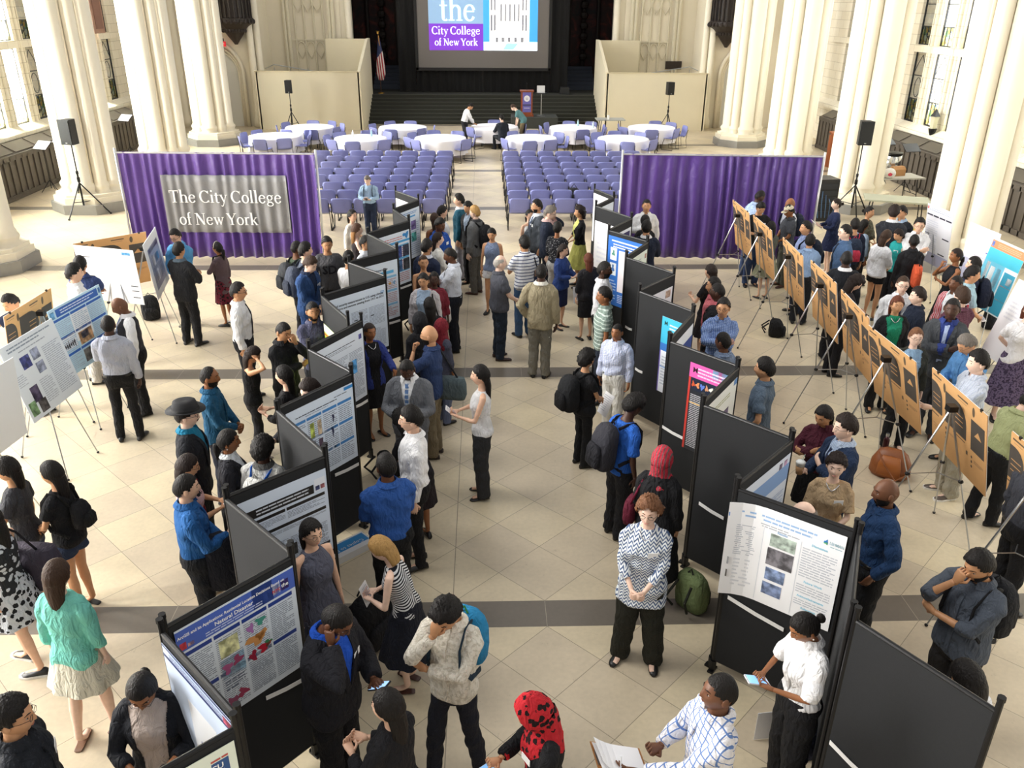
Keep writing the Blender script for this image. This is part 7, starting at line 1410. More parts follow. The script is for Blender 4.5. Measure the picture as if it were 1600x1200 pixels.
# ============================================================ STAGE, SMALL THINGS
# projection screen with black drapery
S = thing('projection_screen', 'large projection screen above the stage showing a purple and blue slide', 'screen', (0, 43.6, 0))
MB().box((0, 0, 4.9), (6.34, .06, 5.34)).build('screen_surface', plain('grey_screen', '#7f7a78', .8), S)
e = MB(); [e.box(c, d) for c, d in (((0, -.02, 2.2), (6.6, .12, .14)), ((0, -.02, 7.6), (6.6, .12, .14)), ((-3.24, -.02, 4.9), (.13, .12, 5.5)), ((3.24, -.02, 4.9), (.13, .12, 5.5)))]; e.build('screen_frame', plain('black_frame', '#0e0e10', .5), S)
def lit(c, k=.85): return plain('projected_light', c, .9, emit=(c, k))
x0, x1, xm, z0, zm, z1 = -2.62, 2.62, 0.0, 3.06, 4.25, 6.6
def slab(a, b, c, d, col, name, y=-.035, k=.6): return MB().box(((a + c) / 2, y, (b + d) / 2), (c - a, .004, d - b)).build(name, lit(col, k), S)
slab(x0, z0, xm, zm, '#7a3fc0', 'slide_purple'); slab(x0, zm, xm, z1, '#8aa9c8', 'slide_blue'); slab(xm, z0, x1, z1, '#4aa4ea', 'slide_sky')
LW = lit('#eef8ff', .95); LC = lit('#d4f2ff', .95)
for s_, x_, z_, w_, m_ in (('City College', x0 + .13, 3.78, 2.34, LW), ('of New York', x0 + .26, 3.28, 2.1, LW), ('the', x0 + .52, 4.38, 1.75, LC)):
    me, wd = serif_text(s_, 1., m_); k = w_ / wd; me.transform(Matrix.Diagonal((k, k * (1.05 if s_ != 'the' else 1.15), 1, 1))); o = put('slide_lettering', me, S, (x_, -.045, z_)); o.rotation_euler = (pi / 2, 0, 0)
e = MB(); Y_ = -.045
for q in ([(.02, 3.06), (2.62, 3.06), (2.62, 3.45), (.02, 3.45)],): e.add([(a, Y_, b) for a, b in q], [(0, 1, 2, 3)])
e.build('slide_snow', lit('#f2f8ff', .9), S); e = MB()
for q in ([(.95, 3.1), (1.15, 3.4), (1.7, 3.4), (1.45, 3.1)],): e.add([(a, Y_ - .004, b) for a, b in q], [(0, 1, 2, 3)])
e.build('slide_path', lit('#9cc8ea', .8), S)
# a plain gothic looking building picture, generic
e = MB()
for a, b, c, d in ((.30, 3.45, .72, 5.9), (1.80, 3.45, 2.22, 6.1), (.70, 3.45, 1.85, 5.3), (.55, 3.42, 2.0, 4.2), (.80, 3.38, 1.65, 3.9)): e.box(((a + c) / 2, Y_ - .002, (b + d) / 2), (c - a, .004, d - b))
e.add([(.70, Y_ - .004, 5.3), (1.85, Y_ - .004, 5.3), (1.28, Y_ - .004, 5.8)], [(0, 1, 2)]); e.build('slide_building', lit('#f4f1ea', .95), S); e = MB()
for a in (.40, .56, 1.90, 2.06): e.box((a, Y_ - .006, 5.1), (.07, .004, .5)); e.box((a, Y_ - .006, 4.3), (.09, .004, .7))
for a in (.86, 1.06, 1.28, 1.5, 1.7): e.box((a, Y_ - .006, 4.75), (.07, .004, .75))
for a in (.66, .95, 1.25, 1.56, 1.88): e.box((a, Y_ - .006, 3.55), (.14, .004, .22))
e.build('slide_windows', lit('#8f9098', .5), S)
BC = plain('black_stage_curtain', '#0b0b0d', .9)
def bcurt(xa, xb, za, zb, y, lab):
    n = int((xb - xa) / .06); xs = np.linspace(xa, xb, n); w = .05 * np.sin(np.arange(n) * .9); V = np.array([np.stack([xs, y + w, np.full(n, z)], 1) for z in (za, zb)] + [np.stack([xs, y + w + .02, np.full(n, z)], 1) for z in (zb, za)])
    o = MB().add(V.reshape(-1, 3), [(i * n + j, i * n + j + 1, ((i + 1) % 4) * n + j + 1, ((i + 1) % 4) * n + j) for i in range(4) for j in range(n - 1)]).build('stage_curtain', BC); tag(o, lab, 'curtain'); return o
bcurt(-4.15, -3.32, 1.13, 8.2, 43.7, 'black stage curtain left of the projection screen'); bcurt(3.32, 4.15, 1.13, 8.2, 43.7, 'black stage curtain right of the projection screen'); bcurt(-3.3, 3.3, 1.13, 2.2, 43.72, 'black skirt curtain hanging under the projection screen')
# flag
f = thing('flag_on_pole', 'american flag hanging furled on a floor pole left of the screen', 'flag', (-5.0, 43.0, 1.12))
MB().tube([(0, 0, 0), (0, 0, 2.65)], .02, 8).build('pole', plain('dark_wood', '#4a2c1c', .4), f); MB().lathe([(.16, 0), (.15, .03), (.03, .06)], n=16).build('base', plain('brass', '#a8823c', .3, .9), f)
e = MB(); e.ell((0, 0, 2.72), (.05, .03, .08), 8, 6); e.tube([(-.08, 0, 2.80), (0, 0, 2.74), (.08, 0, 2.80)], .012, 5); e.build('finial', plain('brass', '#a8823c', .3, .9), f)
def flagcloth():
    m, nt, b = nodes('striped_flag'); tc = N(nt, 'ShaderNodeTexCoord'); sp = N(nt, 'ShaderNodeSeparateXYZ'); nt.links.new(tc.outputs['Object'], sp.inputs[0])
    st_ = mth(nt, 'LESS_THAN', mth(nt, 'FRACT', mth(nt, 'MULTIPLY', mth(nt, 'ADD', sp.outputs[0], mth(nt, 'MULTIPLY', sp.outputs[2], .08)), 9.)), .5)
    mx = N(nt, 'ShaderNodeMix', data_type='RGBA'); nt.links.new(st_, mx.inputs[0]); mx.inputs[6].default_value = srgb('#e8e0da'); mx.inputs[7].default_value = srgb('#a82030')
    ca = mth(nt, 'GREATER_THAN', mth(nt, 'ADD', sp.outputs[2], mth(nt, 'MULTIPLY', sp.outputs[0], -1.2)), 1.72); m2 = N(nt, 'ShaderNodeMix', data_type='RGBA'); nt.links.new(ca, m2.inputs[0]); nt.links.new(mx.outputs[2], m2.inputs[6]); m2.inputs[7].default_value = srgb('#24305c'); nt.links.new(m2.outputs[2], b.inputs['Base Color']); return m
R_ = []
for z, w in ((2.5, .03), (2.2, .07), (1.8, .13), (1.3, .18), (.9, .20), (.6, .12)):
    ph = np.arange(20) * 2 * pi / 20; q = 1 + .25 * np.sin(ph * 5 + z); R_.append(np.stack([.03 + w * np.cos(ph) * q, w * .5 * np.sin(ph) * q, np.full(20, z)], 1))
MB().loft(R_[::-1]).build('flag_cloth', flagcloth(), f, True); MB().tube([(.02, -.02, 2.6), (.06, -.03, 1.9)], .02, 6).build('gold_fringe', plain('gold_cord', '#c08a3a', .6), f)
# low platform, lectern, stand
pl = MB().box((2.3, 39.75, .24), (2.1, 1.25, .48)).build('stage_platform', plain('dark_platform', '#3b3e3b', .85)); tag(pl, 'low dark grey platform carrying the lectern before the steps', 'platform')
WD = plain('cherry_wood', '#8a4524', .4, noise=.2, nscale=6)
l = thing('lectern', 'reddish wooden lectern with a purple emblem banner on its front', 'lectern', (1.95, 39.72, .48))
MB().box((0, 0, .56), (.52, .42, 1.0)).build('body', WD, l); MB().box((0, -.02, .05), (.62, .5, .10)).build('base', WD, l); MB().box((0, 0, 1.09), (.62, .5, .06)).build('top', WD, l)
MB().box((0, -.216, .62), (.38, .012, .86)).build('banner', plain('banner_violet', '#6b67b4', .6), l); MB().box((0, -.2235, .5), (.36, .004, .06)).build('banner_band', plain('banner_dark', '#3c3d66', .6), l)
o = MB().tube([(0, -.223, .78), (0, -.229, .78)], .135, 24).build('emblem', plain('emblem_white', '#eeeef2', .6), l); e = MB()
for a, b in ((-.03, .80), (.03, .80), (-.02, .74), (.03, .74)): e.box((a, -.231, b), (.03, .002, .035))
e.build('emblem_marks', plain('emblem_grey', '#8a8c9c', .6), o); MB().box((0, -.2235, .37), (.26, .004, .02)).build('banner_line', plain('emblem_white', '#eeeef2', .6), l)
e = MB(); e.tube([(0, 0, 1.1), (0, -.02, 1.4)], .008, 6); e.ell((0, -.02, 1.42), (.02, .02, .03), 8, 6); e.build('microphone', BLK, l)
t = thing('laptop_stand', 'thin metal stand with an open laptop beside the lectern', 'stand', (2.62, 39.75, .48)); MB().tube([(0, 0, 0), (0, 0, .98)], .022, 8).build('pole', CHR, t); MB().box((0, 0, .99), (.5, .34, .03)).build('shelf', BLK, t); MB().lathe([(.2, 0), (.2, .02), (.03, .04)], n=16).build('base', CHR, t)
t = thing('laptop', 'open white laptop on the metal stand by the lectern', 'laptop', (2.6, 39.75, 1.485)); MB().box((0, 0, .01), (.34, .24, .015)).build('keyboard', plain('laptop_white', '#d9dadc', .4), t); MB().box((0, .12, .16), (.36, .02, .28), M=rotx(-.15)).build('screen_lid', plain('laptop_white', '#d9dadc', .4), t)
m = thing('stage_monitor', 'black wedge monitor speaker on the upper stage step, right side', 'loudspeaker', (3.95, 42.9, 1.12)); MB().box((0, 0, .17), (.5, .34, .34), taper=.8).build('cabinet', plain('speaker_cabinet', '#1a1b1d', .6), m); MB().box((0, -.16, .17), (.44, .02, .28)).build('grille', plain('speaker_grille2', '#242628', .5), m)
# things behind and beside the cream partitions
for sg, nm in ((-1, 'left'), (1, 'right')):
    h = thing('handrail', 'sloping metal handrail behind the %s cream partition' % nm, 'handrail', (sg * 8.6, 39.6, 0)); e = MB(); e.tube([(-sg * 1.6, .3, 2.25), (sg * .7, .2, 2.62), (sg * 1.1, .2, 2.45)], .02, 6); e.build('rail', CHR, h)
    for k in (-.8, 0, .7): MB().tube([(sg * k, .2, 0), (sg * k, .2, 2.5)], .015, 6).build('post', CHR, h)
o = MB().box((9.15, 42.6, 2.5), (.78, .08, .36)).build('wall_plaque', plain('dark_bronze', '#2e2420', .5)); tag(o, 'dark rectangular plaque on wall above the right partition', 'plaque')
# stage cable pile and light on the partition, folding tables
def folding_table(x, y, rz, L_, w, lab, col='#a9aba6', h=.74, fold=False):
    t = thing('folding_table', lab, 'table', (x, y, 0), rz); MB().box((0, 0, h), (L_, w, .04)).build('tabletop', plain('plastic_tabletop', col, .5), t)
    for sx in (-1, 1):
        for sy in (-1, 1): MB().tube([(sx * (L_ / 2 - .2), sy * (w / 2 - .08), h - .02), (sx * (L_ / 2 - .14), sy * (w / 2 - .04), 0)], .014, 6).build('leg', BLK, t)
        MB().tube([(sx * (L_ / 2 - .17), -w / 2 + .07, .3), (sx * (L_ / 2 - .17), w / 2 - .07, .3)], .010, 6).build('brace', BLK, t)
    return t
folding_table(5.35, 36.6, .0, 1.2, .75, 'small grey folding table in front of the right cream partition')
def cup(x, y, z, lab, col='#f2f1ee', r=.04, h=.11):
    c = thing('paper_cup', lab, 'cup', (x, y, z)); MB().lathe([(r * .75, 0), (r, h)], n=16).build('cup_body', plain('paper_cup', col, .6), c); MB().lathe([(r * 1.06, h), (r * 1.06, h + .012), (r * .8, h + .018)], n=16).build('lid', WHT, c); return c
cup(5.25, 36.4, .76, 'white paper cup on the small grey folding table', h=.15, r=.05)
ta = at(1425, 296, .76); folding_table(11.6, 23.9, .10, 1.9, .78, 'pale folding table with paper bags behind the right column', '#c9c8c0', .76)
folding_table(10.55, 21.0, -.35, 1.55, .8, 'grey green folding table standing before the bag table, right side', '#a6a894', .74)
def paper_bag(x, y, z, w, d, h, col, lab, handles=True):
    b = thing('paper_bag', lab, 'bag', (x, y, z), .3); e = MB(); e.loft([[(-w / 2, -d / 2, 0), (w / 2, -d / 2, 0), (w / 2, d / 2, 0), (-w / 2, d / 2, 0)], [(-w / 2, -d / 2, h * .7), (w / 2, -d / 2, h * .7), (w / 2, d / 2, h * .7), (-w / 2, d / 2, h * .7)], [(-w / 2 * 1.02, -d / 6, h), (w / 2 * 1.02, -d / 5, h * .97), (w / 2, d / 5, h), (-w / 2, d / 6, h * .98)]]); e.build('bag_body', plain('bag_paper', col, .8, noise=.1, nscale=15), b)
    return b
paper_bag(11.15, 23.75, .78, .30, .2, .42, '#c39a6c', 'brown paper grocery bag on the pale table, right side'); paper_bag(11.9, 24.0, .78, .4, .25, .26, '#b98a5c', 'low brown paper bag beside the steel urn')
b = thing('plastic_bag', 'white plastic bag with red print on the pale folding table', 'bag', (11.5, 23.6, .78)); MB().ell((0, 0, .13), (.18, .14, .15), 12, 8).build('bag_body', plain('white_film', '#f2f0f0', .5, bump=.6, bscale=14), b, True); MB().ell((-.03, -.125, .12), (.07, .02, .05), 8, 5).build('red_print', plain('red_print', '#d2405c', .6), b)
u = thing('coffee_urn', 'large steel urn with black lid behind the paper bags', 'urn', (12.0, 24.6, .78)); MB().lathe([(.24, 0), (.24, .5)], n=24).build('body', plain('polished_steel', '#c4c6c8', .2, 1.), u, True); MB().lathe([(.26, .5), (.26, .55), (.1, .58)], n=24).build('lid', BLK, u); MB().tube([(0, -.24, .08), (0, -.31, .06)], .02, 6).build('tap', BLK, u)
b = thing('floor_sign', 'yellow wet floor marker lying under the grey green table', 'sign', (10.9, 20.6, 0)); MB().box((0, 0, .02), (.5, .3, .03)).build('panel', plain('yellow_plastic', '#d8c030', .5), b); MB().box((0, 0, .045), (.3, .05, .02)).build('hinge', plain('yellow_plastic', '#d8c030', .5), b)
# audio rack behind the right curtain
r = thing('audio_rack', 'black equipment rack with cables behind the right purple curtain', 'rack', (9.0, 22.0, 0), .1); MB().box((0, 0, .55), (.6, .6, 1.1)).build('rack_case', plain('rack_black', '#1c1d20', .5), r)
for k in range(5): MB().box((0, -.305, .2 + k * .18), (.5, .02, .14)).build('rack_unit', plain('rack_panel', '#33363c', .4, .4), r)
e = MB(); [e.tube([(-.25 + .1 * i, -.32, .9 - .1 * i), (-.3 + .12 * i, -.40, .5), (-.2 + .1 * i, -.34, .1)], .012, 5) for i in range(5)]; e.build('cables', plain('cable_blue', '#3a5a7c', .5), r)
c = thing('mixer_case', 'pale grey mixing desk case behind the right curtain top edge', 'case', (9.55, 25.6, 0), .3); MB().box((0, 0, .5), (.7, .5, 1.0)).build('case_body', plain('case_grey', '#c8cac8', .5), c); MB().box((0, -.26, .8), (.5, .02, .3)).build('control_panel', plain('rack_panel', '#33363c', .4, .4), c)
o = thing('wooden_lectern', 'plain orange wooden lectern stored against the right radiator', 'lectern', (12.4, 29.6, 0), .2); MB().box((0, 0, .55), (.5, .45, 1.1)).build('body', plain('orange_wood', '#a5582c', .5), o); MB().box((0, -.02, 1.13), (.56, .5, .05), M=rotx(.25)).build('top', plain('orange_wood', '#a5582c', .5), o)
# music stands along the radiators
def mstand(x, y, rz, lab):
    t = thing('music_stand', lab, 'music stand', (x, y, 0), rz, 'black music stands'); MB().tube([(0, 0, .1), (0, 0, 1.25)], .012, 6).build('pole', BLK, t); MB().box((0, 0, 1.35), (.5, .02, .32), M=rotx(-.9)).build('desk', BLK, t)
    for k in range(3): MB().tube([(0, 0, .35), (.28 * cos(k * 2.1), .28 * sin(k * 2.1), .01)], .010, 6).build('leg', BLK, t)
mstand(12.7, 26.6, .4, 'black music stand nearest the coffee urn, right aisle'); mstand(12.85, 25.3, .2, 'black music stand right of its neighbour, right aisle'); mstand(-12.9, 25.4, -.4, 'black music stand by the left radiator, nearest the camera'); mstand(-12.9, 26.6, -.4, 'black music stand by the left radiator, beside the column'); mstand(-12.9, 31.6, -.4, 'black music stand by the farthest left radiator')
s_ = thing('microphone_stand', 'folded black tripod stand leaning at the right radiators', 'stand', (12.9, 27.9, 0)); MB().tube([(0, 0, .1), (.1, 0, 1.7)], .012, 6).build('pole', BLK, s_)
for k in range(3): MB().tube([(0, 0, .9), (.22 * cos(k * 2.1), .22 * sin(k * 2.1), .01)], .010, 6).build('leg', BLK, s_)
# wall lantern, portrait, small speaker
w = thing('wall_lantern', 'black iron wall lantern between the right windows', 'lantern', (13.95, 26.4, 1.75)); MB().lathe([(.03, -.25), (.10, -.1), (.13, .0), (.13, .02)], n=8).build('bracket', BLK, w); MB().lathe([(.10, .02), (.14, .38)], n=6).build('glass', plain('lantern_glass', '#c9c2a8', .3), w); MB().lathe([(.17, .38), (.08, .50), (.02, .60)], n=6).build('roof', BLK, w)
p = thing('framed_panel', 'brown carved wooden panel high on the left wall behind the columns', 'panel', (-13.9, 33.1, 4.1)); MB().box((0, 0, .7), (.12, .9, 1.4)).build('panel_board', plain('brown_oak', '#8a6a5c', .6, noise=.2, nscale=6), p); MB().box((.07, 0, .7), (.03, .6, 1.1)).build('inner_panel', plain('brown_oak_dark', '#6a4a40', .6), p)
p = thing('wall_speaker', 'small black speaker box mounted beside the left window', 'loudspeaker', (-13.98, 31.2, 3.2)); MB().box((0, 0, .1), (.16, .22, .22)).build('cabinet', BLK, p); MB().box((-.1, 0, .1), (.06, .06, .06)).build('bracket', BLK, p)
p = thing('bulletin_case', 'dark arched notice case standing by the left wall', 'case', (-12.6, 35.2, 0), .9); e = MB(); e.box((0, 0, 1.0), (.5, .2, 2.0)); e.tube([(-.2, 0, 2.0), (0, 0, 2.3), (.2, 0, 2.0)], .06, 6); e.build('case_frame', plain('dark_oak', '#2c2622', .5), p); MB().box((0, -.11, 1.6), (.36, .01, .5)).build('notice', plain('blue_notice', '#7aa0d8', .5), p)
# bottles and cards on tables
for i, (x, y, lab, col) in enumerate(((-4.75, 31.35, 'white squeeze bottle on the second front table', '#f2f2f0'), (-4.1, 31.5, 'clear water bottle on the second front table', '#a8d0e0'), (3.75, 34.4, 'clear water bottle on the table below the lectern', '#a4ccd8'), (4.3, 33.9, 'pale water bottle at right of the lectern table', '#c8dce4'))):
    t = thing('water_bottle', lab, 'bottle', (x, y, .75)); MB().lathe([(.035, 0), (.037, .02), (.037, .15), (.014, .20), (.014, .22)], n=14).build('bottle_body', plain('bottle', col, .15), t, True); MB().lathe([(.017, .22), (.017, .24)], n=10).build('cap', WHT, t)
o = MB().box((3.3, 34.0, .755), (.34, .24, .012)).build('paper_stack', plain('paper', '#f5f5f7', .6)); tag(o, 'white papers on the round table below the lectern', 'papers')
# ---------------- backpacks, bags and hand held things
def world(info, p): return np.array(info['root'].matrix_basis @ Vector([float(q) for q in p]))
def follow(name, label, cat, info, group=None):
    r = info['root']; t = thing(name, label, cat, r.location, r.rotation_euler[2], group); return t
bpy.context.view_layer.update()
def backpack_mesh(parent, col, col2, B, w=.30, h=.46, d=.20, zc=1.20, yb=-.13, straps=True, strapcol=None, yf=None, s=1.):
    mt = cloth(col); e = MB(); R_ = []
    for z, k, dd in ((-.5, .78, .75), (-.46, .92, .95), (-.2, 1.0, 1.05), (.1, .98, 1.0), (.32, .86, .85), (.44, .62, .6), (.49, .3, .3)):
        q = ring(0, w / 2 * k, d / 2 * dd, 0, 20, 3.2); q[:, 2] = zc + z * h; q[:, 1] += yb - d / 2 - (.01 if z < .2 else -.02 * z); R_.append(B(q))
    e.loft(R_); e.build('main_compartment', mt, parent, True); e = MB(); R_ = []
    for z, k, dd in ((-.44, .8, .6), (-.40, .95, 1), (-.1, .95, 1), (.04, .7, .6)):
        q = ring(0, w / 2 * .78 * k, .04 * dd, 0, 16, 3.); q[:, 2] = zc + z * h; q[:, 1] += yb - d - .02; R_.append(B(q))
    e.loft(R_); e.build('front_pocket', cloth(col2), parent, True)
    e = MB(); e.tube(B([(-.03, yb - .05, zc + .48 * h), (0, yb - .06, zc + .58 * h), (.03, yb - .05, zc + .48 * h)]), .008, 6); e.build('grab_handle', cloth(col2), parent)
    if straps:
        for sg in (-1, 1):
            x = sg * .105; f_ = yf or (lambda z, x=0: .12)
            pts = [(x * .7, yb - .02, zc + .40 * h), (x, -.07, 1.452), (x * 1.05, .02, 1.462), (x * 1.1, f_(1.36, x) + .018, 1.36), (x * 1.15, f_(1.22, x) + .020, 1.22), (x * 1.6, f_(1.1, x) * .3 + .02, 1.08), (x * 1.4, yb + .0, 1.0)]
            e = MB(); e.tube(B(pts), .022 * s, 8, flat=.35, up=(1, 0, 0)); e.build('shoulder_strap', cloth(strapcol or col2), parent, True)
def _x(): pass
def wear(key, col, col2, label, **k):
    I = INFO[key]; t = follow('backpack', label, 'backpack', I, 'backpacks being worn'); a, b, c = interp_torso(I['T'], 1.2)
    backpack_mesh(t, col, col2, lambda p: I['bend'](np.asarray(p, float)), yb=c - b - .02, yf=I['yf'], s=I['s'], **k); return t
wear(26, '#34363a', '#24262a', 'dark grey backpack worn by the man in dark green t-shirt'); wear(27, '#454c5c', '#343a48', 'blue grey backpack worn by the profile man at the left panels')
wear(35, '#24262a', '#1a1c20', 'black backpack worn by the grey haired man with phone'); wear(62, '#1b1c20', '#141417', 'black backpack worn by the blond man in grey blazer')
wear(78, '#1c1d20', '#141417', 'large black backpack worn by the person with curly black hair', w=.34, h=.5, d=.24); wear(79, '#35353c', '#222228', 'dark grey backpack worn by the man in bright blue shirt', w=.32, h=.5, d=.22)
wear(105, '#262c3a', '#1c2230', 'dark backpack worn by the light blue shirt man at right easels'); wear(109, '#2a3448', '#c23a50', 'navy backpack with red straps on the short person in navy', strapcol='#c23a50')
wear(121, '#1c2236', '#141a2a', 'dark blue backpack worn by long haired woman at the right edge'); wear(98, '#1d1e22', '#141417', 'black backpack worn by the bearded man bottom right'); wear(102, '#2a3040', '#202634', 'dark backpack on the bald man behind the cap')
wear(57, '#2a86b8', '#2f7a3c', 'blue and green backpack worn by the man covering his face', strapcol='#1c3040'); wear(19, '#c6c6c2', '#a8a8a4', 'pale backpack with blue straps at the left panels', strapcol='#2a6cd0', d=.12); wear(21, '#1b1b1e', '#151517', 'small black backpack worn by the girl in denim shorts', w=.22, h=.28, d=.13)
def floor_pack(px, py, rz, col, col2, label, w=.32, h=.44, d=.2, lean=0.):
    g = at(px, py); t = thing('backpack', label, 'backpack', (g[0], g[1], 0), rz); R_ = rotx(lean); zc = h / 2 + .005
    backpack_mesh(t, col, col2, lambda p: (np.asarray(p, float) - np.array([0, 0, 0])) @ R_.T, w=w, h=h, d=d, zc=zc, yb=d / 2, straps=False)
    e = MB(); e.tube([(-.08, .12, h * .8), (-.1, .22, h * .5), (-.09, .16, .06)], .014, 6); e.tube([(.08, .12, h * .8), (.12, .24, h * .4), (.09, .16, .05)], .014, 6); e.build('shoulder_strap', cloth(col2), t); return t
floor_pack(238, 498, .4, '#17181b', '#101013', 'black backpack standing on the floor under the back left easels'); floor_pack(1078, 948, 2.2, '#6b7a52', '#24261f', 'olive green backpack on the floor beside the chevron blouse woman', w=.34, h=.42)
floor_pack(578, 1002, 1.0, '#141417', '#1e1e22', 'black backpack slumped on the floor behind the grey dress woman', h=.5, w=.4, d=.26); floor_pack(605, 745, 2., '#1a1a1d', '#2a2a2e', 'black bag on the floor between panels and the blue shirt man', h=.34)
floor_pack(1210, 524, 1.2, '#141416', '#1b1b1e', 'black plastic bag standing under the third brown board', w=.3, h=.30, d=.24); floor_pack(1545, 512, .3, '#1d1f24', '#26282e', 'black bag on the floor behind the burgundy shirt man', h=.4)
floor_pack(1243, 1172, 2.6, '#25283a', '#1c1e28', 'dark bag on the floor behind the bun haired woman', h=.3); floor_pack(655, 520, 1.3, '#17171a', '#101013', 'black bag under the left food security panel', h=.36)
I = None
g = at(902, 302 + 0, .45); t = thing('handbag', 'dark bag resting on a blue chair in the right block', 'bag', (at(897, 305, .62)[0], at(897, 305, .62)[1] + .1, .48)); MB().ell((0, 0, .16), (.2, .14, .16), 14, 8).build('bag_body', cloth('#26262a'), t, True); MB().tube([(-.1, 0, .28), (0, 0, .42), (.1, 0, .28)], .012, 6).build('bag_strap', BLK, t)
# brown leather tote with bottle
g = at(1388, 742); t = thing('leather_tote', 'brown leather tote bag lying on the floor behind the boards', 'bag', (g[0], g[1], 0), -.6); LE = plain('tan_leather', '#8a4f26', .45, noise=.25, nscale=10)
e = MB(); e.loft([ring(z, a, b, c, 20, 2.6) for z, a, b, c in ((.0, .2, .12, 0), (.05, .24, .15, 0), (.18, .23, .13, .02), (.30, .17, .07, .04), (.34, .10, .03, .05))]); e.build('bag_body', LE, t, True); e = MB(); e.loft([ring(z, a, b, c, 16, 3) for z, a, b, c in ((.06, .14, .02, -.145), (.2, .13, .02, -.13), (.29, .10, .02, -.08))]); e.build('bag_flap', plain('orange_leather', '#a8622c', .4), t, True); MB().tube([(-.15, -.05, .3), (-.05, -.2, .22), (.1, -.22, .06), (.2, -.1, .1)], .01, 6).build('bag_strap', LE, t)
g = at(1381, 708); t = thing('water_bottle', 'dark maroon steel bottle standing by the leather tote', 'bottle', (g[0], g[1], 0)); MB().lathe([(.035, 0), (.038, .02), (.038, .20), (.018, .25)], n=16).build('bottle_body', plain('maroon_steel', '#3c1a1e', .3, .5), t, True); MB().lathe([(.022, .25), (.022, .29)], n=12).build('cap', CHR, t)
g = at(1407, 746); cup(g[0], g[1], 0, 'white paper cup standing on the floor by the leather tote', r=.042, h=.11)
# papers on the floor
g = at(545, 862); t = thing('cardboard_sign', 'blue and white printed box lying on the floor under left panels', 'box', (g[0], g[1], 0), .75); MB().box((0, 0, .04), (.5, .24, .08)).build('box_body', plain('box_white', '#e9eaec', .6), t); MB().box((0, .02, .0825), (.46, .14, .004)).build('blue_panel', plain('box_blue', '#3a8fd0', .6), t); tm = text_mesh('Copies to M', .07, plain('box_white', '#e9eaec', .6), 'lettering', 0, 'CENTER'); o = put('lettering', tm, t, (0, .0, .0855)); o.rotation_euler = (0, 0, pi)
for px, py, z, lab, w, h, rz in ((1197, 1155, .12, 'white paper sheet leaning behind the plaid shirt man', .21, .28, .1),):
    g = at(px, py); o = MB().box((0, 0, .15), (w, .004, h)).build('paper_sheet', plain('paper', '#f5f5f7', .6), None, loc=(g[0], g[1], 0)); o.rotation_euler = (0, 0, rz); tag(o, lab, 'paper')
g = at(1180, 1105)
t = thing('plastic_bottle', 'blue capped plastic bottle on the floor behind the nearest right panel', 'bottle', (at(1256, 1140)[0], at(1256, 1140)[1], 0)); MB().lathe([(.03, 0), (.033, .02), (.033, .15), (.013, .19)], n=12).build('bottle_body', plain('green_pet', '#3c6a50', .2), t, True); MB().lathe([(.016, .19), (.016, .21)], n=10).build('cap', plain('cap_blue', '#2a8ad0', .4), t)
# phones, papers in hands
def held(key, name, label, cat, kind, both=True, off=(0, 0, 0), tilt=.5, side=-1, col='#1a1b1e', col2='#9cc4f0', size=None, ang=0.):
    I = INFO[key]; a = I['wr'][side]; b = I['wr'][-side] if both else a
    p = (a[0] + a[1] * .085 + b[0] + b[1] * .085) / 2 + np.array(off); r = I['root']; W_ = world(I, p)
    t = thing(name, label, cat, W_, r.rotation_euler[2] + ang); t.rotation_euler = (tilt, 0, r.rotation_euler[2] + ang)
    if kind == 'phone':
        w, h = size or (.075, .15); MB().box((0, 0, .0), (w, h, .010)).build('phone_body', plain('phone_case', col, .3), t); MB().box((0, 0, .0062), (w * .9, h * .88, .002)).build('phone_screen', plain('phone_screen', col2, .15, emit=(col2, .8)), t)
    if kind == 'paper':
        w, h = size or (.21, .28); e = MB(); e.loft([[(-w / 2, y, .02 * sin(y * 9)), (w / 2, y, .02 * sin(y * 9) + .01), (w / 2, y, .02 * sin(y * 9) + .013), (-w / 2, y, .02 * sin(y * 9) + .003)] for y in np.linspace(-h / 2, h / 2, 6)]); e.build('sheet', plain('paper', '#f5f5f7', .6), t); m = MB()
        for k in range(8): m.add([(-w * .38, h * (.35 - k * .09), .03), (w * .3, h * (.35 - k * .09), .03), (w * .3, h * (.35 - k * .09) + .006, .03), (-w * .38, h * (.35 - k * .09) + .006, .03)], [(0, 1, 2, 3)])
        m.build('text_lines', plain('ink_grey', '#b4b8c4', .6), t)
    return t
held(59, 'leaflet', 'white and blue leaflet held by the woman in the aisle', 'leaflet', 'paper', size=(.10, .17), tilt=.6); held(55, 'phone', 'phone with bright screen held by the man in black suit', 'phone', 'phone', both=False, side=-1, size=(.08, .155), tilt=.5)
held(58, 'phone', 'white phone with blue screen held by the red headscarf woman', 'phone', 'phone', col='#e8e8ea', col2='#6a9ac8', tilt=.5, ang=.9, size=(.08, .17)); held(83, 'phone', 'phone with blue case held by the bun haired woman', 'phone', 'phone', col='#e4e6ea', col2='#7fb4f0', tilt=.3, size=(.085, .17))
held(24, 'phone', 'dark phone held by the woman in white trimmed blazer', 'phone', 'phone', col2='#2a3c5c', ang=1.2, tilt=.4); held(16, 'phone', 'small lit phone held by the girl in pink and black top', 'phone', 'phone', col2='#e4ecf4'); held(35, 'phone', 'small dark phone held by the grey haired man with backpack', 'phone', 'phone', col2='#3a2c30')
held(107, 'clipboard', 'white clipboard read by the woman in short navy dress', 'clipboard', 'paper'); held(73, 'papers', 'small white papers held by the woman in blue hoodie', 'papers', 'paper', size=(.16, .2)); held(74, 'papers', 'white sheets held low by the auburn haired woman', 'papers', 'paper', both=False, side=1, tilt=1.2, size=(.22, .28), off=(0, .02, -.12))
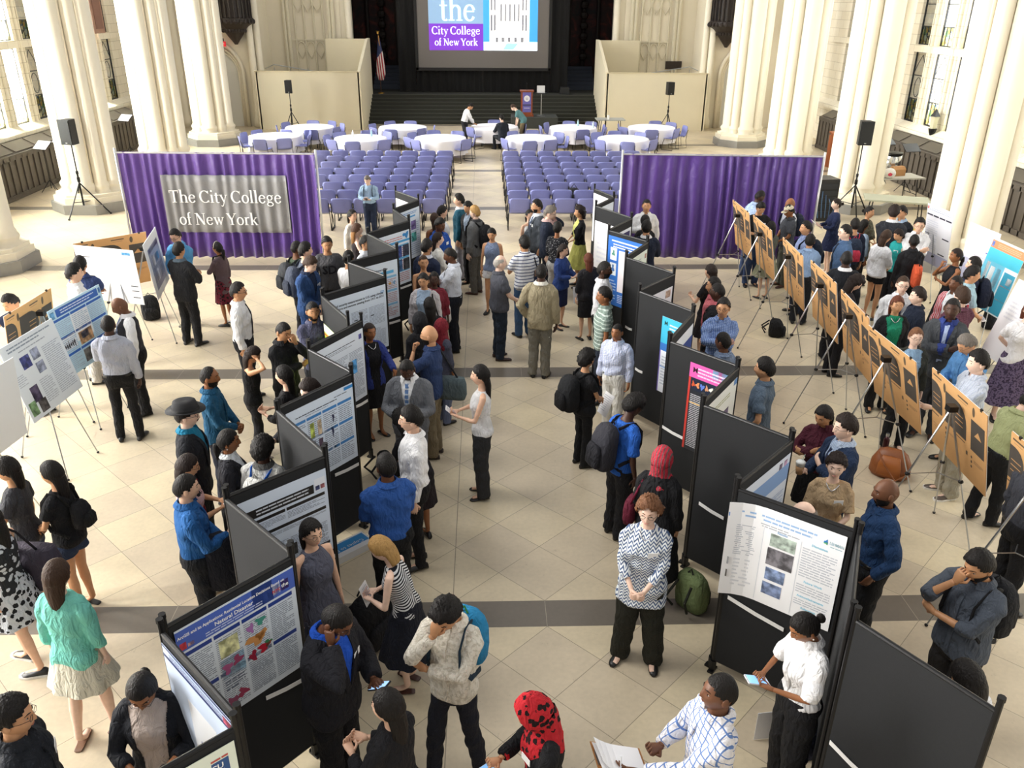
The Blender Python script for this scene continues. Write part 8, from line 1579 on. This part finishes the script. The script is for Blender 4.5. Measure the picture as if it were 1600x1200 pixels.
held(78, 'papers', 'folded white paper held by the curly haired person', 'papers', 'paper', tilt=1.0, off=(0, .06, -.08)); held(54, 'leaflet', 'white leaflet held by the woman with striped shoulders', 'leaflet', 'paper', size=(.12, .18), tilt=1.1); held(122, 'rolled_paper', 'rolled white paper held by the man in pale cyan', 'papers', 'paper', both=False, side=1, size=(.3, .06), tilt=.1)
held(38, 'card', 'white card held by the man in royal blue shirt', 'card', 'paper', size=(.12, .16), tilt=.9)
I = INFO[82]; a, b = I['wr'][-1], I['wr'][1]; p = (a[0] + a[1] * .09) * .5 + (b[0] + b[1] * .09) * .5 + np.array([0, .10, -.01]); t = thing('clipboard', 'brown clipboard with curled white sheets held by the plaid shirt man', 'clipboard', world(I, p), 0); t.rotation_euler = (.35, 0, I['root'].rotation_euler[2] + .1)
MB().box((0, 0, 0), (.25, .34, .006)).build('board', plain('clipboard_brown', '#b07a48', .6), t); MB().box((0, .15, .012), (.10, .03, .015)).build('clip', CHR, t)
for k in range(2):
    e = MB(); e.loft([[(-.105 + .01 * k, y, .006 + .004 * k + max(0, y) ** 2 * (1.2 + k)), (.105 + .01 * k, y, .006 + .004 * k + max(0, y) ** 2 * (.4 + k)), (.105 + .01 * k, y, .008 + .004 * k + max(0, y) ** 2 * (.4 + k)), (-.105 + .01 * k, y, .008 + .004 * k + max(0, y) ** 2 * (1.2 + k))] for y in np.linspace(-.15, .17, 8)]); e.build('sheet', plain('paper', '#f5f5f7', .6), t)
w_, fd_, pn_ = I['wr'][-1]; q = w_ + fd_ * .09; o = MB().tube([world(I, q + np.array([0, .02, -.05])), world(I, q + np.array([.01, .03, .10]))], .005, 6).build('pen', plain('pen_white', '#e9ecf2', .3)); tag(o, 'white pen in the hand of the plaid shirt man', 'pen')
w_, fd_, pn_ = INFO[47]['wr'][1]; q = w_ + fd_ * .10; o = MB().tube([world(INFO[47], q + np.array([.0, .05, -.03])), world(INFO[47], q + np.array([.02, -.02, .10]))], .006, 6).build('pen', plain('pen_blue', '#2a56c0', .3)); tag(o, 'blue pen at the lips of the bald man in navy polo', 'pen')
# iced coffee
I = INFO[94]; a = I['wr'][1]; W_ = world(I, a[0] + a[1] * .10 + a[2] * .03); t = thing('iced_coffee', 'clear cup of iced coffee with straw held by the navy blazer man', 'cup', W_ - np.array([0, 0, .05])); MB().lathe([(.032, 0), (.042, .09)], n=16).build('coffee', plain('iced_coffee', '#a5805c', .15), t, True); MB().lathe([(.043, .09), (.046, .125), (.048, .13), (.030, .145), (.005, .15)], n=16).build('lid', plain('clear_lid', '#dfe2e2', .1), t, True); MB().tube([(0, 0, .12), (.03, 0, .21)], .004, 6).build('straw', plain('straw', '#c8e0d8', .3), t)
# shoulder bags
def shoulder_bag(key, sg, col, label, size=(.34, .14, .28), z=.98, strap=None, cat='bag', xo=.27, y=0.):
    I = INFO[key]; t = follow('shoulder_bag', label, cat, I); B = I['bend']; w, d, h = size; e = MB(); R_ = []
    for zz, k in ((0, .88), (.06, 1), (h * .7, .98), (h, .85)): q = ring(0, d / 2 * k, w / 2 * k, 0, 18, 3.5); q[:, 0] += sg * xo; q[:, 1] += y; q[:, 2] = z - h / 2 + zz; R_.append(B(q))
    e.loft(R_); e.build('bag_body', cloth(col), t, True); e = MB(); e.tube(B([(sg * xo, y - .1, z + h * .3), (sg * .15, -.07, 1.40), (sg * .12, .0, 1.465), (sg * .15, .09, 1.38), (sg * xo, y + .1, z + h * .3)]), .011, 6); e.build('bag_strap', cloth(strap or col), t, True); return t
shoulder_bag(47, 1, '#5c6a6e', 'grey messenger bag on the bald man in navy polo', (.36, .14, .28), .93, '#2a2c30', xo=.08, y=-.23); shoulder_bag(118, 1, '#e0603c', 'orange, tan and black tote on the shoulder of the black jacket', (.34, .14, .36), 1.08, '#1c1c20', xo=.10, y=-.22)
shoulder_bag(22, 1, '#3a3440', 'large dark floral bag on the floral dress woman', (.5, .2, .42), .95, '#1c1a20', xo=.26, y=-.08); shoulder_bag(80, -1, '#6a2236', 'dark red shoulder bag on the black robe', (.3, .12, .24), .98, '#7a1f3a', xo=.27); shoulder_bag(66, 1, '#2a3c60', 'small navy bag worn by the striped polo man', (.24, .1, .22), .96, '#1c1c20', xo=.24, y=-.06)
shoulder_bag(16, -1, '#9c2430', 'red bag hanging beside the girl in pink and black', (.26, .10, .24), .92, '#7a1a24', xo=.24); shoulder_bag(43, -1, '#1b1b1e', 'black handbag beside the grey cardigan woman', (.28, .12, .24), .88, xo=.27); shoulder_bag(18, 1, '#1a1a1d', 'black handbag carried by the woman in black blazer', (.32, .13, .28), .86, xo=.24, y=.05)
I = INFO[64]; t = follow('plastic_bag', 'white and red plastic bag hanging by the crossed arms man', 'bag', I); e = MB(); e.loft([ring(z, a, b, .0, 14, 2.2) + np.array([-.30, .08, 0]) for z, a, b in ((.62, .05, .05), (.66, .10, .07), (.85, .09, .06), (1.0, .03, .02))]); e.build('bag_body', plain('white_film', '#f2f0f0', .5, bump=.6, bscale=14), t, True); MB().ell((-.30, .15, .76), (.05, .02, .05), 8, 5).build('red_print', plain('red_print', '#d2405c', .6), t)
I = INFO[17]; t = follow('folded_jacket', 'dark jacket draped over the arm of the boy in blue', 'jacket', I); a = I['wr'][1]; c = a[0]; e = MB(); R_ = []
for z, w, d in ((.03, .06, .08), (.0, .085, .13), (-.15, .08, .15), (-.35, .075, .16), (-.5, .06, .13), (-.54, .02, .06)): ph = np.arange(18) * 2 * pi / 18; q = 1 + .14 * np.sin(ph * 5 + z * 9); R_.append(np.stack([c[0] + .04 + w * np.cos(ph) * q, c[1] - .10 + d * np.sin(ph) * q, np.full(18, c[2] + z)], 1))
e.loft(R_[::-1]); e.build('cloth_folds', cloth('#1d1f2a'), t, True)
